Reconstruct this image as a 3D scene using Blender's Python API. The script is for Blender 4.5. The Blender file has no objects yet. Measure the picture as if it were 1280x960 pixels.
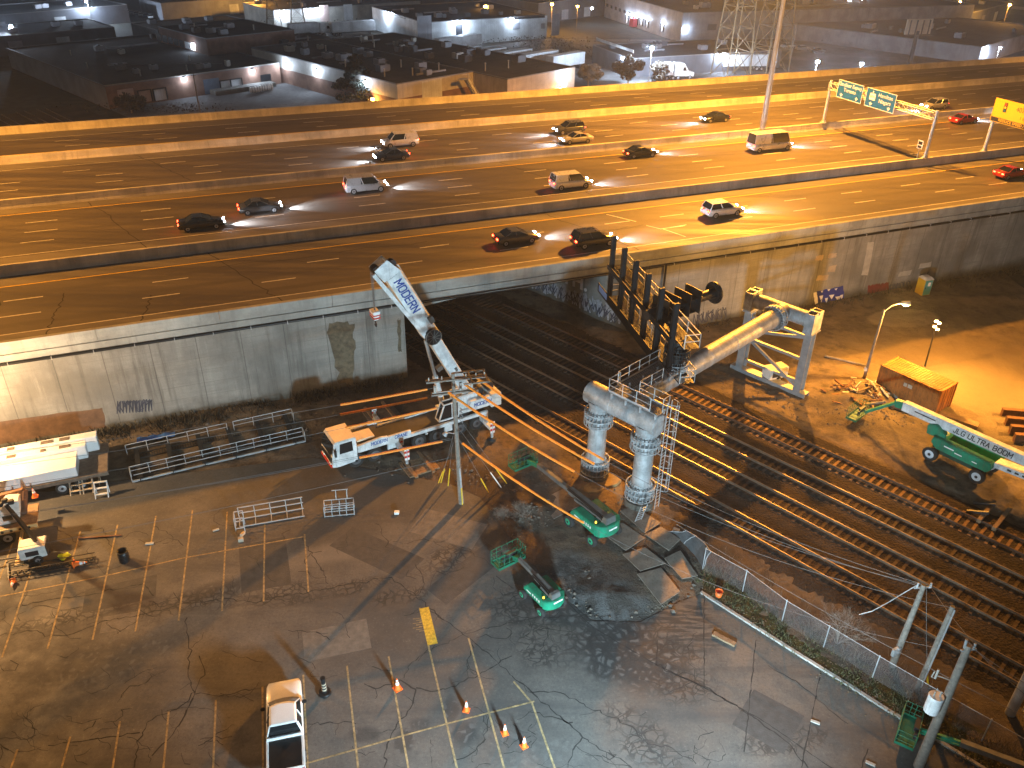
import bpy, bmesh, math, random
from mathutils import Vector, Matrix, noise
random.seed(11)
S = bpy.context.scene
COL = S.collection
R = math.radians
PI = math.pi

# ------------------------------------------------------------------ camera
CAM_Z = 40.0
PITCH, ROLL = R(30.9), R(-0.9)
F_PX = 1036.0
_cp, _sp = math.cos(PITCH), math.sin(PITCH)
_fw = Vector((0, _cp, -_sp)); _rt = Vector((1, 0, 0)); _dn = Vector((0, -_sp, -_cp))
_c, _s = math.cos(ROLL), math.sin(ROLL)
RIGHT = _c * _rt + _s * _dn
DOWN = -_s * _rt + _c * _dn
cam_d = bpy.data.cameras.new('camera')
cam_d.sensor_width = 36.0
cam_d.lens = 36.0 * F_PX / 1280.0
cam_d.clip_start = 0.5
cam_d.clip_end = 6000
cam = bpy.data.objects.new('camera', cam_d)
COL.objects.link(cam)
m3 = Matrix((RIGHT, -DOWN, -_fw)).transposed()
cam.matrix_world = Matrix.Translation((0, 0, CAM_Z)) @ m3.to_4x4()
S.camera = cam
S.render.resolution_x = 1024
S.render.resolution_y = 768

# ------------------------------------------------------------------ night sky, exposure
W = bpy.data.worlds.new('World')
S.world = W
W.use_nodes = True
nt = W.node_tree
bg = nt.nodes['Background']
sky = nt.nodes.new('ShaderNodeTexSky')
sky.sky_type = 'NISHITA'
sky.sun_disc = False
sky.sun_elevation = R(-1.5)
sky.sun_rotation = R(200)
sky.air_density = 1.0
sky.dust_density = 2.0
nt.links.new(sky.outputs['Color'], bg.inputs['Color'])
bg.inputs['Strength'].default_value = 0.31
S.view_settings.view_transform = 'Standard'
S.view_settings.look = 'None'
S.view_settings.exposure = 0.0
S.view_settings.gamma = 1.0
S.view_settings.use_curve_mapping = False
# faint moonlike overhead sky glow of the city (the night's "sun")
sl = bpy.data.lights.new('night_glow', 'SUN')
sl.energy = 0.035
sl.angle = R(60)
sl.color = (0.75, 0.85, 1.0)
so = bpy.data.objects.new('night_glow', sl)
so.rotation_euler = (R(18), R(-10), 0)
COL.objects.link(so)

SODIUM = (1.0, 0.385, 0.04)
AMBER = (1.0, 0.45, 0.075)
COOL = (0.62, 0.87, 1.0)
LED = (0.66, 0.80, 1.0)


def lamp(name, loc, watts, color, radius=0.25, parent=None, spot=None, target=None, blend=0.5):
    d = bpy.data.lights.new(name, 'SPOT' if spot else 'POINT')
    d.energy = watts
    d.color = color
    d.shadow_soft_size = radius
    if spot:
        d.spot_size = R(spot); d.spot_blend = blend
    o = bpy.data.objects.new(name, d)
    COL.objects.link(o)
    o.location = loc
    if target is not None:
        o.rotation_euler = (Vector(target) - Vector(loc)).to_track_quat('-Z', 'Y').to_euler()
    if parent:
        o.parent = parent
    return o


# ------------------------------------------------------------------ survey frames
def at(px, py, z=0.0):
    """world point at height z seen at photo pixel (1280 wide)"""
    d = RIGHT * ((px - 640) / F_PX) + DOWN * ((py - 480) / F_PX) + _fw
    t = (z - CAM_Z) / d.z
    return Vector((d.x * t, d.y * t, z))


TH = R(21.9)
HC, HS = math.cos(TH), math.sin(TH)


def hw(s, t, z=0.0):           # highway frame: s along the road, t across it
    return Vector((s * HC - t * HS, s * HS + t * HC, z))


Q = math.sqrt(0.5)


def un(u, n, z=0.0):           # railway frame: u along the rails (towards lower right), n across
    return Vector(((u + n) * Q, (n - u) * Q, z))


# ------------------------------------------------------------------ materials
MATS = {}


def mat(name, col, rough=0.7, metal=0.0, var=0.2, scale=1.5, bump=0.0, emit=None, es=0.0, spec=0.5, bscale=None, coat=0.0):
    if name in MATS:
        return MATS[name]
    m = bpy.data.materials.new(name)
    m.use_nodes = True
    n = m.node_tree.nodes; L = m.node_tree.links
    b = n['Principled BSDF']
    b.inputs['Roughness'].default_value = rough
    b.inputs['Metallic'].default_value = metal
    b.inputs['Specular IOR Level'].default_value = spec
    b.inputs['Coat Weight'].default_value = coat
    tc = n.new('ShaderNodeTexCoord')
    nz = n.new('ShaderNodeTexNoise')
    nz.inputs['Scale'].default_value = scale
    nz.inputs['Detail'].default_value = 6
    nz.inputs['Roughness'].default_value = 0.65
    L.new(tc.outputs['Object'], nz.inputs['Vector'])
    cr = n.new('ShaderNodeValToRGB')
    cr.color_ramp.elements[0].position = 0.3
    cr.color_ramp.elements[1].position = 0.7
    lo = [max(0, c * (1 - var)) for c in col]; hi = [min(1, c * (1 + var)) for c in col]
    cr.color_ramp.elements[0].color = (*lo, 1)
    cr.color_ramp.elements[1].color = (*hi, 1)
    L.new(nz.outputs['Fac'], cr.inputs['Fac'])
    L.new(cr.outputs['Color'], b.inputs['Base Color'])
    if rough < 0.9:
        mr = n.new('ShaderNodeMapRange')
        mr.inputs['To Min'].default_value = max(0.02, rough - 0.12)
        mr.inputs['To Max'].default_value = min(1, rough + 0.15)
        L.new(nz.outputs['Fac'], mr.inputs['Value'])
        L.new(mr.outputs['Result'], b.inputs['Roughness'])
    if bump:
        n2 = n.new('ShaderNodeTexNoise')
        n2.inputs['Scale'].default_value = bscale or scale * 6
        n2.inputs['Detail'].default_value = 8
        L.new(tc.outputs['Object'], n2.inputs['Vector'])
        bp = n.new('ShaderNodeBump')
        bp.inputs['Strength'].default_value = bump
        bp.inputs['Distance'].default_value = 0.1
        L.new(n2.outputs['Fac'], bp.inputs['Height'])
        L.new(bp.outputs['Normal'], b.inputs['Normal'])
    if emit:
        b.inputs['Emission Color'].default_value = (*emit, 1)
        b.inputs['Emission Strength'].default_value = es
    MATS[name] = m
    return m


class NT:
    """tiny helper for node graphs"""
    def __init__(self, name, rough=0.85, spec=0.4):
        self.m = bpy.data.materials.new(name); self.m.use_nodes = True
        self.n = self.m.node_tree.nodes; self.L = self.m.node_tree.links
        self.b = self.n['Principled BSDF']
        self.b.inputs['Roughness'].default_value = rough
        self.b.inputs['Specular IOR Level'].default_value = spec
        self.tc = self.n.new('ShaderNodeTexCoord').outputs['Object']
        MATS[name] = self.m

    def map(self, scale=(1, 1, 1), rot=(0, 0, 0), loc=(0, 0, 0)):
        k = self.n.new('ShaderNodeMapping')
        k.inputs['Scale'].default_value = scale; k.inputs['Rotation'].default_value = rot; k.inputs['Location'].default_value = loc
        self.L.new(self.tc, k.inputs['Vector'])
        return k.outputs['Vector']

    def noise(self, scale, detail=6, vec=None, rough=0.6, dist=0.0):
        k = self.n.new('ShaderNodeTexNoise')
        k.inputs['Scale'].default_value = scale; k.inputs['Detail'].default_value = detail; k.inputs['Roughness'].default_value = rough
        k.inputs['Distortion'].default_value = dist
        self.L.new(vec or self.tc, k.inputs['Vector'])
        return k.outputs['Fac']

    def voro(self, scale, feature='DISTANCE_TO_EDGE', vec=None):
        k = self.n.new('ShaderNodeTexVoronoi'); k.feature = feature
        k.inputs['Scale'].default_value = scale
        self.L.new(vec or self.tc, k.inputs['Vector'])
        return k.outputs['Distance'] if feature != 'F1C' else k.outputs['Color']

    def rng(self, v, a, b, c=0.0, d=1.0, smooth=True):
        k = self.n.new('ShaderNodeMapRange')
        k.interpolation_type = 'SMOOTHSTEP' if smooth else 'LINEAR'
        for i, x in zip(('From Min', 'From Max', 'To Min', 'To Max'), (a, b, c, d)):
            k.inputs[i].default_value = x
        self.L.new(v, k.inputs['Value'])
        return k.outputs['Result']

    def math(self, op, a, b=None):
        k = self.n.new('ShaderNodeMath'); k.operation = op
        for i, x in enumerate((a, b)):
            if x is None: continue
            if isinstance(x, (int, float)): k.inputs[i].default_value = x
            else: self.L.new(x, k.inputs[i])
        return k.outputs[0]

    def mix(self, fac, a, b, mode='MIX'):
        k = self.n.new('ShaderNodeMix'); k.data_type = 'RGBA'; k.blend_type = mode
        for sock, x in ((k.inputs[0], fac), (k.inputs[6], a), (k.inputs[7], b)):
            if isinstance(x, (int, float)): sock.default_value = x
            elif isinstance(x, tuple): sock.default_value = (*x, 1)
            else: self.L.new(x, sock)
        return k.outputs[2]

    def spot(self, cx, cy, r0, r1, sx=1.0, sy=1.0, rz=0.0, wob=None):
        """1 inside an ellipse in world x, y, falling to 0"""
        k = self.n.new('ShaderNodeMapping'); k.vector_type = 'TEXTURE'
        k.inputs['Location'].default_value = (cx, cy, 0); k.inputs['Rotation'].default_value = (0, 0, rz); k.inputs['Scale'].default_value = (sx, sy, 1)
        self.L.new(self.tc, k.inputs['Vector'])
        l = self.n.new('ShaderNodeVectorMath'); l.operation = 'LENGTH'
        self.L.new(k.outputs['Vector'], l.inputs[0])
        v = l.outputs['Value']
        if wob is not None:
            v = self.math('ADD', v, wob)
        return self.rng(v, r0, r1, 1.0, 0.0)

    def bump(self, h, strength=0.4, dist=0.1):
        k = self.n.new('ShaderNodeBump')
        k.inputs['Strength'].default_value = strength; k.inputs['Distance'].default_value = dist
        self.L.new(h, k.inputs['Height']); self.L.new(k.outputs['Normal'], self.b.inputs['Normal'])

    def color(self, c): self.L.new(c, self.b.inputs['Base Color'])
    def rough(self, c): self.L.new(c, self.b.inputs['Roughness'])


# ------------------------------------------------------------------ mesh builder
class MB:
    def __init__(self, M=None):
        self.v = []; self.f = []; self.sm = []; self.M = M

    def _add(self, vs, fs, smooth=False):
        o = len(self.v)
        for p in vs:
            p = Vector(p)
            self.v.append(self.M @ p if self.M else p)
        for f in fs:
            self.f.append([i + o for i in f]); self.sm.append(smooth)
        return self

    def hexa(self, p):      # 4 bottom ccw + 4 top ccw
        return self._add(p, [(3, 2, 1, 0), (4, 5, 6, 7), (0, 1, 5, 4), (1, 2, 6, 5), (2, 3, 7, 6), (3, 0, 4, 7)])

    def box(self, c, s, rz=0.0, top=1.0, topy=None):
        cx, cy, cz = c; a, b, h = s[0] / 2, s[1] / 2, s[2] / 2
        topy = top if topy is None else topy
        ca, sa = math.cos(rz), math.sin(rz)
        pts = []
        for z, kx, ky in ((-h, 1, 1), (h, top, topy)):
            for x, y in ((-a, -b), (a, -b), (a, b), (-a, b)):
                x *= kx; y *= ky
                pts.append((cx + x * ca - y * sa, cy + x * sa + y * ca, cz + z))
        return self.hexa(pts)

    def bb(self, x0, x1, y0, y1, z0, z1):
        return self.box(((x0 + x1) / 2, (y0 + y1) / 2, (z0 + z1) / 2), (abs(x1 - x0), abs(y1 - y0), abs(z1 - z0)))

    def bar(self, p0, p1, w, h=None, up=(0, 0, 1)):
        h = h or w
        p0 = Vector(p0); p1 = Vector(p1); d = (p1 - p0)
        if d.length < 1e-6: return self
        d.normalize(); up = Vector(up)
        if abs(d.dot(up)) > 0.98: up = Vector((1, 0, 0)) if abs(d.x) < 0.9 else Vector((0, 1, 0))
        sd = d.cross(up).normalized() * (w / 2); u = sd.cross(d).normalized() * (h / 2)
        return self.hexa([p0 - sd - u, p0 + sd - u, p1 + sd - u, p1 - sd - u, p0 - sd + u, p0 + sd + u, p1 + sd + u, p1 - sd + u])

    def tube(self, p0, p1, r0, r1=None, n=10, cap=True):
        r1 = r0 if r1 is None else r1
        p0 = Vector(p0); p1 = Vector(p1); d = (p1 - p0)
        if d.length < 1e-6: return self
        d.normalize()
        a = Vector((0, 0, 1)) if abs(d.z) < 0.95 else Vector((1, 0, 0))
        x = d.cross(a).normalized(); y = d.cross(x)
        vs = []
        for p, r in ((p0, r0), (p1, r1)):
            for i in range(n):
                t = 2 * PI * i / n
                vs.append(p + x * (r * math.cos(t)) + y * (r * math.sin(t)))
        fs = [(i, i + n, (i + 1) % n + n, (i + 1) % n) for i in range(n)]
        self._add(vs, fs, n > 5)
        if cap:
            self._add(vs[:n], [tuple(range(n))]); self._add(vs[n:], [tuple(reversed(range(n)))])
        return self

    def path(self, pts, r, n=6):
        for a, b in zip(pts[:-1], pts[1:]):
            self.tube(a, b, r, r, n)
        return self

    def ring(self, c, axis, Rr, r, n=20, k=6):
        c = Vector(c); d = Vector(axis).normalized()
        a = Vector((0, 0, 1)) if abs(d.z) < 0.95 else Vector((1, 0, 0))
        x = d.cross(a).normalized(); y = d.cross(x)
        vs = []
        for i in range(n):
            t = 2 * PI * i / n; e = x * math.cos(t) + y * math.sin(t)
            for j in range(k):
                q = 2 * PI * j / k
                vs.append(c + e * (Rr + r * math.cos(q)) + d * (r * math.sin(q)))
        fs = [(i * k + j, ((i + 1) % n) * k + j, ((i + 1) % n) * k + (j + 1) % k, i * k + (j + 1) % k) for i in range(n) for j in range(k)]
        return self._add(vs, fs, True)

    def prism(self, poly, z0, z1):
        n = len(poly)
        area = sum(poly[i][0] * poly[(i + 1) % n][1] - poly[(i + 1) % n][0] * poly[i][1] for i in range(n))
        if area < 0: poly = list(reversed(poly))
        vs = [(p[0], p[1], z0) for p in poly] + [(p[0], p[1], z1) for p in poly]
        fs = [tuple(reversed(range(n))), tuple(range(n, 2 * n))] + [(i, (i + 1) % n, (i + 1) % n + n, i + n) for i in range(n)]
        return self._add(vs, fs)

    def extr(self, prof, y0, y1):
        """profile in x,z extruded along y"""
        n = len(prof)
        area = sum(prof[i][0] * prof[(i + 1) % n][1] - prof[(i + 1) % n][0] * prof[i][1] for i in range(n))
        if area < 0: prof = list(reversed(prof))
        vs = [(p[0], y0, p[1]) for p in prof] + [(p[0], y1, p[1]) for p in prof]
        fs = [tuple(range(n)), tuple(reversed(range(n, 2 * n)))] + [(i, i + n, (i + 1) % n + n, (i + 1) % n) for i in range(n)]
        return self._add(vs, fs)

    def loft(self, rings, smooth=False, cap=True):
        n = len(rings[0]); vs = [p for r in rings for p in r]
        fs = []
        for k in range(len(rings) - 1):
            for i in range(n):
                fs.append((k * n + i, k * n + (i + 1) % n, (k + 1) * n + (i + 1) % n, (k + 1) * n + i))
        self._add(vs, fs, smooth)
        if cap:
            self._add(rings[0], [tuple(reversed(range(n)))]); self._add(rings[-1], [tuple(range(n))])
        return self

    def sheet(self, poly, z=None):
        n = len(poly)
        p3 = [Vector((p[0], p[1], z if z is not None else p[2])) for p in poly]
        nrm = Vector((0, 0, 0))
        for i in range(n): nrm += p3[i].cross(p3[(i + 1) % n])
        if nrm.z < 0: p3.reverse()
        return self._add(p3, [tuple(range(n))])

    def face(self, *p):
        return self._add(p, [tuple(range(len(p)))])

    def ribbon(self, pts, w, z):
        for a, b in zip(pts[:-1], pts[1:]):
            a = Vector((a[0], a[1], 0)); b = Vector((b[0], b[1], 0)); d = b - a
            if d.length < 1e-5: continue
            sd = Vector((-d.y, d.x, 0)).normalized() * (w / 2)
            zz = Vector((0, 0, z))
            self._add([a - sd + zz, b - sd + zz, b + sd + zz, a + sd + zz], [(0, 1, 2, 3)])
        return self

    def build(self, name, m, parent=None, bevel=0.0, seg=2, loc=None):
        me = bpy.data.meshes.new(name)
        me.from_pydata([tuple(v) for v in self.v], [], self.f)
        me.polygons.foreach_set('use_smooth', self.sm)
        me.materials.append(m if not isinstance(m, str) else MATS[m])
        if bevel:
            bm = bmesh.new(); bm.from_mesh(me)
            bmesh.ops.remove_doubles(bm, verts=bm.verts, dist=1e-5)
            bmesh.ops.bevel(bm, geom=[e for e in bm.edges if e.is_manifold and e.calc_face_angle(0) > 0.5], offset=bevel, segments=seg, affect='EDGES', clamp_overlap=True)
            bm.to_mesh(me); bm.free()
        me.update()
        o = bpy.data.objects.new(name, me)
        COL.objects.link(o)
        if parent: o.parent = parent
        if loc: o.location = loc
        return o


def tag(o, label=None, cat=None, group=None, kind=None):
    if label: o['label'] = label
    if cat: o['category'] = cat
    if group: o['group'] = group
    if kind: o['kind'] = kind
    return o


def thing(name, label, cat, loc=(0, 0, 0), rz=0.0, group=None):
    o = bpy.data.objects.new(name, None)
    o.empty_display_size = 0.3
    COL.objects.link(o)
    o.location = loc; o.rotation_euler = (0, 0, rz)
    return tag(o, label, cat, group)


KIDS = {}


def dup(root, loc, rz=None, label=None, group=None):
    kids = [o for o in COL.objects if o.parent == root]
    r = root.copy(); COL.objects.link(r); r.location = loc
    if rz is not None: r.rotation_euler = (0, 0, rz)
    if label: r['label'] = label
    if group: r['group'] = group
    for ch in kids:
        c = ch.copy(); COL.objects.link(c); c.parent = r
        for g in [o for o in COL.objects if o.parent == ch]:
            d = g.copy(); COL.objects.link(d); d.parent = c
    return r


def text(name, body, size, loc, right, up, m, parent=None, ext=0.006, space=1.0, shear=0.0, align='CENTER', bold=0.0):
    c = bpy.data.curves.new(name, 'FONT')
    c.body = body; c.size = size; c.extrude = ext; c.align_x = align; c.align_y = 'CENTER'
    c.space_character = space; c.shear = shear; c.offset = bold
    c.materials.append(MATS[m] if isinstance(m, str) else m)
    tmp = bpy.data.objects.new(name + '_curve', c)
    COL.objects.link(tmp)
    dg = bpy.context.evaluated_depsgraph_get(); dg.update()
    me = bpy.data.meshes.new_from_object(tmp.evaluated_get(dg))
    bpy.data.objects.remove(tmp); bpy.data.curves.remove(c)
    me.name = name
    o = bpy.data.objects.new(name, me)
    COL.objects.link(o)
    r = Vector(right).normalized(); u = Vector(up); u = (u - r * u.dot(r)).normalized(); nrm = r.cross(u)
    M = Matrix((r, u, nrm)).transposed().to_4x4(); M.translation = Vector(loc)
    if parent: o.parent = parent
    o.matrix_local = M
    return o


STROKES = {'M': [[(0, 0), (0, 1), (.35, .35), (.7, 1), (.7, 0)]], 'O': [[(.15, 0), (0, .2), (0, .8), (.15, 1), (.5, 1), (.65, .8), (.65, .2), (.5, 0), (.15, 0)]], 'D': [[(0, 0), (0, 1), (.42, 1), (.62, .8), (.62, .2), (.42, 0), (0, 0)]],
           'E': [[(.55, 1), (0, 1), (0, 0), (.55, 0)], [(0, .5), (.48, .5)]], 'R': [[(0, 0), (0, 1), (.42, 1), (.58, .86), (.58, .64), (.42, .5), (0, .5)], [(.3, .5), (.6, 0)]], 'N': [[(0, 0), (0, 1), (.6, 0), (.6, 1)]],
           'C': [[(.6, .82), (.48, 1), (.15, 1), (0, .8), (0, .2), (.15, 0), (.48, 0), (.6, .18)]], 'A': [[(0, 0), (.32, 1), (.64, 0)], [(.12, .33), (.52, .33)]], 'J': [[(.45, 1), (.45, .2), (.32, 0), (.12, 0), (0, .2)]], 'L': [[(0, 1), (0, 0), (.5, 0)]],
           'G': [[(.6, .82), (.48, 1), (.15, 1), (0, .8), (0, .2), (.15, 0), (.48, 0), (.6, .2), (.6, .48), (.35, .48)]], 'U': [[(0, 1), (0, .2), (.15, 0), (.47, 0), (.62, .2), (.62, 1)]], 'T': [[(0, 1), (.6, 1)], [(.3, 1), (.3, 0)]], 'B': [[(0, 0), (0, 1), (.4, 1), (.55, .86), (.55, .64), (.4, .5), (0, .5)], [(.4, .5), (.6, .36), (.6, .14), (.45, 0), (0, 0)]]}


def letters(name, body, size, loc, right, up, m, parent=None, w=.17, slant=.12, gap=.26):
    """heavy painted capitals built from strokes, centred on loc"""
    r = Vector(right).normalized(); u = Vector(up); u = (u - r * u.dot(r)).normalized(); nr = r.cross(u)
    adv = []; x = 0
    for ch in body:
        adv.append(x); x += (.45 if ch == ' ' else max(p[0] for st in STROKES[ch] for p in st) + gap)
    x -= gap; b = MB(); d = 0
    for ch, a in zip(body, adv):
        for st in STROKES.get(ch, []):
            for p, q in zip(st[:-1], st[1:]):
                f = lambda k: Vector(loc) + r * ((a + k[0] - x / 2 + slant * k[1]) * size) + u * ((k[1] - .5) * size) + nr * d
                P, Qq = f(p), f(q); e = (Qq - P).normalized() * (w * size * .38); b.bar(P - e, Qq + e, w * size, .012, nr); d += .00025
    return b.build(name, m if not isinstance(m, str) else MATS[m], parent)


def wheel(parent, x, y, r, w, rim_col='rim_grey', name='wheel', side=1):
    """tyre + rim sub-part, axle along local y; outer face towards side"""
    b = MB()
    prof = [(r * 0.6, -w / 2), (r * 0.93, -w / 2), (r, -w * 0.36), (r, w * 0.36), (r * 0.93, w / 2), (r * 0.6, w / 2)]
    n = 20
    rings = [[(x + pr * math.cos(2 * PI * i / n), y + py, r + pr * math.sin(2 * PI * i / n)) for (pr, py) in prof] for i in range(n)]
    rings.append(rings[0])
    b.loft(rings, True, False)
    t = b.build(name, 'tyre', parent)
    c = MB()
    c.tube((x, y - w * 0.42, r), (x, y + w * 0.42, r), r * 0.61, n=16)
    c.tube((x, y + side * w * 0.42, r), (x, y + side * w * 0.5, r), r * 0.5, r * 0.36, n=14)
    c.build('rim', rim_col, t)
    d = MB(); d.tube((x, y + side * w * 0.5, r), (x, y + side * w * 0.56, r), r * 0.2, n=10)
    d.build('hub', 'dark_metal', t)
    return t


def g_worn(name, col, dirt=(0.09, 0.075, 0.055), amt=0.55, rough=0.42, metal=0.0, edge=(0.3, 0.3, 0.3)):
    k = NT(name, rough)
    k.b.inputs['Metallic'].default_value = metal
    n1 = k.noise(1.3, 6); n2 = k.noise(5.5, 7, rough=0.75); dr = k.noise(1.0, 6, k.map((5, 5, 0.5)), rough=0.7)
    c = k.mix(k.rng(n1, .3, .7), tuple(x * .7 for x in col), tuple(min(.9, x * 1.15) for x in col))
    c = k.mix(k.rng(dr, .5, .68, 0, amt), c, dirt)
    c = k.mix(k.rng(n2, .56, .68, 0, amt * .9), c, dirt)
    c = k.mix(k.rng(n2, .30, .36, amt * .5, 0), c, edge)
    k.color(c); k.rough(k.rng(n2, .3, .7, rough - .1, rough + .35))
    return k.m


# basic palette
mat('tyre', (0.022, 0.021, 0.02), 0.85, var=0.3, scale=6)
mat('rim_grey', (0.42, 0.43, 0.45), 0.45, 0.3)
mat('rim_green', (0.02, 0.32, 0.17), 0.45)
mat('rim_white', (0.6, 0.63, 0.68), 0.5)
mat('dark_metal', (0.035, 0.035, 0.038), 0.5, 0.4)
mat('black_paint', (0.014, 0.014, 0.015), 0.42, 0.2, var=0.3)
mat('galv_light', (0.50, 0.52, 0.54), 0.45, 0.4, var=0.15)
mat('trestle_grey', (0.30, 0.31, 0.325), 0.5, 0.3, var=0.2)
mat('basket_green', (0.006, 0.13, 0.07), 0.5, var=0.3)
mat('rim_dark', (0.10, 0.10, 0.105), 0.6, 0.2)
g_worn('white_paint', (0.72, 0.73, 0.74), (0.3, 0.27, 0.23), .4, .45, 0, (.55, .55, .55))
mat('white_dirty', (0.66, 0.64, 0.60), 0.55, var=0.2, scale=1.6)
g_worn('lift_green', (0.008, 0.24, 0.13), amt=.5)
g_worn('galv', (0.46, 0.48, 0.50), (0.26, 0.22, 0.18), .45, .45, .4, (0.6, 0.62, 0.64))
mat('lift_dark', (0.008, 0.05, 0.03), 0.6, var=0.3)
mat('boom_grey', (0.16, 0.165, 0.16), 0.45, 0.35, var=0.3)
mat('glass', (0.012, 0.014, 0.016), 0.08, 0.0, var=0.1, spec=0.8)
mat('brand_blue', (0.01, 0.05, 0.28), 0.5, var=0.05)
mat('black_letters', (0.012, 0.012, 0.014), 0.5, var=0.05)
mat('white_letters', (0.8, 0.8, 0.78), 0.6, var=0.03)
mat('wood_pole', (0.20, 0.175, 0.15), 0.85, var=0.35, scale=4, bump=0.3)
mat('timber', (0.23, 0.15, 0.085), 0.85, var=0.35, scale=3, bump=0.3)
mat('timber_old', (0.16, 0.12, 0.09), 0.9, var=0.35, scale=3, bump=0.3)
g_worn('steel_plate', (0.22, 0.19, 0.16), (0.13, 0.1, 0.07), .8, .6, .2, (.3, .27, .23))
mat('orange_plastic', (0.85, 0.16, 0.02), 0.5, var=0.1)
mat('white_band', (0.8, 0.8, 0.8), 0.5, var=0.05)
mat('red_paint', (0.55, 0.03, 0.02), 0.5, var=0.15)
mat('yellow_paint', (0.75, 0.5, 0.03), 0.5, var=0.12)
mat('rust_steel', (0.16, 0.075, 0.04), 0.75, 0.3, var=0.4, scale=3, bump=0.15)
mat('wire_black', (0.13, 0.13, 0.13), 0.6)
mat('wire_sleeve', (0.9, 0.27, 0.025), 0.55, var=0.12)
mat('ceramic', (0.35, 0.33, 0.30), 0.35)
# ================================================================== the ground
def inside(p, poly):
    x, y = p; r = False; n = len(poly)
    for i in range(n):
        x1, y1 = poly[i][:2]; x2, y2 = poly[i - 1][:2]
        if (y1 > y) != (y2 > y) and x < (x2 - x1) * (y - y1) / (y2 - y1) + x1:
            r = not r
    return r


def seg_dist(p, poly):
    best = 1e9
    P = Vector(p)
    for i in range(len(poly)):
        a = Vector(poly[i][:2]); b = Vector(poly[i - 1][:2]); d = b - a
        t = max(0, min(1, (P - a).dot(d) / max(1e-9, d.length_squared)))
        best = min(best, (P - a - d * t).length)
    return best


def g_ground():
    k = NT('ground_far', 0.95, 0.2)
    n1 = k.noise(0.03, 5); n2 = k.noise(0.5, 6)
    c = k.mix(k.rng(n1, 0.4, 0.62), (0.035, 0.036, 0.03), (0.075, 0.07, 0.06))
    c = k.mix(k.rng(n2, 0.35, 0.7), c, (0.03, 0.03, 0.026))
    k.color(c); k.bump(k.noise(2.0), 0.4)
    return k.m


def g_dirt():
    k = NT('dirt', 0.95, 0.25)
    w = k.noise(0.35, 4)
    big = k.noise(0.11, 6); mid = k.noise(0.7, 7, rough=0.7); fine = k.noise(7, 6, rough=0.75)
    c = k.mix(k.rng(big, 0.38, 0.62), (0.075, 0.06, 0.047), (0.19, 0.145, 0.10))
    c = k.mix(k.rng(mid, 0.45, 0.66, 0, 0.75), c, (0.05, 0.04, 0.032))
    c = k.mix(k.rng(fine, 0.6, 0.72, 0, 0.6), c, (0.30, 0.26, 0.2))
    wob = k.math('MULTIPLY', k.math('SUBTRACT', w, 0.5), 5.0)
    # paler tan ground around the container, pale slab near the wall
    a = at(1200, 470); c = k.mix(k.math('MULTIPLY', k.spot(a.x, a.y, 5, 13, 1.3, 1, 0.3, wob), 0.8), c, k.mix(fine, (0.2, 0.15, 0.09), (0.3, 0.23, 0.14)))
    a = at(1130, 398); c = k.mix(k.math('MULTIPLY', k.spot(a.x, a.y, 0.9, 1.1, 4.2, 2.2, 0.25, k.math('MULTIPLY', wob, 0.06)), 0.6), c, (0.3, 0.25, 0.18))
    # clay at the column feet, grey slurry where the ground was drilled
    a = at(755, 608); c = k.mix(k.math('MULTIPLY', k.spot(a.x, a.y, 0.8, 3.2, 1.2, 1, 0, wob), 0.7), c, (0.3, 0.22, 0.11))
    a = at(745, 740); c = k.mix(k.math('MULTIPLY', k.spot(a.x, a.y, 0.7, 1.25, 4.8, 2.5, R(-45), k.math('MULTIPLY', wob, 0.12)), 0.8), c, k.mix(k.rng(mid, .45, .6), (0.035, 0.04, 0.042), (0.12, 0.13, 0.135)))
    k.color(c)
    h = k.math('ADD', k.math('MULTIPLY', mid, 1.0), k.math('MULTIPLY', fine, 0.35))
    k.bump(h, 0.9, 0.25)
    return k.m


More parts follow.
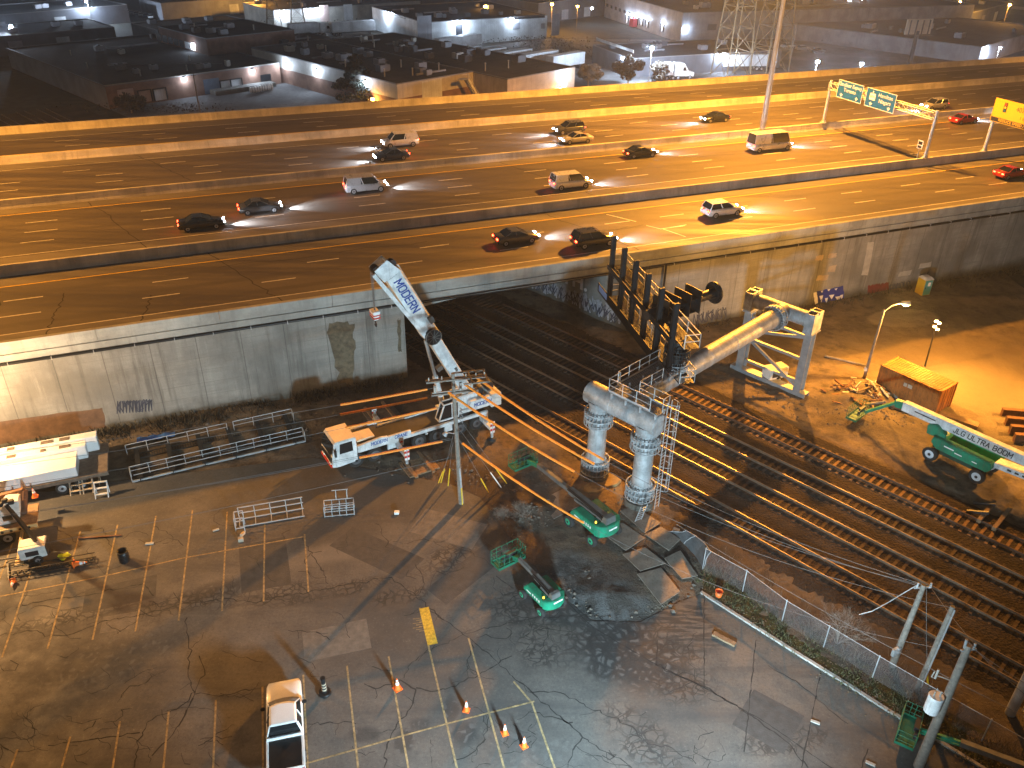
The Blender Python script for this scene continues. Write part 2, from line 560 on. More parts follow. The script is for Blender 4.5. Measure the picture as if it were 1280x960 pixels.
def g_asphalt():
    k = NT('asphalt_lot', 0.8, 0.35)
    big = k.noise(0.09, 6); mid = k.noise(0.6, 7, rough=0.68); fine = k.noise(5.5, 8, rough=0.85)
    w = k.noise(0.5, 5)
    wob = k.math('MULTIPLY', k.math('SUBTRACT', w, 0.5), 1.0)
    c = k.mix(k.rng(big, 0.36, 0.66), (0.07, 0.066, 0.062), (0.135, 0.126, 0.115))
    c = k.mix(k.rng(mid, 0.45, 0.72, 0, 0.55), c, (0.07, 0.068, 0.065))
    c = k.mix(k.rng(mid, 0.25, 0.4, 0.5, 0), c, (0.19, 0.18, 0.165))
    c = k.mix(k.rng(fine, 0.48, 0.66, 0, 0.6), c, (0.045, 0.044, 0.042))
    c = k.mix(k.rng(fine, 0.33, 0.44, 0.45, 0), c, (0.26, 0.25, 0.23))
    # long smears of old sealing along the row
    st = k.noise(1.0, 5, k.map((0.05, 0.5, 1), (0, 0, R(-18.7))))
    c = k.mix(k.rng(st, 0.52, 0.68, 0, 0.55), c, (0.055, 0.055, 0.056))
    # broken alligator areas
    zones = [((790, 800), 5.2, 3.6, -20), ((690, 800), 3.0, 2.6, 20), ((845, 850), 2.4, 2.0, 0), ((800, 920), 1.6, 3.0, 40),
             ((640, 760), 1.8, 2.4, 0), ((420, 738), 4.6, 0.8, 19), ((330, 745), 3.6, .9, 19), ((235, 752), 4.0, 1.0, 19), ((560, 700), 3.0, 1.4, 40), ((500, 745), 2.2, 1.0, 20), ((980, 925), 3.0, 1.0, 10), ((90, 770), 4.5, .8, 19)]
    mask = None
    for (p, rx, ry, rz) in zones:
        a = at(*p); s = k.spot(a.x, a.y, 0.55, 1.15, rx, ry, R(rz), wob)
        mask = s if mask is None else k.math('MAXIMUM', mask, s)
    wv = k.n.new('ShaderNodeVectorMath'); wv.operation = 'ADD'
    nc = k.n.new('ShaderNodeTexNoise'); nc.inputs['Scale'].default_value = 1.3; nc.inputs['Detail'].default_value = 4
    k.L.new(k.tc, nc.inputs['Vector'])
    sc = k.n.new('ShaderNodeVectorMath'); sc.operation = 'SCALE'; sc.inputs['Scale'].default_value = 0.9
    k.L.new(nc.outputs['Color'], sc.inputs[0]); k.L.new(k.tc, wv.inputs[0]); k.L.new(sc.outputs['Vector'], wv.inputs[1])
    v1 = k.voro(1.75, vec=wv.outputs['Vector']); v2 = k.voro(0.9, vec=wv.outputs['Vector'])
    cr = k.math('MAXIMUM', k.rng(v1, 0.02, 0.13, 0.9, 0), k.rng(v2, 0.015, 0.06, 1, 0))
    cr = k.math('MULTIPLY', cr, mask)
    # dark wet heart of the broken area
    for (p, rx, ry, rz, f) in [((785, 815), 3.9, 2.7, -25, .75), ((705, 750), 3.2, 2.4, 0, .65), ((505, 927), .55, .75, 0, .6), ((563, 885), .5, .9, 0, .5), ((580, 917), .7, .8, 0, .6), ((455, 918), .9, .5, 0, .55), ((525, 905), .6, .4, 0, .4), ((270, 737), 2.6, .8, 19, .5), ((140, 825), 4.5, 1.6, 25, .35), ((660, 930), 2.5, 2.5, 0, .2)]:
        a = at(*p); c = k.mix(k.math('MULTIPLY', k.spot(a.x, a.y, 0.6, 1.25, rx, ry, R(rz), wob), f), c, k.mix(k.rng(v1, .16, .34), (0.026, 0.026, 0.027), (0.115, 0.115, 0.115)))
    # churned grey tyre marks at the haul road
    a = at(850, 775); tr = k.noise(2.2, 5, k.map((0.25, 1.8, 1), (0, 0, R(62))))
    c = k.mix(k.math('MULTIPLY', k.spot(a.x, a.y, 0.5, 1.1, 3.4, 2.6, R(-40), wob), k.rng(tr, .42, .55)), c, (0.035, 0.037, 0.038))
    for (p, rx, ry, rz) in [((930, 760), 2.0, 1.2, -45), ((100, 760), 5, 1.2, 19), ((420, 690), 4, 1.2, 20)]:
        a = at(*p); c = k.mix(k.math('MULTIPLY', k.spot(a.x, a.y, 0.3, 1.2, rx, ry, R(rz), wob), 0.45), c, (0.21, 0.195, 0.175))
    # expansion lines of the concrete strip beside the kerb
    c = k.mix(k.math('MULTIPLY', cr, k.rng(k.noise(0.45, 3), .35, .6, .35, .9)), c, (0.028, 0.027, 0.026))
    k.color(c)
    k.rough(k.rng(mid, 0.3, 0.7, 0.62, 0.92))
    h = k.math('SUBTRACT', k.math('MULTIPLY', fine, 0.25), k.math('MULTIPLY', cr, 0.22))
    k.bump(h, 0.6, 0.05)
    return k.m


def g_ballast():
    k = NT('ballast', 0.95, 0.2)
    v = k.voro(5.5, 'F1'); n = k.noise(0.25, 5); f = k.noise(9, 5, rough=0.8)
    c = k.mix(k.rng(n, 0.35, 0.65), (0.032, 0.024, 0.018), (0.072, 0.053, 0.038))
    c = k.mix(k.rng(f, 0.45, 0.7, 0, 0.8), c, (0.018, 0.014, 0.011))
    c = k.mix(k.rng(f, 0.62, 0.74, 0, 0.6), c, (0.16, 0.125, 0.09))
    k.color(c)
    k.bump(k.math('ADD', v, f), 1.0, 0.12)
    return k.m


def g_road(name, base, streak=True):
    k = NT(name, 0.78, 0.35)
    k.m['x'] = 1
    vec = k.map((1, 1, 1), (0, 0, -TH))
    along = k.map((0.03, 0.75, 1), (0, 0, -TH))
    big = k.noise(0.05, 5); st = k.noise(1.0, 5, along); fine = k.noise(5, 7, rough=0.85); mid = k.noise(0.8, 6)
    lo = tuple(x * 0.72 for x in base); hi = tuple(x * 1.25 for x in base)
    c = k.mix(k.rng(st, 0.35, 0.65), lo, hi)
    c = k.mix(k.rng(big, 0.4, 0.65, 0, 0.35), c, tuple(x * 0.6 for x in base))
    c = k.mix(k.rng(fine, 0.4, 0.75, 0, 0.4), c, tuple(x * 0.5 for x in base))
    c = k.mix(k.rng(mid, 0.55, 0.75, 0, 0.25), c, tuple(x * 1.5 for x in base))
    sx = k.n.new('ShaderNodeSeparateXYZ'); k.L.new(vec, sx.inputs[0])
    if streak:
        ph = k.math('FRACT', k.math('DIVIDE', k.math('ADD', sx.outputs['Y'], k.math('MULTIPLY', mid, .35)), 3.2))
        oil = k.rng(k.math('ABSOLUTE', k.math('SUBTRACT', ph, .42)), .05, .2, 1, 0)
        c = k.mix(k.math('MULTIPLY', oil, k.rng(st, .3, .7, .1, .5)), c, tuple(x * .5 for x in base))
        blot = k.noise(1.0, 5, k.map((.16, .9, 1), (0, 0, -TH), (7, 3, 0)))
        c = k.mix(k.rng(blot, .6, .72, 0, .45), c, tuple(x * .45 for x in base))
        c = k.mix(k.rng(blot, .3, .38, .35, 0), c, tuple(x * 1.5 for x in base))
    k.color(c)
    k.rough(k.rng(st, 0.3, 0.7, 0.55, 0.85))
    k.bump(fine, 0.25, 0.03)
    return k.m


def g_concrete(name, base, joint=True, dirty=0.5, z0=0.0, z1=8.0):
    k = NT(name, 0.85, 0.3)
    sx = k.n.new('ShaderNodeSeparateXYZ')
    vr = k.map((1, 1, 1), (0, 0, -TH))
    k.L.new(vr, sx.inputs[0])
    big = k.noise(0.22, 6); fine = k.noise(6, 6, rough=0.75)
    drips = k.noise(1.0, 6, k.map((1.1, 1.1, 0.07)), rough=0.7)
    boards = k.noise(1.0, 3, k.map((0.15, 0.15, 2.4)))
    c = k.mix(k.rng(big, 0.35, 0.65), tuple(x * 0.72 for x in base), tuple(x * 1.18 for x in base))
    c = k.mix(k.rng(drips, 0.5, 0.68, 0, 0.6 * dirty), c, tuple(x * 0.42 for x in base))
    c = k.mix(k.rng(drips, 0.34, 0.46, 0.35 * dirty, 0), c, tuple(min(0.8, x * 1.5) for x in base))
    c = k.mix(k.rng(boards, 0.45, 0.6, 0, 0.3), c, tuple(x * 0.75 for x in base))
    c = k.mix(k.rng(fine, 0.45, 0.8, 0, 0.35), c, tuple(x * 0.55 for x in base))
    if joint:
        for sp, w, f in ((3.6, 0.015, 0.7),):
            fr = k.math('ABSOLUTE', k.math('SUBTRACT', k.math('FRACT', k.math('DIVIDE', sx.outputs['X'], sp)), 0.5))
            c = k.mix(k.math('MULTIPLY', k.rng(fr, 0.0, w, 1, 0), f), c, tuple(x * 0.25 for x in base))
        fz = k.math('ABSOLUTE', k.math('SUBTRACT', k.math('FRACT', k.math('DIVIDE', sx.outputs['Z'], 1.22)), 0.5))
        c = k.mix(k.math('MULTIPLY', k.rng(fz, 0.0, 0.02, 1, 0), k.rng(big, 0.4, 0.6, 0.05, 0.5)), c, tuple(x * 0.3 for x in base))
        # grime and moss creeping up from the ground
        low = k.math('SUBTRACT', sx.outputs['Z'], k.math('MULTIPLY', k.noise(0.5, 5), 2.2))
        c = k.mix(k.rng(low, -0.9, 0.3, 0.8, 0), c, (0.06, 0.055, 0.042))
    k.color(c)
    k.bump(k.math('ADD', fine, boards), 0.35, 0.05)
    return k.m


g_ground(); g_dirt(); g_asphalt(); g_ballast()
g_road('asphalt_road', (0.10, 0.088, 0.075))
g_road('asphalt_shoulder', (0.15, 0.14, 0.128), False)
g_concrete('concrete_wall', (0.27, 0.27, 0.255), True, 1.15)
g_concrete('concrete_dark', (0.24, 0.235, 0.22))
g_concrete('concrete_barrier', (0.52, 0.50, 0.45), False, 0.7)
g_concrete('concrete_fascia', (0.36, 0.37, 0.355), False, 0.7)
g_concrete('concrete_kerb', (0.42, 0.41, 0.385), False, 0.5)
mat('line_white', (0.55, 0.54, 0.5), 0.7, var=0.35, scale=4)
mat('line_yellow', (0.62, 0.42, 0.05), 0.7, var=0.25, scale=4)
mat('line_lot', (0.27, 0.20, 0.10), 0.85, var=0.65, scale=3.5)
mat('line_lot_bright', (0.55, 0.36, 0.03), 0.8, var=0.45, scale=5)
mat('crack', (0.024, 0.022, 0.02), 0.95, var=0.3)
mat('dark_stripe', (0.03, 0.03, 0.032), 0.6)

tag(MB().sheet([(-2500, -300), (2500, -300), (2500, 4000), (-2500, 4000)], -0.35).build('ground', 'ground_far'), kind='structure')

LOT = [at(*p) for p in [(-520, 700), (-150, 600), (60, 615), (160, 600), (390, 572), (480, 590), (560, 604), (600, 622), (640, 676), (690, 735), (740, 776), (800, 778), (850, 752), (882, 741), (1000, 814), (1110, 886), (1205, 947), (1330, 1040)]] + [Vector((28, 4, 0)), Vector((-60, 4, 0))]
LOT2 = [(p.x, p.y) for p in LOT]
# rough earth round the works, as a fine sheet with real bumps
nx, ny, cs, ox, oy = 300, 226, 0.41, -62.0, 22.0
mounds = [(at(640, 655), 1.9, 0.8, 0.9), (at(665, 640), 1.3, 1.0, 0.6), (at(1085, 490), 2.6, 1.5, 0.9), (at(520, 570), 3, 1, .25), (at(760, 745), 3.2, 1.6, 0.28), (at(1060, 500), 1.6, 1.2, 0.5), (at(745, 610), 1.5, 1.2, .35), (at(300, 515), 9, 1.2, .35), (at(1240, 375), 6, 1.6, .5)]
dirt = MB()
vs = []
for j in range(ny):
    for i in range(nx):
        x = ox + i * cs; y = oy + j * cs
        z = 0.03 + 0.16 * (noise.noise((x * 0.23, y * 0.23, 0))) + 0.09 * noise.noise((x * 0.9, y * 0.9, 3.1)) + 0.075 * noise.noise((x * 1.9, y * 1.9, 7)) + 0.05 * abs(noise.noise((x * 4.1, y * 4.1, 5)))
        for (c, rx, ry, h) in mounds:
            d = math.hypot((x - c.x) / rx, (y - c.y) / ry)
            if d < 2.2:
                z += h * math.exp(-d * d * 1.6) * (1 + 0.5 * noise.noise((x * 1.4, y * 1.4, 9)))
        n_ = (x + y) * Q
        if inside((x, y), LOT2):
            z = min(z, -0.05)
        else:
            dl = seg_dist((x, y), LOT2)
            if dl < 1.2: z = min(z, -0.02 + 0.11 * dl + 0.03 * noise.noise((x * 2, y * 2, 0)))
        if n_ > 43.2 and n_ < 60.0:
            z = min(z, -0.02)
        vs.append((x, y, z))
dirt._add(vs, [(j * nx + i, j * nx + i + 1, (j + 1) * nx + i + 1, (j + 1) * nx + i) for j in range(ny - 1) for i in range(nx - 1)], True)
tag(dirt.build('dirt_ground', 'dirt'), kind='structure')
tag(MB().sheet(LOT2, 0.012).build('parking_lot', 'asphalt_lot'), kind='structure')

# painted stalls
lm = MB(); lb = MB()


LZ = [0.016]


def line(px, w=0.11, b=None, z=0.0, zz=0):
    LZ[0] += 0.00025
    z = z or LZ[0]
    (b or lm).ribbon([at(*p, zz) for p in px], w, z)


for p in [((40, 710), (2.5, 822)), ((100.5, 664), (59.5, 811)), ((147, 656), (115.7, 800)), ((195, 645), (169.2, 789.5)), ((240.7, 637.5), (223.2, 776)), ((284, 640), (277.5, 764)), ((331, 655), (329.5, 752)), ((380.7, 668), (385.7, 740)), ((20, 668), (-40, 830))]:
    line(p)
line(((-60, 757), (0, 745.7), (127, 721), (230, 697.5), (380, 671)), 0.10)
for p in [((270, 875), (265.5, 985)), ((211, 890), (202, 985)), ((150, 902), (137, 985)), ((88, 921), (70, 985)), ((22, 937), (5, 985)), ((328.2, 858.7), (329, 985)), ((379.2, 843.7), (386, 985)), ((433.7, 832.5), (450.5, 985)), ((485.7, 821), (515, 985)), ((524.5, 760), (577, 985)), ((585.5, 797.5), (637, 985)), ((642, 852), (665, 879), (702, 985))]:
    line(p)
line(((300, 978), (386, 953.7), (445, 937), (503.7, 920), (558.7, 905), (612, 891.2), (668, 877)), 0.10)
line(((530, 760), (541, 806)), 0.62, lb, 0.027)
for k_ in range(9):
    a = at(516 + (k_ % 3) * 4, 774 + k_ * 1.9); lm.ribbon([a, a + Vector((0.55, 0.1, 0))], 0.05, 0.016)
tag(lm.build('stall_lines', 'line_lot'), kind='structure')
tag(lb.build('yellow_stall_patch', 'line_lot_bright'), kind='structure')

# long cracks, traced and roughened
ck = MB()


def crack(px, w=0.07, jit=0.12, br=True):
    pts = [at(*p) for p in px]
    out = [pts[0]]
    for a, b in zip(pts[:-1], pts[1:]):
        n = max(2, int((b - a).length / 0.28))
        for i in range(1, n + 1):
            q = a.lerp(b, i / n)
            if i < n: q = q + Vector((random.gauss(0, jit), random.gauss(0, jit), 0)) * 0.6
            out.append(q)
    for a, b in zip(out[:-1], out[1:]):
        ck.ribbon([a, b], w * random.uniform(0.5, 1.5), 0.0155)
        if br and random.random() < 0.10:
            ang = random.uniform(0, 2 * PI); q = b
            for _ in range(random.randint(2, 6)):
                ang += random.gauss(0, .4)
                r_ = q + Vector((math.cos(ang), math.sin(ang), 0)) * 0.25
                ck.ribbon([q, r_], w * 0.45, 0.0152); q = r_


for px in [((234, 772), (236, 800), (235, 842), (244, 866), (222, 886), (190, 900), (178, 916), (168, 960)), ((244, 866), (228, 900), (210, 925), (190, 945)), ((249, 820), (256, 838), (244, 866)), ((60, 932), (112, 925), (175, 916)), ((0, 930), (18, 942)), ((244, 868), (280, 869), (320, 861)),
           ((0, 795), (46, 788), (56, 796), (92, 792), (125, 778), (180, 768), (225, 756), (280, 748), (320, 754), (360, 744), (400, 738), (450, 728), (490, 722)), ((20, 760), (60, 750), (120, 742), (180, 730), (192, 745)),
           ((490, 722), (520, 745), (545, 768), (570, 786), (590, 800), (620, 826), (640, 845)), ((520, 860), (545, 864), (570, 858), (612, 836), (640, 820)), ((455, 855), (475, 860), (500, 850), (520, 862), (516, 880), (496, 905), (484, 930), (480, 960)), ((612, 895), (606, 925), (585, 945), (566, 955)), ((505, 848), (515, 828), (535, 812), (585, 792), (640, 778), (680, 770)),
           ((383, 905), (430, 902), (445, 905)), ((640, 845), (672, 872), (700, 895), (716, 910), (728, 922), (745, 932), (775, 948), (800, 975)), ((660, 890), (690, 896), (716, 903)), ((728, 922), (716, 938), (710, 960)), ((660, 865), (700, 866), (730, 880), (752, 892), (790, 908), (810, 930), (840, 935), (870, 955)), ((640, 770), (690, 772), (730, 768)),
           ((820, 832), (880, 858), (940, 895), (980, 925), (1010, 960)), ((960, 832), (1000, 856), (1030, 880), (1060, 905)), ((378, 672), (395, 700), (408, 722)), ((505, 770), (535, 762), (555, 775)), ((100, 665), (128, 660), (140, 690)), ((590, 800), (585, 830), (600, 850)), ((360, 788), (400, 792), (412, 800))]:
    crack(px, random.uniform(0.04, 0.075))
for px in [((690, 735), (742, 785), (822, 832), (885, 862), (960, 905), (1060, 975)), ((730, 755), (770, 790)), ((822, 800), (820, 832)), ((880, 742), (880, 860)), ((945, 800), (930, 940)), ((1026, 838), (1002, 960)), ((1085, 936), (1070, 980)), ((620, 720), (640, 735))]:
    crack(px, 0.06, 0.03, False)
rc = random.Random(77)
for _ in range(150):
    px, py = rc.uniform(0, 900), rc.uniform(650, 960)
    if py < 700 and px > 560: continue
    a0 = rc.uniform(0, PI); x, y = px, py; pts = [(x, y)]
    for _k in range(rc.randint(2, 5)):
        a0 += rc.gauss(0, .7); x += 14 * math.cos(a0); y += 8 * math.sin(a0); pts.append((x, y))
    if all(inside(tuple(at(*q))[:2], LOT2) for q in pts): crack(pts, rc.uniform(.02, .045), .1)
tag(ck.build('asphalt_cracks', 'crack'), kind='structure')
# old asphalt repairs, slightly different in tone
mat('patch_dark', (.06, .058, .056), .85, var=.3, scale=2, bump=.3); mat('patch_pale', (.135, .125, .112), .85, var=.3, scale=2, bump=.3)
for m_, lst in (('patch_dark', [((150, 742), 2.2, 1.1, 20), ((330, 705), 1.6, 2.4, 19), ((470, 690), 3.2, 1.2, -30), ((585, 715), 1.0, 3.0, -40), ((960, 900), 1.5, 1.5, -36)]), ('patch_pale', [((148, 778), 1.0, .7, 15), ((420, 800), 2.0, 1.2, 18), ((560, 660), 2.5, 1.4, -20)])):
    b = MB()
    for (p, w_, h_, rz) in lst:
        c_ = at(*p); b.sheet([(c_.x + x * math.cos(R(rz)) - y * math.sin(R(rz)), c_.y + x * math.sin(R(rz)) + y * math.cos(R(rz))) for x, y in ((-w_, -h_), (w_, -h_ * 1.05), (w_ * 1.03, h_), (-w_ * .97, h_))], .0135 + .0001 * lst.index((p, w_, h_, rz)))
    tag(b.build('asphalt_repairs', m_), kind='structure')

# ================================================================== railway
bal = MB()
nu, nn_ = 300, 17
vs = []
for i in range(nu):
    for j in range(nn_):
        u = -190 + i * 0.83; n_ = 42.7 + j * (60.6 - 42.7) / (nn_ - 1)
        e = min(1, min(n_ - 42.7, 60.6 - n_) / 1.1)
        z = -0.06 + 0.18 * e + 0.035 * noise.noise((u * 0.7, n_ * 0.7, 2)) - 0.05 * (0.5 + 0.5 * math.cos((n_ - 45.35) * 2 * PI / 4.2)) * 0
        vs.append(tuple(un(u, n_, z)))
bal._add(vs, [(i * nn_ + j, (i + 1) * nn_ + j, (i + 1) * nn_ + j + 1, i * nn_ + j + 1) for i in range(nu - 1) for j in range(nn_ - 1)], True)
tag(bal.build('ballast_bed', 'ballast'), kind='structure')

mat('sleeper_wood', (0.065, 0.042, 0.027), 0.9, var=0.5, scale=1.7, bump=0.4)
mat('sleeper_fresh', (0.22, 0.125, 0.06), 0.85, var=0.4, scale=1.7, bump=0.4)
mat('rail_steel', (0.32, 0.25, 0.19), 0.42, 0.85, var=0.2, scale=2)
mat('rail_rust', (0.10, 0.055, 0.035), 0.7, 0.3, var=0.3, scale=3)
slp = MB().bb(-0.115, 0.115, -1.3, 1.3, -0.09, 0.09)
tr_lab = ['railway track nearest the parking lot and steel columns, second-shiniest rails', 'second railway track out from the columns, between two other tracks with bright rails', 'railway track under the middle of the long steel pipe, dim rusty rails', 'railway siding furthest from the lot, beside the white boom lift, with pale sleepers']
for ti, (nc, g_, mk) in enumerate([(45.35, 0.76, 'rail_steel'), (49.65, 0.77, 'rail_steel'), (53.55, 0.76, 'rail_steel'), (57.55, 0.80, 'rail_rust')]):
    t = thing('railway_track', tr_lab[ti], 'railway track', un(0, nc, 0.0), R(-45), 'parallel railway tracks')
    for sgn in (-1, 1):
        y = sgn * g_
        prof = [(-0.07, 0.2), (0.07, 0.2), (0.07, 0.225), (0.018, 0.245), (0.018, 0.32), (0.036, 0.33), (0.036, 0.37), (-0.036, 0.37), (-0.036, 0.33), (-0.018, 0.32), (-0.018, 0.245), (-0.07, 0.225)]
        b = MB(); b.loft([[(x, y + a, z) for (a, z) in prof] for x in ((-190, 58) if ti < 3 else (-60, 12.5))])
        r_ = b.build('rail', mk, t)
    first = None
    for k_ in range(100):
        x = -41 + k_ * 0.6
        if ti == 3 and x > 12.4: break
        if first is None:
            first = slp.build('sleeper', 'sleeper_fresh' if ti == 3 else 'sleeper_wood', t)
            s_ = first
        else:
            s_ = first.copy(); COL.objects.link(s_)
        s_.parent = t
        s_.location = (x, random.gauss(0, 0.03), 0.105 + random.uniform(-0.03, 0.01) - 0.035)
        s_.rotation_euler = (random.gauss(0, 0.01), 0, random.gauss(0, 0.012))
    far = MB()
    for k_ in range(150):
        x = -131 + k_ * 0.6
        far.bb(x - 0.115, x + 0.115, -1.3, 1.3, 0.02, 0.19)
    if ti < 3:
        for k_ in range(56):
            x = 19.2 + k_ * 0.6; far.bb(x - 0.115, x + 0.115, -1.3, 1.3, 0.02, 0.19)
    f = far.build('distant_sleepers', 'sleeper_wood', t); f['kind'] = 'stuff'
# buffer stop of stacked timbers at the siding end
t = thing('buffer_stop', 'crossed timber buffer stop lying at the end of the pale siding', 'buffer stop', at(1235, 645), R(-45))
b = MB(); b.bar((-0.2, -1.6, .32), (-0.2, 1.7, .32), .28, .3); b.build('cross_beam', 'timber', t)
b = MB(); b.bar((0.9, -1.7, .3), (0.9, 1.5, .3), .28, .3); b.build('cross_beam', 'timber', t)
b = MB(); b.bar((-1.3, 0.6, .15), (0.1, .7, .75), .2, .2); b.build('brace', 'dark_metal', t)
b = MB(); b.bar((-1.3, -0.8, .15), (0.1, -.7, .75), .2, .2); b.build('brace', 'dark_metal', t)

# ================================================================== elevated highway
ZR = 8.6
TW = 66.5                    # outer face of the near parapet
S0, S1 = 16.1, 41.0          # underpass opening along the road
VD = Vector((-Q, Q, 0))      # direction the railway runs under the road


def across(p, t):            # follow the railway direction from p until road offset t
    d = VD; tv = Vector((-HS, HC, 0))
    k_ = (t - p.dot(tv)) / d.dot(tv)
    return p + d * k_


PL, PR = hw(S0, TW + 0.5), hw(S1, TW + 0.5)
TF = 139.6
emb = MB()
emb.prism([tuple(p)[:2] for p in (hw(-260, TW + 0.5), PL, across(PL, TF), hw(-260, TF))], -0.6, ZR - 0.04)
emb.prism([tuple(p)[:2] for p in (PR, hw(520, TW + 0.5), hw(520, TF), across(PR, TF))], -0.6, ZR - 0.04)
tag(emb.build('embankment', 'concrete_dark'), kind='structure')
road = MB().sheet([hw(-260, TW + .42), hw(520, TW + .42), hw(520, TF - .4), hw(-260, TF - .4)], ZR)
tag(road.build('highway_road', 'asphalt_road'), kind='structure')
sh = MB()
for (t0, t1) in ((66.95, 69.8), (80.35, 82.62), (83.4, 87.7), (101.3, 103.1), (103.9, 106.6), (119.6, 122.1), (122.9, 126.6), (135.2, 138.4)):
    sh.sheet([hw(-260, t0), hw(520, t0), hw(520, t1), hw(-260, t1)], ZR + 0.005)
tag(sh.build('highway_shoulders', 'asphalt_shoulder'), kind='structure')

mk = MB(); my = MB()


def dash(b, t, starts, l=3.1, w=0.16):
    for s in starts:
        b.sheet([hw(s, t - w / 2), hw(s + l, t - w / 2), hw(s + l, t + w / 2), hw(s, t + w / 2)], ZR + 0.011)


ser = lambda a, p, n: [a + p * i for i in range(n)]
dash(mk, 73.5, [-39, -28, -16.7, -5.6, 4.6, 16.8, 28, 37, 46.5, 55.3, 64, 72.8, 85.2, 94, 103, 112, 121, 130])
dash(mk, 76.85, [-39, -28.5, -16.8, -4.7, 9.3, 20.6, 31.2, 41.5, 48.4, 57, 65.3, 73.7, 83, 92, 101, 110, 119, 128])
for t, a in ((91.5, -39.9), (94.6, -39.8), (97.7, -40.0), (110.3, -45), (113.5, -45.1), (116.4, -49), (129.4, -38), (132.5, -51)):
    dash(mk, t, ser(a, 11.5, 34))
for t in (69.9, 88.0, 119.3, 135.0):
    mk.sheet([hw(-260, t - .07), hw(520, t - .07), hw(520, t + .07), hw(-260, t + .07)], ZR + 0.011)
for t in (80.2, 101.0, 106.8, 126.8):
    my.sheet([hw(-260, t - .09), hw(520, t - .09), hw(520, t + .09), hw(-260, t + .09)], ZR + 0.011)
# survey ticks painted at the joint
for a, b_ in (((808, 282), (825, 286)), ((828, 286), (857, 296)), ((828, 286), (858, 281)), ((758, 268), (795, 277))):
    mk.ribbon([at(*a, ZR), at(*b_, ZR)], .14, ZR + 0.012)
tag(mk.build('lane_markings', 'line_white'), kind='structure')
tag(my.build('yellow_edge_lines', 'line_yellow'), kind='structure')
jt = MB()
for s, t0, t1, sl_ in ((6.5, 67, 82.5, 6), (42, 67, 82.5, 5.5), (-4, 83.2, 103, 7), (46, 83.2, 103, 7), (-13, 67, 77, -1), (-18, 67, 77, -1), (-6, 67, 74, -1.2), (55, 104, 122, 8), (2, 104, 122, 8)):
    n = 24; pts = [hw(s - sl_ * i / n + random.gauss(0, .12), t0 + (t1 - t0) * i / n) for i in range(n + 1)]
    jt.ribbon(pts, 0.1, ZR + 0.009)
for i in range(16):
    s = random.uniform(-15, 110); t = random.choice([75.2, 78.4, 71.8, 93, 96.2, 99.3, 90, 108.5, 112])
    L_ = random.uniform(4, 13); n = int(L_ / .6)
    jt.ribbon([hw(s + L_ * q / n, t + random.gauss(0, .05) + .3 * math.sin(q * .4)) for q in range(n + 1)], .06, ZR + 0.009)
tag(jt.build('road_cracks', 'crack'), kind='structure')


def barrier(label, t, w=0.5, h=1.0, m='concrete_barrier', seg=7.3, s0=-150, s1=420, off=0.0):
    b = MB(); s = s0 + off
    while s < s1:
        a0, a1 = s + 0.012, s + seg - 0.012
        for (z0, z1, w0, w1) in ((ZR - 0.02, ZR + 0.28, w, w * 0.72), (ZR + 0.28, ZR + h, w * 0.72, w * 0.5)):
            b.hexa([hw(a0, t - w0 / 2, z0), hw(a1, t - w0 / 2, z0), hw(a1, t + w0 / 2, z0), hw(a0, t + w0 / 2, z0),
                    hw(a0, t - w1 / 2, z1), hw(a1, t - w1 / 2, z1), hw(a1, t + w1 / 2, z1), hw(a0, t + w1 / 2, z1)])
        s += seg
    return tag(b.build('concrete_barrier', m), label, 'barrier', 'concrete barriers along the highway')


barrier('low concrete barrier between the nearest carriageway and the next, carrying the gantry posts', 83.0, .62, 1.05)
barrier('concrete barrier with the tall light mast standing on it, between opposite traffic', 103.55, .72, 1.0, off=2)
barrier('pale concrete barrier between the two farthest carriageways', 122.55, .75, 1.0, off=4)
barrier('concrete barrier along the far edge of the highway in front of the warehouses', 138.9, .7, 1.08, off=1)

# near parapet, wall, bridge
def hbox(b, s0, s1, t0, t1, z0, z1):
    return b.hexa([hw(s0, t0, z0), hw(s1, t0, z0), hw(s1, t1, z0), hw(s0, t1, z0), hw(s0, t0, z1), hw(s1, t0, z1), hw(s1, t1, z1), hw(s0, t1, z1)])


par = MB(); s = -150
while s < 420:
    a0, a1 = s + .015, s + 9.4 - .015
    hbox(par, a0, a1, TW, TW + .38, 8.82, 9.5)
    hbox(par, a0, a1, TW + .14, TW + .4, 8.42, 8.82)
    s += 9.4
p = tag(par.build('parapet', 'concrete_fascia'), 'pale concrete parapet along the near edge of the elevated highway', 'parapet')
hbox(MB(), 0, 1, 0, 1, 0, 1)
led = MB(); hbox(led, -150, S0, TW - .02, TW + .4, 7.86, 8.415); hbox(led, S0, S1, TW - .02, TW + .4, 7.86, 8.415); hbox(led, S1, 420, TW - .02, TW + .4, 7.86, 8.415)
led.build('lower_ledge', 'concrete_fascia', p)

wl = MB(); hbox(wl, -150, S0, TW + .12, TW + .49, -0.5, 7.855)
w1 = tag(wl.build('retaining_wall', 'concrete_wall'), 'stained pale concrete retaining wall behind the crane and white panels', 'retaining wall')
wr = MB(); hbox(wr, S1, 420, TW + .12, TW + .49, -0.5, 7.855)
w2 = tag(wr.build('retaining_wall', 'concrete_wall'), 'concrete retaining wall with blue graffiti behind the yellow-lit yard', 'retaining wall')
# pipes along the foot of the parapet
def conduit(s0, s1, par_):
    c = MB(); c.tube(hw(s0, TW - .12, 7.72), hw(s1, TW - .12, 7.72), .12, n=10); c.build('drain_pipe', 'black_paint', par_)
    c = MB(); s = s0 + .8
    while s < s1:
        hbox(c, s, s + .06, TW - .27, TW + .12, 7.56, 7.87); s += 3.05
    c.build('pipe_brackets', 'galv', par_)


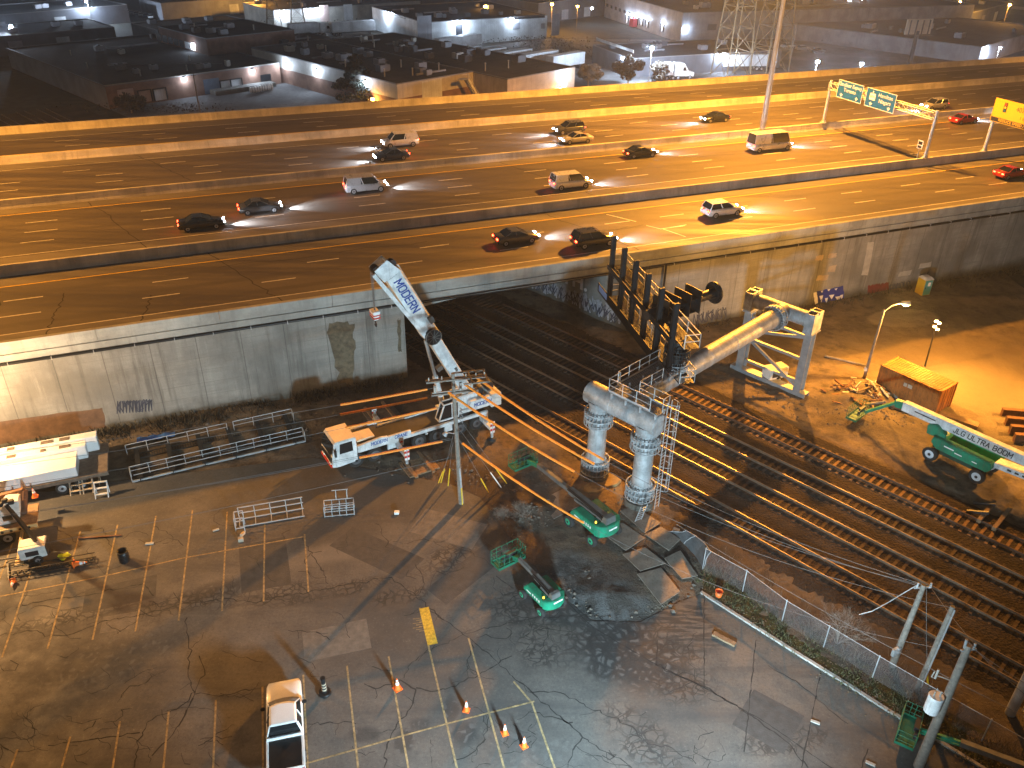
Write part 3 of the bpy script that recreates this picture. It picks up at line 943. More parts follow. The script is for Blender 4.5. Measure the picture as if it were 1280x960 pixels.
conduit(-22.5, S0 - .1, w1); conduit(S1 + 2.2, 420, w2)
c = MB(); c.path([hw(S1 + 2.2, TW - .1, 7.72), hw(S1 + 2.2, TW - .1, 0)], .11, 8); c.build('downpipe', 'black_paint', w2)
# stained repair patches and graffiti, thin films of paint and mortar; one patch paints light and shade
mat('stain_brown', (0.13, 0.11, 0.075), 0.9, var=0.5, scale=2.0)
mat('stain_grey', (0.42, 0.41, 0.38), 0.9, var=0.2, scale=1.5)
mat('stain_tan', (0.40, 0.33, 0.25), 0.9, var=0.2, scale=1.5)
mat('amber_shade_tint', (0.13, 0.075, 0.045), 0.9, var=0.35, scale=1.2)  # tone of amber lamplight and shadow on the wall
mat('graf_blue', (0.015, 0.03, 0.25), 0.6, var=0.2)
mat('graf_white', (0.7, 0.7, 0.72), 0.6, var=0.1)
mat('graf_red', (0.16, 0.02, 0.02), 0.7, var=0.3)
mat('graf_dark', (0.04, 0.045, 0.07), 0.7, var=0.4, scale=3)
mat('graf_grey', (0.34, 0.36, 0.42), 0.7, var=0.4, scale=3)


def wpt(s, z, d=0.004): return hw(s, TW + .12 - d, z)


def wpx(px, py):       # wall coordinates (s, z) under a photo pixel
    d = RIGHT * ((px - 640) / F_PX) + DOWN * ((py - 480) / F_PX) + _fw
    tv = Vector((-HS, HC, 0)); o = Vector((0, 0, CAM_Z))
    k_ = (TW + .12 - o.dot(tv)) / d.dot(tv); q = o + d * k_
    return q.x * HC + q.y * HS, q.z


def patch(b, pxs, d=0.004, rag=0.0):
    pts = [wpx(*p) for p in pxs]
    if rag:
        out = []
        for (a, c_) in zip(pts, pts[1:] + pts[:1]):
            n = 6
            for i in range(n):
                f = i / n; out.append((a[0] + (c_[0] - a[0]) * f + random.gauss(0, rag), a[1] + (c_[1] - a[1]) * f + random.gauss(0, rag)))
        pts = out
    b.face(*[wpt(s, z, d) for s, z in pts])


b = MB(); patch(b, [(411, 404), (443, 404), (443, 440), (440, 478), (424, 480), (414, 440)], .004, .12)
patch(b, [(495, 400), (501, 400), (502, 440), (498, 440)], .004, .08); b.build('stain', 'stain_brown', w1)
b = MB(); patch(b, [(-20, 530), (95, 514), (128, 510), (133, 534), (60, 545), (-20, 560)], .004, .04); b.build('amber_shade_patch', 'amber_shade_tint', w1)  # amber light and shadow at the wall's left end, painted as a patch
for px_ in ([(1085, 303), (1093, 302), (1085, 344), (1077, 344)], [(1020, 320), (1030, 318), (1028, 325), (1019, 326)], [(1036, 317), (1046, 316), (1045, 322), (1035, 323)], [(1036, 333), (1046, 331), (1043, 340), (1034, 340)], [(1022, 345), (1036, 343), (1034, 350), (1020, 351)], [(1125, 340), (1140, 338), (1138, 344), (1122, 346)], [(1150, 330), (1165, 327), (1163, 334), (1148, 336)]):
    b = MB(); patch(b, px_, .004, .03); b.build('mortar_patch', 'stain_tan' if px_[0][0] < 1080 else 'stain_grey', w2)


def scrawl(parent, m, x0, x1, y0, y1, slope, n, w=0.09, name='graffiti', d=0.008):
    """bundle of loopy paint strokes on the wall between photo columns x0, x1"""
    b = MB()
    for k_ in range(n):
        cx = x0 + (x1 - x0) * (k_ + .5) / n; cy = (y0 + y1) / 2 + slope * (cx - (x0 + x1) / 2)
        hgt = (y1 - y0) / 2; ww = (x1 - x0) / n * .62
        q = [wpx(cx + ww * random.uniform(-1, 1), cy + hgt * random.uniform(-1, 1)) for i in range(7)]
        q[0] = wpx(cx - ww * .7, cy + hgt); q[1] = wpx(cx - ww * .4, cy - hgt); q[3] = wpx(cx + ww * .7, cy + hgt * .8); q[4] = wpx(cx + ww * .6, cy - hgt * .9)
        for (a, c_) in zip(q[:-1], q[1:]):
            v = Vector((c_[0] - a[0], c_[1] - a[1])); 
            if v.length < 1e-4: continue
            sd = Vector((-v.y, v.x)).normalized() * w / 2
            b.face(wpt(a[0] - sd.x, a[1] - sd.y, d), wpt(c_[0] - sd.x, c_[1] - sd.y, d), wpt(c_[0] + sd.x, c_[1] + sd.y, d), wpt(a[0] + sd.x, a[1] + sd.y, d))
            d += 0.00004
    return b.build(name, m, parent)


b = MB(); patch(b, [(1021, 364), (1054, 357), (1055, 375), (1040, 380), (1022, 381)], .005, .05); gb = b.build('graffiti', 'graf_blue', w2)
b = MB()
for (x, y, w_, h_) in [(1024, 370, 5, 8), (1031, 373, 4, 7), (1036, 369, 7, 5), (1044, 371, 7, 6), (1026, 364, 3, 2), (1034, 362, 4, 2), (1043, 361, 4, 2), (1050, 369, 4, 7)]:
    patch(b, [(x, y), (x + w_, y - 1), (x + w_ * .5, y + h_)], .010)
b.build('white_letters', 'graf_white', gb)
b = MB(); patch(b, [(1017, 366), (1021, 365), (1023, 379), (1019, 380)], .006, .03); b.build('graffiti', 'graf_white', w2)
scrawl(w2, 'graf_red', 1085, 1110, 355, 369, -.15, 6, .28)
scrawl(w2, 'graf_dark', 866, 908, 388, 402, -.25, 7, .1)
scrawl(w2, 'graf_dark', 1112, 1138, 353, 361, -.2, 6, .07)
scrawl(w1, 'graf_dark', 146, 190, 500, 516, -.06, 11, .07)

# railway abutment under the bridge
ab = MB()
A0, A1 = hw(S1, TW + .12), across(PR, TF)
n2 = Vector((-Q, -Q, 0)) * 0.22
ab.hexa([A0 + n2 + Vector((0, 0, -.5)), A1 + n2 + Vector((0, 0, -.5)), A1 + Vector((0, 0, -.5)), A0 + Vector((0, 0, -.5)), A0 + n2 + Vector((0, 0, 7.2)), A1 + n2 + Vector((0, 0, 7.2)), A1 + Vector((0, 0, 7.2)), A0 + Vector((0, 0, 7.2))])
abw = tag(ab.build('abutment_wall', 'concrete_wall'), 'graffiti-covered abutment wall running into the dark railway underpass', 'abutment wall')
E1 = A0 + n2 * 1.02


def apt(d, z, o=0.006): return E1 + VD * d + Vector((-Q, -Q, 0)) * o + Vector((0, 0, z))


def astroke(b, q, w, o):
    for (a, c_) in zip(q[:-1], q[1:]):
        v = Vector((c_[0] - a[0], c_[1] - a[1]))
        if v.length < 1e-4: continue
        sd = Vector((-v.y, v.x)).normalized() * w / 2; o += .00005
        b.face(apt(a[0] + sd.x, a[1] + sd.y, o), apt(c_[0] + sd.x, c_[1] + sd.y, o), apt(c_[0] - sd.x, c_[1] - sd.y, o), apt(a[0] - sd.x, a[1] - sd.y, o))


b = MB()
for k_ in range(30):
    cx = 1.0 + k_ * 0.75; ph = random.uniform(0, 6)
    astroke(b, [(cx + random.uniform(-.55, .55), 1.4 + (1.1 if i % 2 else -1.1) * random.uniform(.3, 1)) for i in range(8)], .2, .006)
b.build('graffiti', 'graf_grey', abw)
b = MB()
for k_ in range(24):
    cx = 1.2 + k_ * 0.75; ph = random.uniform(0, 6)
    astroke(b, [(cx + random.uniform(-.5, .5), 1.2 + (.9 if i % 2 else -.9) * random.uniform(.2, 1)) for i in range(8)], .09, .012)
b.build('graffiti', 'graf_dark', abw)
text('graffiti_letters', 'TH.', 2.3, apt(9.0, 3.4, .03), -VD, (0, 0, 1), 'graf_white', abw, .01, 1.05, bold=.06)

# bridge deck with deep fascia beam over the railway
br = thing('railway_overbridge', 'dark-soffited concrete bridge carrying the highway over the tracks', 'bridge')
P0, P1 = hw(S0, TW + .5), hw(S1, TW + .5)
dk = MB(); dk.prism([tuple(q)[:2] for q in (P0, P1, across(P1, TF), across(P0, TF))], 7.25, ZR - .045)
dk.build('deck_slab', 'concrete_dark', br)
gd = MB()
n = 14
for i in range(n):
    a0 = S0 + (S1 - S0) * i / n; a1 = S0 + (S1 - S0) * (i + 1) / n
    f = lambda s: 7.62 - 0.75 * max(0, 1 - (s - S0) / 10.0) ** 2
    gd.hexa([hw(a0, TW + .1, f(a0)), hw(a1, TW + .1, f(a1)), hw(a1, TW + .495, f(a1)), hw(a0, TW + .495, f(a0)), hw(a0, TW + .1, 7.855), hw(a1, TW + .1, 7.855), hw(a1, TW + .495, 7.855), hw(a0, TW + .495, 7.855)])
gd.build('fascia_beam', 'concrete_fascia', br)
gd = MB(); gd.tube(hw(S0, TW - .1, 7.75), hw(S1 + 2, TW - .1, 7.75), .05, n=8); gd.tube(hw(S0, TW - .05, 7.55), hw(S1 + 2, TW - .05, 7.55), .045, n=8)
gd.build('conduits', 'black_paint', br)

# far side wall of the highway
fw_ = MB(); fe = (across(PL, TF) , across(PR, TF))
hbox(fw_, -150, fe[0].x * HC + fe[0].y * HS, TF + .005, TF + .4, -.5, ZR - .05); hbox(fw_, fe[1].x * HC + fe[1].y * HS, 420, TF + .005, TF + .4, -.5, ZR - .05)
tag(fw_.build('retaining_wall', 'concrete_dark'), 'concrete wall on the far warehouse side of the highway', 'retaining wall')
# ================================================================== high mast lights
def high_mast(s, t, watts, label, zb=9.55, ztop=42.0, aim=None):
    o = thing('high_mast_light', label, 'light mast', hw(s, t, zb), TH, 'high mast highway lights')
    b = MB(); b.tube((0, 0, 0), (0, 0, ztop - zb), 0.42, 0.17, 12); b.build('pole', 'galv_light', o)
    b = MB(); b.tube((0, 0, 0), (0, 0, .08), .62, n=12); [b.tube((.5 * math.cos(a * PI / 4), .5 * math.sin(a * PI / 4), .08), (.5 * math.cos(a * PI / 4), .5 * math.sin(a * PI / 4), .2), .04, n=6) for a in range(8)]
    b.build('base_flange', 'galv', o)
    b = MB(); b.ring((0, 0, ztop - zb), (0, 0, 1), 1.1, .07, 18); [b.bar((0, 0, ztop - zb), (1.1 * math.cos(a * PI / 3), 1.1 * math.sin(a * PI / 3), ztop - zb), .06) for a in range(6)]
    b.build('light_ring', 'galv', o)
    mat('sodium_lens', (0.9, .6, .3), .4, emit=SODIUM, es=60)
    for a in range(6):
        x, y = 1.35 * math.cos(a * PI / 3), 1.35 * math.sin(a * PI / 3)
        h = MB(); h.tube((x, y, ztop - zb - .1), (x, y, ztop - zb - .45), .16, .3, 10); h.build('luminaire', 'galv', o)
        h = MB(); h.tube((x, y, ztop - zb - .46), (x, y, ztop - zb - .5), .26, n=10); h.build('lens', 'sodium_lens', o)
    lamp('mast_lamp', (0, 0, ztop - zb - .9), watts, SODIUM, .9, o, 146, None, .4)
    if aim:
        v = Vector(aim[0]) - (hw(s, t, ztop - .9)); v.rotate(Matrix.Rotation(-TH, 3, 'Z'))
        lamp('mast_side_lamp', (0, 0, ztop - zb - .95), aim[1], SODIUM, .9, o, aim[2], None, 1.0).rotation_euler = v.to_track_quat('-Z', 'Y').to_euler()
    return o


high_mast(81.4, 103.55, 520000, 'tall tapering steel light mast on the concrete barrier left of the green signs', aim=((-14, 0, 0), 760000, 64))
high_mast(222, 103.55, 330000, 'far light mast along the highway beyond the yellow sign')
high_mast(-46, 103.55, 330000, 'distant left light mast on the same highway barrier')


def yard_mast():
    pass


# ================================================================== highway signs
mat('sign_green', (0.0, 0.10, 0.30), 0.45, var=0.06)
mat('sign_yellow', (0.62, 0.40, 0.008), 0.45, var=0.05)
mat('sign_white', (0.75, 0.75, 0.72), 0.5, var=0.04)
mat('sign_back', (0.3, 0.31, 0.32), 0.5, 0.4)


def truss(o, x0, x1, zc, h=0.9, d=0.9, n=10, m='galv_light'):
    b = MB()
    for y in (-d / 2, d / 2):
        for z in (zc - h / 2, zc + h / 2):
            b.tube((x0, y, z), (x1, y, z), .075, n=6)
    st = (x1 - x0) / n
    for i in range(n + 1):
        x = x0 + st * i
        for y in (-d / 2, d / 2):
            b.tube((x, y, zc - h / 2), (x, y, zc + h / 2), .04, n=5)
            if i < n:
                z0, z1 = (zc - h / 2, zc + h / 2) if i % 2 else (zc + h / 2, zc - h / 2)
                b.tube((x, y, z0), (x + st, y, z1), .04, n=5)
        for z in (zc - h / 2, zc + h / 2):
            b.tube((x, -d / 2, z), (x, d / 2, z), .035, n=5)
    return b.build('truss', m, o)


# gantry local frame: x runs towards the near side of the road (-t), y along +s
def gantry(label, s, t0, t1, zt=15.1):
    o = thing('sign_gantry', label, 'sign gantry', hw(s, t0, 9.6), TH - PI / 2, 'sign gantries over the highway')
    L_ = t0 - t1
    for x in (0, L_):
        b = MB(); b.tube((x, 0, 0), (x, 0, zt - 9.6 + .75), .24, .2, 12); b.build('post', 'galv_light', o)
        b = MB(); b.tube((x, 0, 0), (x, 0, .1), .5, n=10); b.tube((x, 0, .1), (x, 0, .45), .36, .26, 10); b.build('base_plate', 'galv', o)
    truss(o, 0.1, L_ - .1, zt - 9.6, n=max(8, int(L_ / 1.3)))
    return o


go = gantry('steel gantry spanning one carriageway and holding two green direction signs', 92.6, 103.55, 83.0)


def sign_panel(name, label, cat, s, t_left, width, z0, height, m, group=None):
    """x = rightwards on the sign as read, z up, face towards -s"""
    o = thing(name, label, cat, hw(s, t_left, z0), TH - PI / 2, group)
    b = MB(); b.bb(0, width, 0.02, .07, 0, height); b.build('panel', m, o, .02)
    return o


sg1 = sign_panel('direction_sign', 'green overhead sign reading Gardiner Expwy. Toronto with two down arrows', 'road sign', 92.6 - .72, 101.2, 5.2, 14.0, 2.5, 'sign_green', 'green signs on the gantry')
sg2 = sign_panel('direction_sign', 'green overhead sign reading Hamilton Niagara with a white shield', 'road sign', 92.6 - .72, 95.3, 5.7, 14.0, 2.5, 'sign_green', 'green signs on the gantry')
for o, w in ((sg1, 5.2), (sg2, 5.7)):
    b = MB(); f = .07
    b.bb(0, w, .0, .03, 0, f); b.bb(0, w, .0, .03, 2.5 - f, 2.5); b.bb(0, f, .0, .03, f, 2.5 - f); b.bb(w - f, w, .0, .03, f, 2.5 - f)
    b.build('border', 'sign_white', o)
    b = MB(); [b.bb(x - .06, x + .06, .07, .3, .2, 2.3) for x in (.7, w / 2, w - .7)]; b.build('bracket', 'galv', o)


def arrow(o, x, z, k=1.0):
    b = MB()
    b.extr([(x - .05 * k, z + .28 * k), (x + .05 * k, z + .28 * k), (x + .05 * k, z), (x - .05 * k, z)], -.002, .02)
    b.extr([(x - .32 * k, z + .14 * k), (x, z - .22 * k), (x + .32 * k, z + .14 * k), (x + .2 * k, z + .18 * k), (x, z - .02 * k), (x - .2 * k, z + .18 * k)], -.004, .02)
    b.build('down_arrow', 'sign_white', o)


XR, ZU = (1, 0, 0), (0, 0, 1)
text('sign_text', 'Gardiner Expwy.', .72, (2.6, .005, 1.95), XR, ZU, 'sign_white', sg1, bold=.0)
text('sign_text', 'Toronto', .72, (2.6, .005, 1.25), XR, ZU, 'sign_white', sg1, bold=.0)
arrow(sg1, 1.0, .42); arrow(sg1, 4.2, .42)
text('sign_text', 'Hamilton', .74, (3.75, .005, 1.85), XR, ZU, 'sign_white', sg2, bold=.0)
text('sign_text', 'Niagara', .74, (3.75, .005, 1.1), XR, ZU, 'sign_white', sg2, bold=.0)
arrow(sg2, 1.2, .42); arrow(sg2, 4.7, .42)
b = MB(); b.extr([(.75, .98), (1.85, .98), (1.85, 1.85), (1.6, 1.9), (1.3, 1.85), (1.0, 1.9), (.75, 1.85)], -.004, .02)
b.extr([(1.2, 1.9), (1.4, 1.9), (1.38, 2.2), (1.22, 2.2)], -.004, .02)
sh_ = b.build('route_shield', 'sign_white', sg2)
text('shield_text', 'QEW', .36, (1.3, -.012, 1.42), XR, ZU, 'brand_blue', sg2, bold=.0)

gy = gantry('steel gantry at the right edge holding the yellow traffic sign', 103.2, 83.0, 66.7, 15.2)
sy = sign_panel('warning_sign', 'big yellow overhead sign with signal symbol and reduced speed warning band', 'road sign', 103.2 - .72, 83.0, 11.5, 14.55, 2.3, 'sign_yellow')
b = MB(); b.bb(.1, 11.4, -.012, .02, -.62, -.08); bd = b.build('black_band', 'black_letters', sy)
b = MB(); b.bb(0, 11.5, .022, .07, -.7, -.01); b.build('lower_panel', 'sign_yellow', sy)
text('sign_text', 'REDUCE SPEED / RALENTIR', .5, (4.6, -.016, -.35), XR, ZU, 'sign_yellow', sy, bold=.01, space=1.1)
text('sign_text', '407', .85, (4.1, .014, 1.45), XR, ZU, 'black_letters', sy)
text('sign_text', '1 km', .6, (4.9, .014, .5), XR, ZU, 'black_letters', sy)
b = MB(); b.bb(1.55, 2.05, -.01, .02, .75, 1.95); tl = b.build('signal_symbol', 'black_letters', sy)
for z, c_ in ((1.72, 'red_paint'), (1.35, 'yellow_paint'), (.98, 'sign_green')):
    b = MB(); b.tube((1.8, -.02, z), (1.8, -.012, z), .15, n=12); b.build('signal_disc', c_, tl)
# small sign on a post beside the gantry foot
o = thing('small_road_sign', 'small square white sign on a short post beside the gantry foot', 'road sign', hw(91.2, 83.0, 9.6), TH - PI / 2)
b = MB(); b.tube((0, 0, 0), (0, 0, 2.3), .05, n=8); b.build('post', 'galv_light', o)
b = MB(); b.bb(-.45, .45, -.08, -.05, 1.4, 2.5); b.build('panel', 'sign_white', o, .01)
b = MB(); b.bb(-.33, .33, -.09, -.078, 1.95, 2.35); b.bb(-.33, .33, -.09, -.078, 1.5, 1.8); b.build('symbol', 'black_letters', o)

# ================================================================== vehicles on the highway
mat('head_lens', (.9, .9, .95), .2, emit=(0.85, 0.9, 1.0), es=140)
mat('tail_lens', (.5, .02, .02), .3, emit=(1.0, 0.03, 0.01), es=40)
CARP = {}


def car_paint(name, c): return mat('paint_' + name, c, 0.28, 0.25, var=0.06, coat=0.6)


def car(kind, paint, label, s, t, left=False, beam=True):
    m = car_paint(*paint)
    o = thing({'van': 'van', 'suv': 'suv', 'sedan': 'car', 'box': 'minibus'}[kind], label, {'van': 'van', 'suv': 'car', 'sedan': 'car', 'box': 'minibus'}[kind], hw(s, t, ZR + .005), TH + (PI if left else 0), 'vehicles driving on the highway')
    L_, W_, H_, hood, sill = {'sedan': (4.7, 1.82, 1.46, .98, .3), 'suv': (4.7, 1.9, 1.74, 1.1, .34), 'van': (5.1, 1.98, 1.95, 1.15, .32), 'box': (6.6, 2.15, 2.6, 1.25, .36)}[kind]
    h = L_ / 2; w = W_ / 2

    def ring(x, zt, ww, zb=sill):
        return [(x, -ww * .96, zb), (x, -ww, zb + .18), (x, -ww, zt - .14), (x, -ww * .9, zt), (x, ww * .9, zt), (x, ww, zt - .14), (x, ww, zb + .18), (x, ww * .96, zb)]
    rr = [(-h, hood * .82, w * .88, sill + .1), (-h + .12, hood * .98, w * .95, sill), (-h + .8, hood * 1.02, w, sill), (0, hood * 1.0, w, sill), (h - 1.2, hood * .96, w, sill), (h - .35, hood * .8, w * .94, sill), (h, hood * .62, w * .82, sill + .08)]
    b = MB(); b.loft([ring(x, z, ww, zb) for x, z, ww, zb in rr], True); b.build('body', m, o)
    cab = {'sedan': (-h + .75, -h + 1.55, h - 2.25, h - 1.3), 'suv': (-h + .12, -h + .45, h - 2.2, h - 1.3), 'van': (-h + .08, -h + .3, h - 1.7, h - .95), 'box': (-h + .05, -h + .15, h - 1.2, h - .6)}[kind]
    x0, x1, x2, x3 = cab; zb = hood * .97; wt = w * .78; wb = w * .94
    g = MB(); g.hexa([(x0, -wb, zb), (x3, -wb, zb), (x3, wb, zb), (x0, wb, zb), (x1, -wt, H_ - .04), (x2, -wt, H_ - .04), (x2, wt, H_ - .04), (x1, wt, H_ - .04)])
    g.build('windows', 'glass', o, .05)
    r_ = MB(); r_.hexa([(x1 - .06, -wt - .03, H_ - .05), (x2 + .06, -wt - .03, H_ - .05), (x2 + .06, wt + .03, H_ - .05), (x1 - .06, wt + .03, H_ - .05), (x1 + .05, -wt + .06, H_), (x2 - .1, -wt + .06, H_), (x2 - .1, wt - .06, H_), (x1 + .05, wt - .06, H_)])
    for y in (-1, 1):
        for (xa, xb) in ((x0, x1), (x3, x2), ((x0 + x3) / 2, (x1 + x2) / 2)):
            r_.bar((xa, y * (wb + .01), zb), (xb, y * (wt + .01), H_ - .04), .07, .06)
        if kind in ('van', 'box'):
            r_.hexa([(x0 + .05, y * (wb + .012) - .01, zb), ((x0 + x3) / 2 - .3, y * (wb + .012) - .01, zb), ((x0 + x3) / 2 - .3, y * (wb + .012) + .01, zb), (x0 + .05, y * (wb + .012) + .01, zb), (x1, y * (wt + .012) - .01, H_ - .05), ((x0 + x3) / 2 - .3, y * (wt + .012) - .01, H_ - .05), ((x0 + x3) / 2 - .3, y * (wt + .012) + .01, H_ - .05), (x1, y * (wt + .012) + .01, H_ - .05)])
    r_.build('roof', m, o)
    for x in (-h + .9, h - .95):
        for y in (-1, 1):
            wheel(o, x, y * (w - .1), .34 if kind == 'sedan' else .38, .22, side=y)
    for y in (-1, 1):
        b = MB(); b.box((h - .06, y * w * .62, hood * .66), (.14, .36, .15)); b.build('headlight', 'head_lens', o, .03)
        b = MB(); b.box((-h + .05, y * w * .68, hood * .8), (.14, .36, .2)); b.build('taillight', 'tail_lens', o, .03)
        b = MB(); b.box((x3 - .25, y * (w + .1), zb + .08), (.14, .2, .13)); b.build('wing_mirror', m, o, .03)
    if beam:
        lamp('headlamp_beam', (h + .1, 0, .62), 8000, (.8, .88, 1.0), .2, o, 70, None, .9).rotation_euler = (0, R(-80), 0)
        lamp('taillamp_glow', (-h - .25, 0, .75), 10, (1, .05, .02), .2, o)
    return o


PN = dict(black=('black', (.012, .012, .014)), white=('white', (.72, .73, .75)), silver=('silver', (.42, .43, .45)), red=('red', (.35, .015, .015)), grey=('grey', (.08, .085, .09)), blue=('blue', (.02, .035, .09)))
for a in [('sedan', 'grey', 'dark grey car above the underpass, behind a black one, lights on', 30.4, 75.1), ('suv', 'black', 'black car just left of the sign frame, nearest the parapet', 37.6, 71.7), ('suv', 'white', 'white car in the near carriageway left of the survey marks', 55.4, 75.1), ('sedan', 'red', 'red car in the near carriageway at the right edge', 99.5, 75.1),
          ('sedan', 'black', 'black car in the second carriageway, leftmost on the highway', .5, 90.0), ('sedan', 'grey', 'grey car ahead of and beside the leftmost black car', 6.9, 93.2), ('van', 'silver', 'silver van near the middle barrier, left part of the highway', 19.6, 96.6), ('van', 'white', 'white van in the second carriageway below the middle barrier', 43.4, 89.8), ('sedan', 'black', 'black car in the fast lane near the barrier with the mast', 58.3, 99.2), ('box', 'white', 'white minibus below the foot of the tall light mast', 77.4, 96.3), ('sedan', 'red', 'red car passing beneath the green sign gantry', 117.3, 99.6)]:
    car(a[0], PN[a[1]], a[2], a[3], a[4])
for a in [('van', 'white', 'white van in the oncoming carriageway, leftmost there', 28.6, 114.8), ('sedan', 'blue', 'dark blue car beside the leftmost oncoming white van', 25.8, 108.7), ('suv', 'grey', 'dark grey car in the oncoming middle lane, next to another dark car', 54.3, 113.9), ('sedan', 'silver', 'silver oncoming car nearest the barrier, middle of the highway', 53, 108.6), ('sedan', 'black', 'black oncoming car left of the tall light mast', 79.5, 113.2), ('suv', 'silver', 'silver oncoming car just beyond the green sign gantry', 120.5, 109.0)]:
    car(a[0], PN[a[1]], a[2], a[3], a[4], True)

# ================================================================== the big tubular steel gantry
# local frame: x = along the rails (u), y = across them (n)
GZ = 7.55
o = thing('pipe_gantry', 'huge cranked gantry of grey steel pipes spanning the tracks on flanged columns', 'steel gantry', un(-30.3, 42.0, 0), R(-45))
GX = lambda u: u + 30.3
GY = lambda n: n - 42.0
c1, c2 = GX(-32.55), GX(-28.1)
yc = GY(41.9)


def flange(name, c, ax, r, rc, hgt, par, m='galv', nb=22, m2='dark_metal'):
    """bolted cage joint: two flange rings, gusset plates and long bolts round a pipe"""
    c = Vector(c); ax = Vector(ax).normalized()
    a = Vector((0, 0, 1)) if abs(ax.z) < .9 else Vector((1, 0, 0))
    x = ax.cross(a).normalized(); y = ax.cross(x)
    b = MB()
    b.tube(c - ax * .06, c + ax * .06, r, n=28)
    for d in (-.33, .33):
        b.ring(c + ax * hgt * d, ax, r * .985, .05, 28, 5)
    f = b.build(name, m, par)
    g = MB()
    for i in range(nb):
        t = 2 * PI * i / nb; e = x * math.cos(t) + y * math.sin(t)
        g.bar(c - ax * hgt * .38 + e * r * .97, c + ax * hgt * .38 + e * r * .97, .05, .05)
        for s_ in (-1, 1):
            g._add([c + ax * .06 * s_ + e * rc, c + ax * .06 * s_ + e * r * .97, c + ax * hgt * .5 * s_ + e * (rc + .03)] + [c + ax * .06 * s_ + e * rc + e.cross(ax) * .025, c + ax * .06 * s_ + e * r * .97 + e.cross(ax) * .025, c + ax * hgt * .5 * s_ + e * (rc + .03) + e.cross(ax) * .025],
                   [(0, 1, 2), (5, 4, 3), (0, 3, 4, 1), (1, 4, 5, 2), (2, 5, 3, 0)])
    g.build('gusset_bolts', m, f)
    return f


for x in (c1, c2):
    b = MB(); b.tube((x, yc, .5), (x, yc, GZ - .4), .72, .70, 32); col = b.build('column', 'galv', o)
    b = MB(); b.tube((x, yc, -.3), (x, yc, .62), 1.15, n=24); b.build('concrete_footing', 'concrete_dark', col)
    flange('flange_joint', (x, yc, 1.35), (0, 0, 1), 1.12, .72, 1.6, o)
    flange('flange_joint', (x, yc, 5.75), (0, 0, 1), 1.12, .72, 1.6, o)
    b = MB(); b.tube((x, yc, GZ - 1.15), (x, yc, GZ - .3), .72, .95, 24); b.ring((x, yc, 3.4), (0, 0, 1), .715, .02, 28); b.build('collar', 'galv', col)
b = MB(); b.tube((c1 - 1.0, yc, GZ), (c2 + 1.0, yc, GZ), .86, n=36)
for xx in (c1 + 1.4, c2 - 1.3): b.ring((xx, yc, GZ), (1, 0, 0), .86, .02, 32)
cap = b.build('cap_pipe', 'galv', o)
b = MB(); b.tube((c2 + 1.0, yc, GZ), (c2 + 1.04, yc, GZ), .8, n=24); b.tube((c2 + 1.04, yc, GZ), (c2 + 1.06, yc, GZ), .35, n=16); b.build('end_plate', 'galv', cap)
mx = GX(-30.55)
b = MB(); b.tube((mx, yc, GZ), (mx, GY(63.3), GZ), .80, n=36)
for k_ in range(1, 6): b.ring((mx, yc + k_ * 3.6, GZ), (0, 1, 0), .80, .018, 32)
b.build('span_pipe', 'galv', o)
flange('end_flange_joint', (mx, GY(63.4), GZ), (0, 1, 0), 1.15, .8, 1.1, o)
b = MB(); b.tube((mx, GY(63.9), GZ), (mx, GY(65.0), GZ), .82, n=28); b.build('pipe_stub', 'galv', o)
ty = GY(65.3); ta, tb = GX(-33.9), GX(-27.8)
b = MB(); b.tube((ta, ty, GZ), (tb, ty, GZ), .70, n=30); b.build('cross_pipe', 'galv', o)
for x, sgn in ((ta, -1), (tb, 1)):
    b = MB()
    for dx in (-.38, .38):
        b.extr([(0, 0)] * 0 or [(x + dx - .03, GZ - 1.0), (x + dx + .03, GZ - 1.0), (x + dx + .03, GZ + .95), (x + dx - .03, GZ + .95)], ty - .8, ty + .8)
    for dy in (-.78, .78): b.bb(x - .42, x + .42, ty + dy - .03, ty + dy + .03, GZ - .95, GZ + .9)
    b.bb(x - .5, x + .5, ty - .12, ty + .12, GZ + .75, GZ + .97); b.bb(x - .5, x + .5, ty - .8, ty + .8, GZ - 1.06, GZ - .98)
    b.build('saddle_box', 'galv', o)
# temporary frame carrying the far end
fr = thing('pipe_trestle', 'flat grey steel trestle with diagonal braces holding the far pipe end', 'trestle', un(-30.85, 65.3, 0), R(-45))
b = MB()
hx = (tb - ta) / 2
for x in (-hx, hx):
    b = MB()
    b.bb(x - .36, x + .36, -.42, -.36, .45, GZ - 1.07); b.bb(x - .36, x + .36, .36, .42, .45, GZ - 1.07); b.bb(x - .05, x + .05, -.36, .36, .45, GZ - 1.07)
    b.build('leg', 'trestle_grey', fr)
for z in (1.3, 3.6, 5.9): MB().bar((-hx + .37, 0, z), (hx - .37, 0, z), .26, .26).build('horizontal_brace', 'trestle_grey', fr)
b = MB(); b.bar((-hx + .3, .0, 3.6), (hx - .3, 0, .75), .2, .26); b.build('diagonal_brace', 'trestle_grey', fr)
b = MB(); b.bar((-hx + .3, .0, 4.4), (hx - .3, 0, 5.8), .2, .26); b.build('diagonal_brace', 'trestle_grey', fr)
b = MB(); b.bb(-hx - .9, hx + .9, -.45, -.39, .05, .45); b.bb(-hx - .9, hx + .9, .39, .45, .05, .45); b.bb(-hx - .9, hx + .9, -.39, .39, .38, .445); b.build('base_beam', 'trestle_grey', fr)

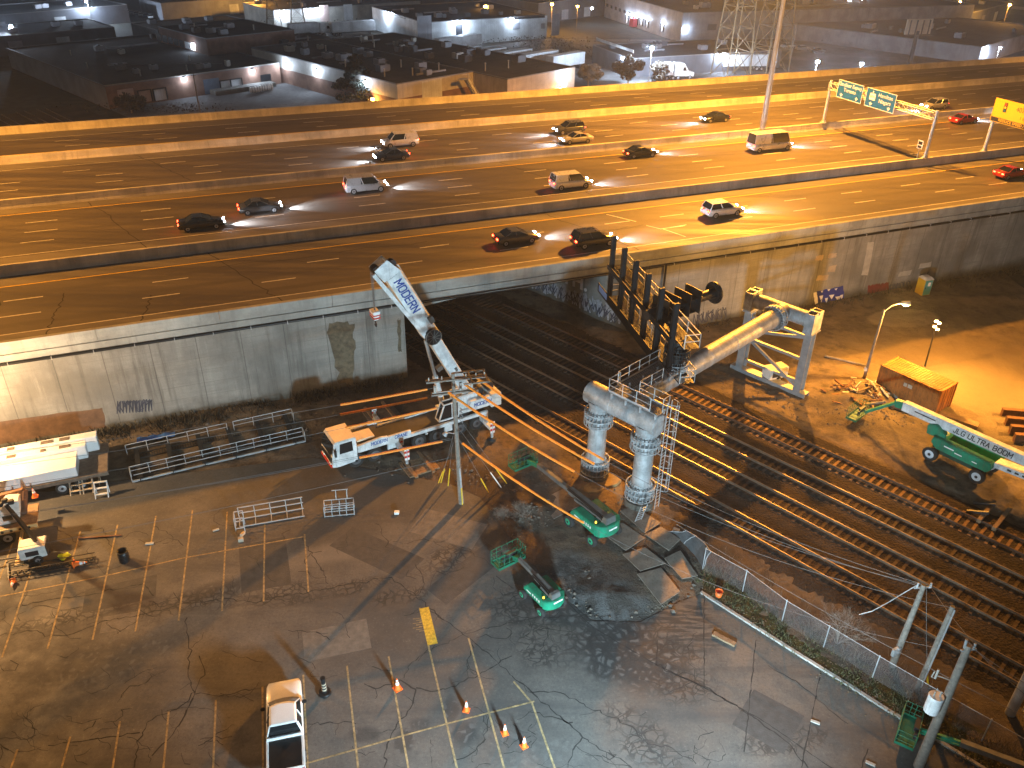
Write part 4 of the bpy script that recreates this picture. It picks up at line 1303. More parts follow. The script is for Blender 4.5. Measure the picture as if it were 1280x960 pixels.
# white site generator behind the trestle
gn = thing('site_generator', 'small white generator box behind the grey trestle legs', 'generator', at(967, 474), R(25))
b = MB(); b.bb(-1.1, 1.1, -.6, .6, .35, 1.45); b.build('housing', 'white_dirty', gn, .06)
b = MB(); b.bb(-1.0, 1.0, -.5, .5, .2, .34); b.bb(1.0, 1.9, -.05, .05, .25, .33); b.build('chassis', 'dark_metal', gn)
b = MB(); b.bb(-.8, .3, -.615, -.601, .6, 1.2); b.build('louvre', 'dark_metal', gn)
for y in (-1, 1): wheel(gn, 0, y * .66, .3, .2, side=y)

# platform with railings over the crank, and its caged ladder
pf = thing('access_platform', 'galvanised walkway with railings on top of the cranked pipe', 'platform', un(-30.3, 42.0, GZ), R(-45))
PZ = 1.22


def railing(parent, pts, h=1.1, m='galv_light', mids=(0.55,), name='railing', r=.03, toe=True, sp=1.3):
    b = MB()
    for a, c_ in zip(pts[:-1], pts[1:]):
        a = Vector(a); c_ = Vector(c_)
        for z in (h,) + tuple(mids):
            b.tube(a + Vector((0, 0, z)), c_ + Vector((0, 0, z)), r, n=6)
        if toe: b.bar(a + Vector((0, 0, .08)), c_ + Vector((0, 0, .08)), .02, .14)
        n = max(1, round((c_ - a).length / sp))
        for i in range(n + 1):
            p_ = a.lerp(c_, i / n); b.tube(p_, p_ + Vector((0, 0, h)), r * 1.1, n=6)
    return b.build(name, m, parent)


mat('grating', (0.30, 0.31, 0.32), 0.6, 0.6, var=0.3, scale=8)


def grating(parent, x0, x1, y0, y1, z, name='grating', m='grating', step=.11):
    b = MB()
    b.bb(x0, x1, y0, y0 + .05, z - .08, z); b.bb(x0, x1, y1 - .05, y1, z - .08, z)
    n = max(2, int((x1 - x0) / step))
    for i in range(n + 1):
        x = x0 + (x1 - x0) * i / n
        b.bb(x - .018, x + .018, y0 + .05, y1 - .05, z - .05, z - .002)
    return b.build(name, m, parent)


x0, x1 = c1 + 1.2, c2 + 1.15
grating(pf, x0, x1, yc - .62, yc + .62, PZ)
railing(pf, [(x1 - .7, yc - .62, PZ), (x0, yc - .62, PZ), (x0, yc + .62, PZ), (mx - 1.0, yc + .62, PZ)])
railing(pf, [(mx + 1.0, yc + .62, PZ), (x1, yc + .62, PZ), (x1, yc - .1, PZ)])
grating(pf, mx - .98, mx + .98, yc + .66, yc + 5.6, PZ, step=.13)
railing(pf, [(mx - .98, yc + .66, PZ), (mx - .98, yc + 5.6, PZ)])
railing(pf, [(mx + .98, yc + .66, PZ), (mx + .98, yc + 3.4, PZ)])
b = MB()
for x in (x0 + .2, x0 + 1.5, x1 - 1.6, x1 - .25):
    for y in (-.5, .5): b.bar((x, yc + y, .68), (x, yc + y, PZ - .08), .18, .08)
for y in (1.6, 3.2, 5.0):
    for x in (-.6, .6): b.bar((mx + x, yc + y, .5), (mx + x, yc + y, PZ - .08), .18, .08)
b.build('support_post', 'galv_light', pf)
ld = thing('caged_ladder', 'tall caged access ladder beside the right-hand column', 'ladder', un(-30.3 + c2 + 1.62, 42.0 + yc, 0), R(-45))
b = MB(); ztop = GZ + PZ + 1.1
for y in (-.24, .24): b.bar((0, y, .5), (0, y, ztop), .07, .04)
b.build('stringer', 'galv_light', ld)
b = MB()
for k_ in range(27): MB().tube((0, -.24, .7 + k_ * .3), (0, .24, .7 + k_ * .3), .02, n=5).build('rung', 'galv_light', ld)
b = MB()
for k_ in range(8):
    z = 2.5 + k_ * (ztop - 2.5) / 7
    pts = [(.42 - .42 * math.cos(a) if False else .75 * math.sin(a) , .42 * math.cos(a), z) for a in [PI * i / 8 for i in range(9)]]
    b.path(pts, .022, 5)
for a in [PI * i / 6 for i in range(1, 6)]:
    b.bar((.75 * math.sin(a), .42 * math.cos(a), 2.5), (.75 * math.sin(a), .42 * math.cos(a), ztop), .03, .02)
b.build('safety_cage', 'galv_light', ld)
b = MB()
for z in (3, 5.2): b.bar((0, 0, z), (-.9, 0, z), .05)
b.build('wall_bracket', 'galv', ld)
sl_ = thing('step_ladder', 'short aluminium ladder leaning on the right column base', 'ladder', at(797, 652), R(-62))
b = MB(); [b.bar((0, y, 0), (.55, y, 1.9), .05, .04) for y in (-.28, .28)]; b.build('stringer', 'galv_light', sl_)
[MB().bar((.55 * k_ / 7, -.28, 1.9 * k_ / 7), (.55 * k_ / 7, .28, 1.9 * k_ / 7), .05, .03).build('rung', 'galv_light', sl_) for k_ in range(1, 7)]

# ================================================================== the black sign frame with walkways
BL = 'black_paint'
A = at(836.5, 473, 8.0); B_ = at(751.5, 363, 8.0)
dv = (B_ - A); FL = dv.length; faz = math.atan2(dv.y, dv.x)
sf = thing('black_sign_frame', 'black steel highway sign frame with six posts and white-railed walkways, above the tracks', 'sign frame', (A.x, A.y, 8.0), faz)
# local x along the frame away from the camera, y: +y = left (towards the traffic side), -y = right side
for k_ in range(6):
    x = .35 + k_ * (FL - 2.6) / 5
    b = MB(); b.bb(x - .16, x + .16, -.2, -.14, 0, 6.15); b.bb(x - .16, x + .16, .14, .2, 0, 6.15); b.bb(x - .05, x + .05, -.14, .14, 0, 6.15)
    b.build('post', BL, sf)
b = MB(); b.bb(-.2, FL + .2, .21, .29, -.1, .75); b.bb(-.2, FL + .2, .05, .2, -.1, -.02); b.build('bottom_beam', BL, sf)
b = MB(); b.bb(0, FL - 1.9, .21, .3, 3.0, 3.45); b.build('middle_beam', BL, sf)
mat('blue_panel', (0.12, 0.2, 0.42), 0.45, var=.15, emit=(0.3, 0.5, 1.0), es=.12)  # plain blue panel, given a faint emission of its own
b = MB(); b.bb(FL - 2.4, FL - .2, .30, .33, .12, .68); b.build('blue_glowing_panel', 'blue_panel', sf)
for z, nm in ((.1, 'lower'), (3.1, 'upper')):
    grating(sf, -1.1, FL - 1.6, -1.55, -.35, z, 'walkway', 'black_paint', .16)
    railing(sf, [(-1.1, -.35, z), (-1.1, -1.55, z), (FL - 1.6, -1.55, z), (FL - 1.6, -.35, z)], toe=False, sp=2.2, r=.042)
    b = MB()
    for k_ in range(6):
        x = .35 + k_ * (FL - 2.6) / 5
        b.bar((x, -.2, z - .12), (x, -1.55, z - .12), .08, .12); b.bar((x, -.2, z - 1.0), (x, -1.2, z - .12), .06) if z > 1 else None
    b.build('walkway_bracket', BL, sf)
b = MB()
for k_ in range(5):
    x = 1.6 + k_ * (FL - 2.6) / 5
    if k_ in (0, 1, 2, 3):
        b.tube((x, -.3, .2), (x, -.3, 2.9), .03, n=6); b.tube((x + .5, -.3, .2), (x + .5, -.3, 2.9), .03, n=6)
        for q in range(9): b.tube((x, -.3, .4 + q * .3), (x + .5, -.3, .4 + q * .3), .018, n=5)
b.build('cross_ladders', 'galv_light', sf)
# its mounting arm: short black column on the pipe, then the flanged arm with gusset fins
ma = thing('mounting_arm', 'black finned bracket and flanged pipe arm behind the sign frame', 'bracket', (0, 0, 0))
cb = un(-30.55, 48.4, GZ + .75)
b = MB(); b.tube(cb, cb + Vector((0, 0, 2.4)), .62, n=24); b.build('column_stub', BL, ma)
flange('base_flange', cb + Vector((0, 0, .25)), (0, 0, 1), .95, .62, .8, ma, 'galv', 24)
flange('top_flange', cb + Vector((0, 0, 1.5)), (0, 0, 1), 1.0, .62, .9, ma, BL, 24)
F0 = at(835, 384, 11.2); F1 = at(892, 366, 11.2)
ax = (F1 - F0).normalized()
bk = at(812, 393, 11.2)
b = MB(); b.tube(bk - ax * .4, F1, .42, n=20); b.build('arm_pipe', BL, ma)
b = MB(); b.tube(F1, F1 + ax * .12, .95, n=26)
for i in range(16):
    t = 2 * PI * i / 16; sd = ax.cross(Vector((0, 0, 1))).normalized(); e = sd * math.cos(t) + Vector((0, 0, 1)) * math.sin(t)
    b.bar(F1 + e * .82 - ax * .1, F1 + e * .82 + ax * .22, .07)
b.build('end_flange', BL, ma)
b = MB(); sd = ax.cross(Vector((0, 0, 1))).normalized()
for k_ in range(4):
    c_ = bk.lerp(F1, .16 + k_ * .165)
    b.bar(c_ - Vector((0, 0, .85)), c_ + Vector((0, 0, 1.15)), 1.9, .06, ax)
b.build('gusset_fin', BL, ma)
b = MB(); e0 = bk.lerp(F1, .08); e1 = bk.lerp(F1, .72)
for dz in (-.8, .35): b.bar(e0 + Vector((0, 0, dz)), e1 + Vector((0, 0, dz)), 1.2, .07)
b.build('bracket_plate', BL, ma)
b = MB(); b.bar(cb + Vector((0, 0, 2.2)), Vector((A.x, A.y, 9.9)) + (dv.normalized() * 1.5) + Vector((.3, 0, 0)), .7, .7); b.bar(cb + Vector((0, 0, 2.3)), bk, .5, .5); b.build('connecting_beam', BL, ma)
# ================================================================== mobile crane
cr = thing('mobile_crane', 'white truck crane with raised boom lettered MODERN, working beside the retaining wall', 'crane', (-8.6, 57.2, 0.02), R(211))
# local x forward, y left (towards the camera), z up
g_worn('crane_white', (0.72, 0.74, 0.75), (0.3, 0.28, 0.25), .35, .42, 0, (.5, .5, .5))
mat('cab_roof', (0.80, 0.68, 0.5), 0.5, var=0.1)
mat('deck_dark', (0.05, 0.048, 0.045), 0.7, var=.4)
b = MB()
b.bb(-6.9, 4.6, -.45, .45, .9, 1.35)
b.build('chassis_frame', 'deck_dark', cr)
b = MB(); b.bb(-6.8, 4.4, -1.1, 1.1, 1.36, 1.52); b.build('deck', 'deck_dark', cr)
AX = (5.1, 3.5, -.4, -2.0, -4.2, -5.8)
for y in (-1, 1):
    b = MB()
    b.bb(-6.9, 4.9, y * 1.1, y * 1.36, 1.32, 1.62)            # white fender rail
    for x0, x1 in ((-6.9, -6.55), (-3.45, -2.75), (1.0, 2.4)):
        b.bb(x0, x1, y * 1.12, y * 1.35, .75, 1.319)
    b.extr([(-1.1, 1.32), (-.95, 1.1), (-1.25, 1.1)], y * 1.12, y * 1.35)
    b.build('side_panel', 'crane_white', cr, .03)
    b = MB(); b.extr([(2.2, 1.62), (4.9, 1.62), (4.9, 1.95), (2.9, 2.15), (2.3, 2.05)], y * 1.12, y * 1.36); b.build('front_fender', 'crane_white', cr, .03)
    for x in AX: wheel(cr, x, y * 1.12, .66, .46, 'rim_dark', side=y)
b = MB()
b.bb(2.6, 4.9, -1.1, 1.1, 1.53, 1.9); b.build('engine_deck', 'deck_dark', cr, .03)
b = MB(); b.bb(3.2, 4.7, -.55, .75, 1.91, 2.1); b.build('engine_hatch', 'cab_roof', cr, .04)
# driving cab
b = MB()
b.loft([[(4.95, -1.36, .62), (4.95, 1.36, .62), (4.95, 1.36, 1.7), (4.95, 1.22, 2.75), (4.95, -1.22, 2.75), (4.95, -1.36, 1.7)],
        [(6.5, -1.36, .55), (6.5, 1.36, .55), (6.5, 1.36, 1.7), (6.35, 1.22, 2.75), (6.35, -1.22, 2.75), (6.5, -1.36, 1.7)],
        [(7.05, -1.25, .55), (7.05, 1.25, .55), (7.05, 1.27, 1.55), (6.72, 1.16, 2.7), (6.72, -1.16, 2.7), (7.05, -1.27, 1.55)]])
cabp = b.build('driving_cab', 'crane_white', cr, .05)
b = MB(); b.bb(4.95, 6.62, -1.15, 1.15, 2.752, 2.80); b.build('cab_roof', 'cab_roof', cr, .02)
b = MB(); b._add([(7.08, -1.12, 1.62), (7.08, 1.12, 1.62), (6.78, 1.02, 2.6), (6.78, -1.02, 2.6)], [(0, 1, 2, 3)])
b.bb(6.9, 7.1, -1.0, 1.0, .95, 1.35)
b.build('windscreen', 'glass', cabp)
for y in (-1, 1):
    b = MB(); b._add([(5.3, y * 1.372, 1.74), (6.42, y * 1.372, 1.74), (6.3, y * 1.262, 2.58), (5.3, y * 1.262, 2.58)], [(0, 1, 2, 3) if y < 0 else (3, 2, 1, 0)]); b.build('side_window', 'glass', cabp)
    b = MB(); b.bb(7.05, 7.12, y * .8 - .22, y * .8 + .22, .75, .9); b.build('headlight', 'white_band', cabp)
    b = MB(); b.bb(6.7, 6.85, y * 1.5 - .08, y * 1.5 + .08, 1.7, 2.3); b.bar((6.6, y * 1.2, 2.3), (6.78, y * 1.5, 2.25), .04); b.build('mirror', 'black_paint', cabp)
b = MB(); b.bb(7.02, 7.16, -1.2, 1.2, .56, .72); b.build('bumper', 'red_paint', cabp)
letters('lettering', 'MODERN', .27, (3.1, 1.372, 1.80), (-1, 0, 0), (0, 0, 1), 'brand_blue', cr)
text('lettering', 'CRANE', .40, (1.45 + .55, 1.375, 1.80), (-1, 0, 0), (0, 0, 1), 'brand_blue', cr, .006, .9, .15, bold=.0) if False else None
b = MB(); b.bb(.3, 2.25, 1.14, 1.355, 1.62, 2.0); b.build('side_panel', 'crane_white', cr, .02)
letters('lettering', 'CRANE', .27, (1.2, 1.372, 1.80), (-1, 0, 0), (0, 0, 1), 'brand_blue', cr)
b = MB(); b.extr([(1.0, 1.1), (1.4, 1.1), (1.2, 1.28)], 1.352, 1.37); b.build('emblem', 'red_paint', cr)
# outriggers: beams, jacks with striped guards
for x in (1.6, -6.2):
    for y in (-1, 1):
        b = MB(); b.bb(x - .17, x + .17, y * .4, y * 3.3, .95, 1.25); ob = b.build('outrigger_beam', 'crane_white', cr)
        b = MB(); b.tube((x, y * 3.25, .25), (x, y * 3.25, 1.75), .13, n=10); b.build('jack', 'galv', ob)
        b = MB(); b.tube((x, y * 3.25, .1), (x, y * 3.25, .26), .42, .3, 12); b.build('foot_plate', 'dark_metal', ob)
        for q in range(5):
            b = MB(); b.bb(x - .2, x + .2, y * 3.31, y * 3.37, .75 + q * .22, .75 + q * .22 + .21); b.build('striped_guard', 'white_band' if q % 2 == 0 else 'red_paint', ob)
# superstructure
sx = -4.6
b = MB(); b.tube((sx, 0, 1.53), (sx, 0, 1.82), 1.1, n=24); b.build('slew_ring', 'dark_metal', cr)
b = MB(); b.bb(sx - 2.5, sx + 1.6, -1.0, 1.0, 1.83, 2.1); b.bb(sx - 1.6, sx + .3, -.75, -.55, 2.1, 3.4); b.bb(sx - 1.6, sx + .3, .55, .75, 2.1, 3.4); b.build('turntable', 'crane_white', cr, .03)
b = MB(); b.bb(sx - 2.9, sx - .6, .8, 1.35, 2.11, 3.0); cwp = b.build('machinery_cover', 'crane_white', cr, .03)
letters('lettering', 'MODERN', .32, (sx - 1.75, 1.365, 2.6), (-1, 0, 0), (0, 0, 1), 'brand_blue', cwp)
b = MB(); b.bb(sx - 2.9, sx - .6, -1.35, -.8, 2.11, 3.0); b.build('machinery_cover', 'crane_white', cr, .03)
b = MB()
for k_ in range(3): b.bb(sx - 3.6, sx - 2.6, -1.35, 1.35, 1.85 + k_ * .42, 2.24 + k_ * .42)
b.build('counterweight', 'white_dirty', cr, .04)
b = MB(); b.tube((sx - 1.9, -.5, 3.2), (sx - 1.9, .5, 3.2), .4, n=18); b.tube((sx - 2.9, -.5, 3.45), (sx - 2.9, .5, 3.45), .4, n=18); b.build('hoist_drums', 'dark_metal', cr)
oc = MB(); oc.hexa([(sx + .6, .82, 2.1), (sx + 2.4, .82, 2.1), (sx + 2.4, 1.45, 2.1), (sx + .6, 1.45, 2.1), (sx + .6, .82, 3.5), (sx + 1.9, .82, 3.5), (sx + 1.9, 1.45, 3.5), (sx + .6, 1.45, 3.5)])
ocp = oc.build('operator_cab', 'glass', cr, .04)
b = MB()
for y in (.82, 1.45):
    b.bar((sx + .6, y, 2.1), (sx + .6, y, 3.52), .1); b.bar((sx + 2.4, y, 2.1), (sx + 1.9, y, 3.5), .1); b.bar((sx + .6, y, 3.52), (sx + 1.92, y, 3.52), .1); b.bar((sx + .6, y, 2.1), (sx + 2.42, y, 2.1), .14); b.bar((sx + 1.2, y, 2.1), (sx + 1.2, y, 3.5), .07)
for x, z in ((sx + .6, 3.52), (sx + 1.92, 3.52), (sx + 2.42, 2.1)): b.bar((x, .82, z), (x, 1.45, z), .1)
b.build('cab_frame', 'crane_white', ocp)
b = MB(); [b.bar((sx + .3, 1.38, 1.4 + q * .3), (sx + .3, 1.38, 1.4 + q * .3 + .03), .45, .1) for q in range(5)]; b.build('access_steps', 'galv_light', cr)
# boom
foot = Vector((sx - .9, 0, 3.05))
crM = Matrix.Translation(Vector((-8.6, 57.2, .02))) @ Matrix.Rotation(R(211), 4, 'Z')
EL, BLEN = R(63.2), 14.6
bx_ = Vector((math.cos(EL), 0, math.sin(EL))); bz = Vector((-math.sin(EL), 0, math.cos(EL))); by = bz.cross(bx_)
BM = Matrix((bx_, by, bz)).transposed().to_4x4(); BM.translation = foot
L1 = 7.9
b = MB(BM)
oct_ = lambda x, w, h, z0: [(x, -w, z0), (x, w, z0), (x, w + .05, z0 + h * .45), (x, w * .95, z0 + h * .92), (x, w * .7, z0 + h), (x, -w * .7, z0 + h), (x, -w * .95, z0 + h * .92), (x, -w - .05, z0 + h * .45)]
b.loft([oct_(-.4, .42, 1.0, -.35), oct_(L1, .45, 1.0, -.35)])
b1 = b.build('boom_base', 'crane_white', cr, .02)
b = MB(BM); b.loft([oct_(L1 - .6, .56, 1.32, -.52), oct_(BLEN - .9, .56, 1.32, -.52)]); b2 = b.build('boom_section', 'crane_white', cr, .02)
b = MB(BM)
for y in (-.5, .5):
    b.hexa([(BLEN - .9, y - .04, -.75), (BLEN + .35, y - .04, -.95), (BLEN + .35, y + .04, -.95), (BLEN - .9, y + .04, -.75), (BLEN - .9, y - .04, .75), (BLEN + .5, y - .04, .3), (BLEN + .5, y + .04, .3), (BLEN - .9, y + .04, .75)])
b.bar((BLEN - .9, -.5, .7), (BLEN - .9, .5, .7), .1); b.bar((BLEN + .3, -.5, .25), (BLEN + .3, .5, .25), .12)
b.build('boom_head', 'crane_white', cr)
b = MB(BM); [b.tube((BLEN + .15, y - .04, -.72), (BLEN + .15, y + .04, -.72), .32, n=18) for y in (-.3, -.1, .1, .3)]; [b.tube((BLEN - .2, y - .04, .55), (BLEN - .2, y + .04, .55), .3, n=18) for y in (-.2, .2)]; b.build('sheaves', 'dark_metal', cr)
b = MB(BM)
b.bar((L1 - .4, .63, -.35), (BLEN + .3, .75, -1.15), .14, .3); b.bar((L1 + 1, .6, .2), (BLEN - 1.2, .6, .2), .05, .12); b.bar((L1 + .6, 0, .86), (BLEN - .6, 0, .86), .1, .1)
b.build('swing_away_jib', 'crane_white', cr)
b = MB(BM); b.tube((L1 - .55, .62, .1), (L1 - .55, .9, .1), .68, n=24); wd = b.build('cable_reel', 'black_paint', cr)
b = MB(BM)
for q in range(10):
    a = 2 * PI * q / 10; b.bar((L1 - .55, .92, .1), (L1 - .55 + .64 * math.cos(a), .92, .1 + .64 * math.sin(a)), .04, .03)
b.ring((L1 - .55, .9, .1), (0, 1, 0), .66, .03, 24, 5)
b.build('reel_spokes', 'boom_grey', wd)
b = MB(BM); b.bb(L1 + .5, L1 + 1.1, .5, .8, .5, .9); b.bb(L1 + 1.6, L1 + 1.9, -.7, -.57, -.3, .2); b.bb(3.2, 3.6, -.9, -.5, -.9, -.4); b.bb(3.0, 3.3, .48, .6, .2, .4); b.build('boom_fittings', 'boom_grey', cr)
tx = BM @ Vector((BLEN - 2.9, .625, .12))
letters('lettering', 'MODERN', .62, tx, -bx_, bz, 'brand_blue', b2)
b = MB(); lc0 = Vector((sx + 1.2, 0, 2.0)); lc1 = BM @ Vector((7.0, 0, -.45)); lm_ = lc0.lerp(lc1, .5)
b.tube(lc0, lm_, .24, n=16); b.build('lift_cylinder', 'crane_white', cr)
b = MB(); b.tube(lm_, lc1, .14, n=14); b.build('lift_rod', 'galv', cr)
b = MB(); tipw = BM @ Vector((BLEN + .35, 0, -.95))
for y in (-.25, -.08, .08, .25): b.tube(tipw + Vector((0, y, 0)), tipw + Vector((0, y * .6, -3.3)), .018, n=5)
b.build('hoist_rope', 'wire_black', cr)
hb = tipw + Vector((0, 0, -3.3))
b = MB(); b.hexa([hb + Vector(p) for p in ((-.18, -.28, -.75), (.18, -.28, -.75), (.18, .28, -.75), (-.18, .28, -.75), (-.3, -.42, 0), (.3, -.42, 0), (.3, .42, 0), (-.3, .42, 0))]); hk = b.build('hook_block', 'white_band', cr, .04)
b = MB()
for q in range(2): b.hexa([hb + Vector((p[0] * 1.03, p[1], p[2] - q * .24)) for p in ((-.27, -.4, -.3), (.27, -.4, -.3), (.27, .4, -.36), (-.27, .4, -.36), (-.28, -.4, -.22), (.28, -.4, -.22), (.28, .4, -.28), (-.28, .4, -.28))])
b.build('red_stripes', 'red_paint', hk)
b = MB(); b.path([hb + Vector(p) for p in ((0, 0, -.75), (0, 0, -1.0), (0, .16, -1.15), (0, .1, -1.35), (0, -.1, -1.35), (0, -.16, -1.2))], .05, 6); b.build('hook', 'dark_metal', hk)
# mats under and around the crane
for px, sz, az, m_, lb_ in (((524, 584), (2.6, 2.2), 31, 'timber', 'tan timber outrigger mat in front of the crane, near the wooden pole'), ((478, 520), (2.8, 2.4), 31, 'timber_old', 'brown timber mat lying behind the crane cab')):
    a = at(*px); o = thing('outrigger_mat', lb_, 'timber mat', (a.x, a.y, .1), R(az), 'timber mats at the crane')
    b = MB(); n = 6
    for q in range(n): b.bb(-sz[0] / 2, sz[0] / 2, -sz[1] / 2 + sz[1] * q / n + .015, -sz[1] / 2 + sz[1] * (q + 1) / n - .015, 0, .12)
    b.build('boards', m_, o)
    b = MB(); b.bb(-sz[0] / 2 + .3, -sz[0] / 2 + .55, -sz[1] / 2 - .4, sz[1] / 2 + .4, .121, .28); b.bb(sz[0] / 2 - .8, sz[0] / 2 - .55, -sz[1] / 2 - .4, sz[1] / 2 + .5, .121, .28); b.build('cross_timbers', 'timber', o)

# ================================================================== utility pole with covered wires
PB = at(576, 629)
PH = 11.3
up_ = thing('utility_pole', 'wooden pole with cross-arms and orange-sleeved wires in front of the crane', 'utility pole', PB)
ptop = Vector((-.35, .1, PH))
b = MB(); b.tube((0, 0, -.2), ptop, .2, .13, 12); b.build('pole', 'wood_pole', up_)
b = MB(); b.tube((.16, -.12, .1), Vector((-.02, -.13, 3.4)), .07, n=8); b.build('conduit_riser', 'galv', up_)
b = MB(); b.bar((.14, -.2, .05), (.1, -.2, 1.6), .12, .08); b.build('yellow_guard', 'yellow_paint', up_)
arm = Vector((math.cos(R(14)), math.sin(R(14)), 0)); arn = Vector((-arm.y, arm.x, 0))
b = MB()
for z, L0, L1_ in ((PH - .45, -1.9, 2.3), (PH - 1.5, -1.6, 1.7)):
    for sgn in (-.14, .14):
        q = ptop * (z / PH); b.bar(q + arm * L0 + arn * sgn, q + arm * L1_ + arn * sgn, .1, .12)
q = ptop * ((PH - .45) / PH)
b.bar(q + arm * 2.3 - arn * .9, q + arm * 2.3 + arn * .9, .1, .1); b.bar(q + arm * 1.2 - arn * .9, q + arm * 1.2 + arn * .9, .1, .1)
b.bar(q + arm * .1 + arn * .8, q + arm * 2.4 + arn * .8, .1, .1); b.bar(q + arm * .6 - arn * .85, q + arm * 2.4 - arn * .85, .1, .1)
b.build('crossarm', 'wood_pole', up_)
b = MB()
for x in (-1.7, -.8, .9, 1.6, 2.2):
    b.tube(q + arm * x + Vector((0, 0, .05)), q + arm * x + Vector((0, 0, .32)), .06, .04, 8)
b.build('insulators', 'ceramic', up_)
b = MB()
for x in (-1.3, .5, 1.3): b.tube(q + arm * x + Vector((0, 0, -.9)), q + arm * x + Vector((0, 0, -.35)), .1, n=8)
b.bar(q + arm * -1.5 + Vector((0, 0, -.95)), q + arm * 1.5 + Vector((0, 0, -.95)), .06)
b.build('fuse_cutouts', 'ceramic', up_)
b = MB(); a_ = ptop * (.56); b.tube(a_ + Vector((-.15, 0, 0)), a_ + Vector((-.7, -.25, .25)), .035, n=6); b.tube(a_ + Vector((-.7, -.25, .25)), a_ + Vector((-.85, -.32, .05)), .14, .2, 8); b.build('lamp_bracket', 'galv', up_)


def sag(a, b_, s, n=24): return [a.lerp(b_, i / n) + Vector((0, 0, -4 * s * (i / n) * (1 - i / n))) for i in range(n + 1)]


def wire(label, a, b_, s, sleeve=None, r=.012, group=None, name='overhead_wire'):
    pts = sag(a, b_, s, 30)
    b = MB(); b.path(pts, r, 5)
    o = tag(b.build(name, 'wire_black'), label, 'wire', group)
    if sleeve:
        f0, f1 = sleeve; n = 30
        def P(f): return a.lerp(b_, f) + Vector((0, 0, -4 * s * f * (1 - f)))
        c_ = MB(); c_.path([P(f0 + (f1 - f0) * i / n) for i in range(n + 1)], .08, 8)
        for i in range(n): c_.ring(P(f0 + (f1 - f0) * (i + .5) / n), P(f1) - P(f0), .08, .02, 8, 4)
        sl = c_.build('orange_sleeve', 'wire_sleeve', o)
    return o


U1 = Vector(at(1120, 825)) if False else at(1115, 832)      # pole beside the tracks
U3 = at(1148, 958)
U2 = at(1146, 862)
qw = PB + q
zt = Vector((0, 0, .3))
LA = PB + Vector((-46, -12.2, 10.2))
# (start on the pole, photo direction on the left, sleeve)
Lends = [at(-60, 572, 9.5), at(-60, 590, 9.5), at(-60, 618, 9.5), at(-60, 652, 6.2)]
starts = [at(545, 484.5, 10.6), at(545, 495, 10.3), at(556, 508, 10.2), at(564, 549.5, 6.9)]
slv = [at(426.4, 508.7, 9.9), at(425.4, 518.3, 9.7), at(431.6, 533.5, 9.6), at(448.8, 567, 6.5)]
wl_ = ['upper wire left of the pole, sleeved orange, topmost of the left three', 'wire left of the pole with orange sleeve, second of the left three', 'wire left of the pole with orange sleeve, lowest of the left three', 'low orange-sleeved wire crossing in front of the crane cab']
for i in range(4):
    d = (slv[i] - starts[i]).length
    L_ = (Lends[i] - starts[i]).length
    # aim through the sleeve end, then on to the next pole beyond the frame
    wire(wl_[i], starts[i], Lends[i], .4, (0.02, d / L_), group='wires running left from the pole')
Rs = [at(591, 468.5, 10.9), at(576, 477, 10.8), at(555, 487, 10.8), at(573, 550.5, 6.9)]
Rm = [at(754, 574.5, 8.5), at(741, 579.5, 8.4), at(721, 590, 8.3), at(730, 654, 5.4)]
Re = [at(1151, 733, 6.1), at(1160, 733, 6.1), at(1191, 760, 6.1), at(1172, 810, 3.6)]
wl_ = ['upper orange-sleeved wire right of the pole, running across the left steel column', 'orange-sleeved wire right of the pole, second from the top', 'orange-sleeved wire right of the pole ending above the green lift', 'lowest orange-sleeved wire right of the pole, reaching the green lift body']
for i in range(4):
    tgt = [(754, 574.5), (741, 579.5), (721, 590), (730, 654)][i]; best = (1e9, 0, 0)
    for s10 in range(0, 60):
        for fi in range(20, 60):
            f = fi / 100; q_ = Rs[i].lerp(Re[i], f) + Vector((0, 0, -4 * s10 * .1 * f * (1 - f) - CAM_Z))
            er = (640 + F_PX * q_.dot(RIGHT) / q_.dot(_fw) - tgt[0]) ** 2 + (480 + F_PX * q_.dot(DOWN) / q_.dot(_fw) - tgt[1]) ** 2
            if er < best[0]: best = (er, s10 * .1, f)
    wire(wl_[i], Rs[i], Re[i], best[1], (0.01, best[2]), group='wires running right from the pole')
# uncovered wires
for a, b_, l in (((-60, 655), (562, 548), 'thin bare wire below the lowest sleeve, left of the pole'), ((-60, 700), (562, 572), 'lower thin bare wire left of the pole')):
    wire(l, at(*b_, 6.4), at(*a, 5.5), .3, r=.013)
# guy wires with yellow guards
gl = ['guy wire with yellow guard, leftmost at the pole foot', 'guy wire with yellow guard, second from the left at the pole foot', 'guy wire with yellow guard, third from the left at the pole foot', 'guy wire right of the pole, yellow guard in the dirt', 'guy wire right of the pole with a pale guard', 'long guy wire right of the pole, guard beside orange flag']
for i, (g0, g1) in enumerate([((548, 604), (556, 525)), ((551, 604), (566, 545)), ((560, 608), (568, 552)), ((611, 616), (570, 545)), ((627, 610), (568, 560)), ((634, 605), (570, 530))]):
    a = at(*g0, .05); t_ = PB + ptop * (0.55 + .08 * (i % 3))
    b = MB(); b.path([a, t_], .014, 5); o = tag(b.build('guy_wire', 'wire_black'), gl[i], 'guy wire', 'guy wires of the wooden pole')
    b = MB(); b.path([a.lerp(t_, .01), a.lerp(t_, .26)], .05, 6); b.build('guard', 'white_band' if i == 4 else 'yellow_paint', o)

# poles at the lower right
def pole(label, base, h, lean, r0=.22, r1=.14, m='wood_pole', name='utility_pole'):
    o = thing(name, label, 'utility pole', base, 0, 'wooden poles by the railway fence')
    b = MB(); b.tube((0, 0, -.2), (lean[0], lean[1], h), r0, r1, 12); b.build('pole', m, o)
    return o


def lean_to(base, px, h):
    p_ = at(px[0], px[1], h); return (p_.x - base.x, p_.y - base.y)


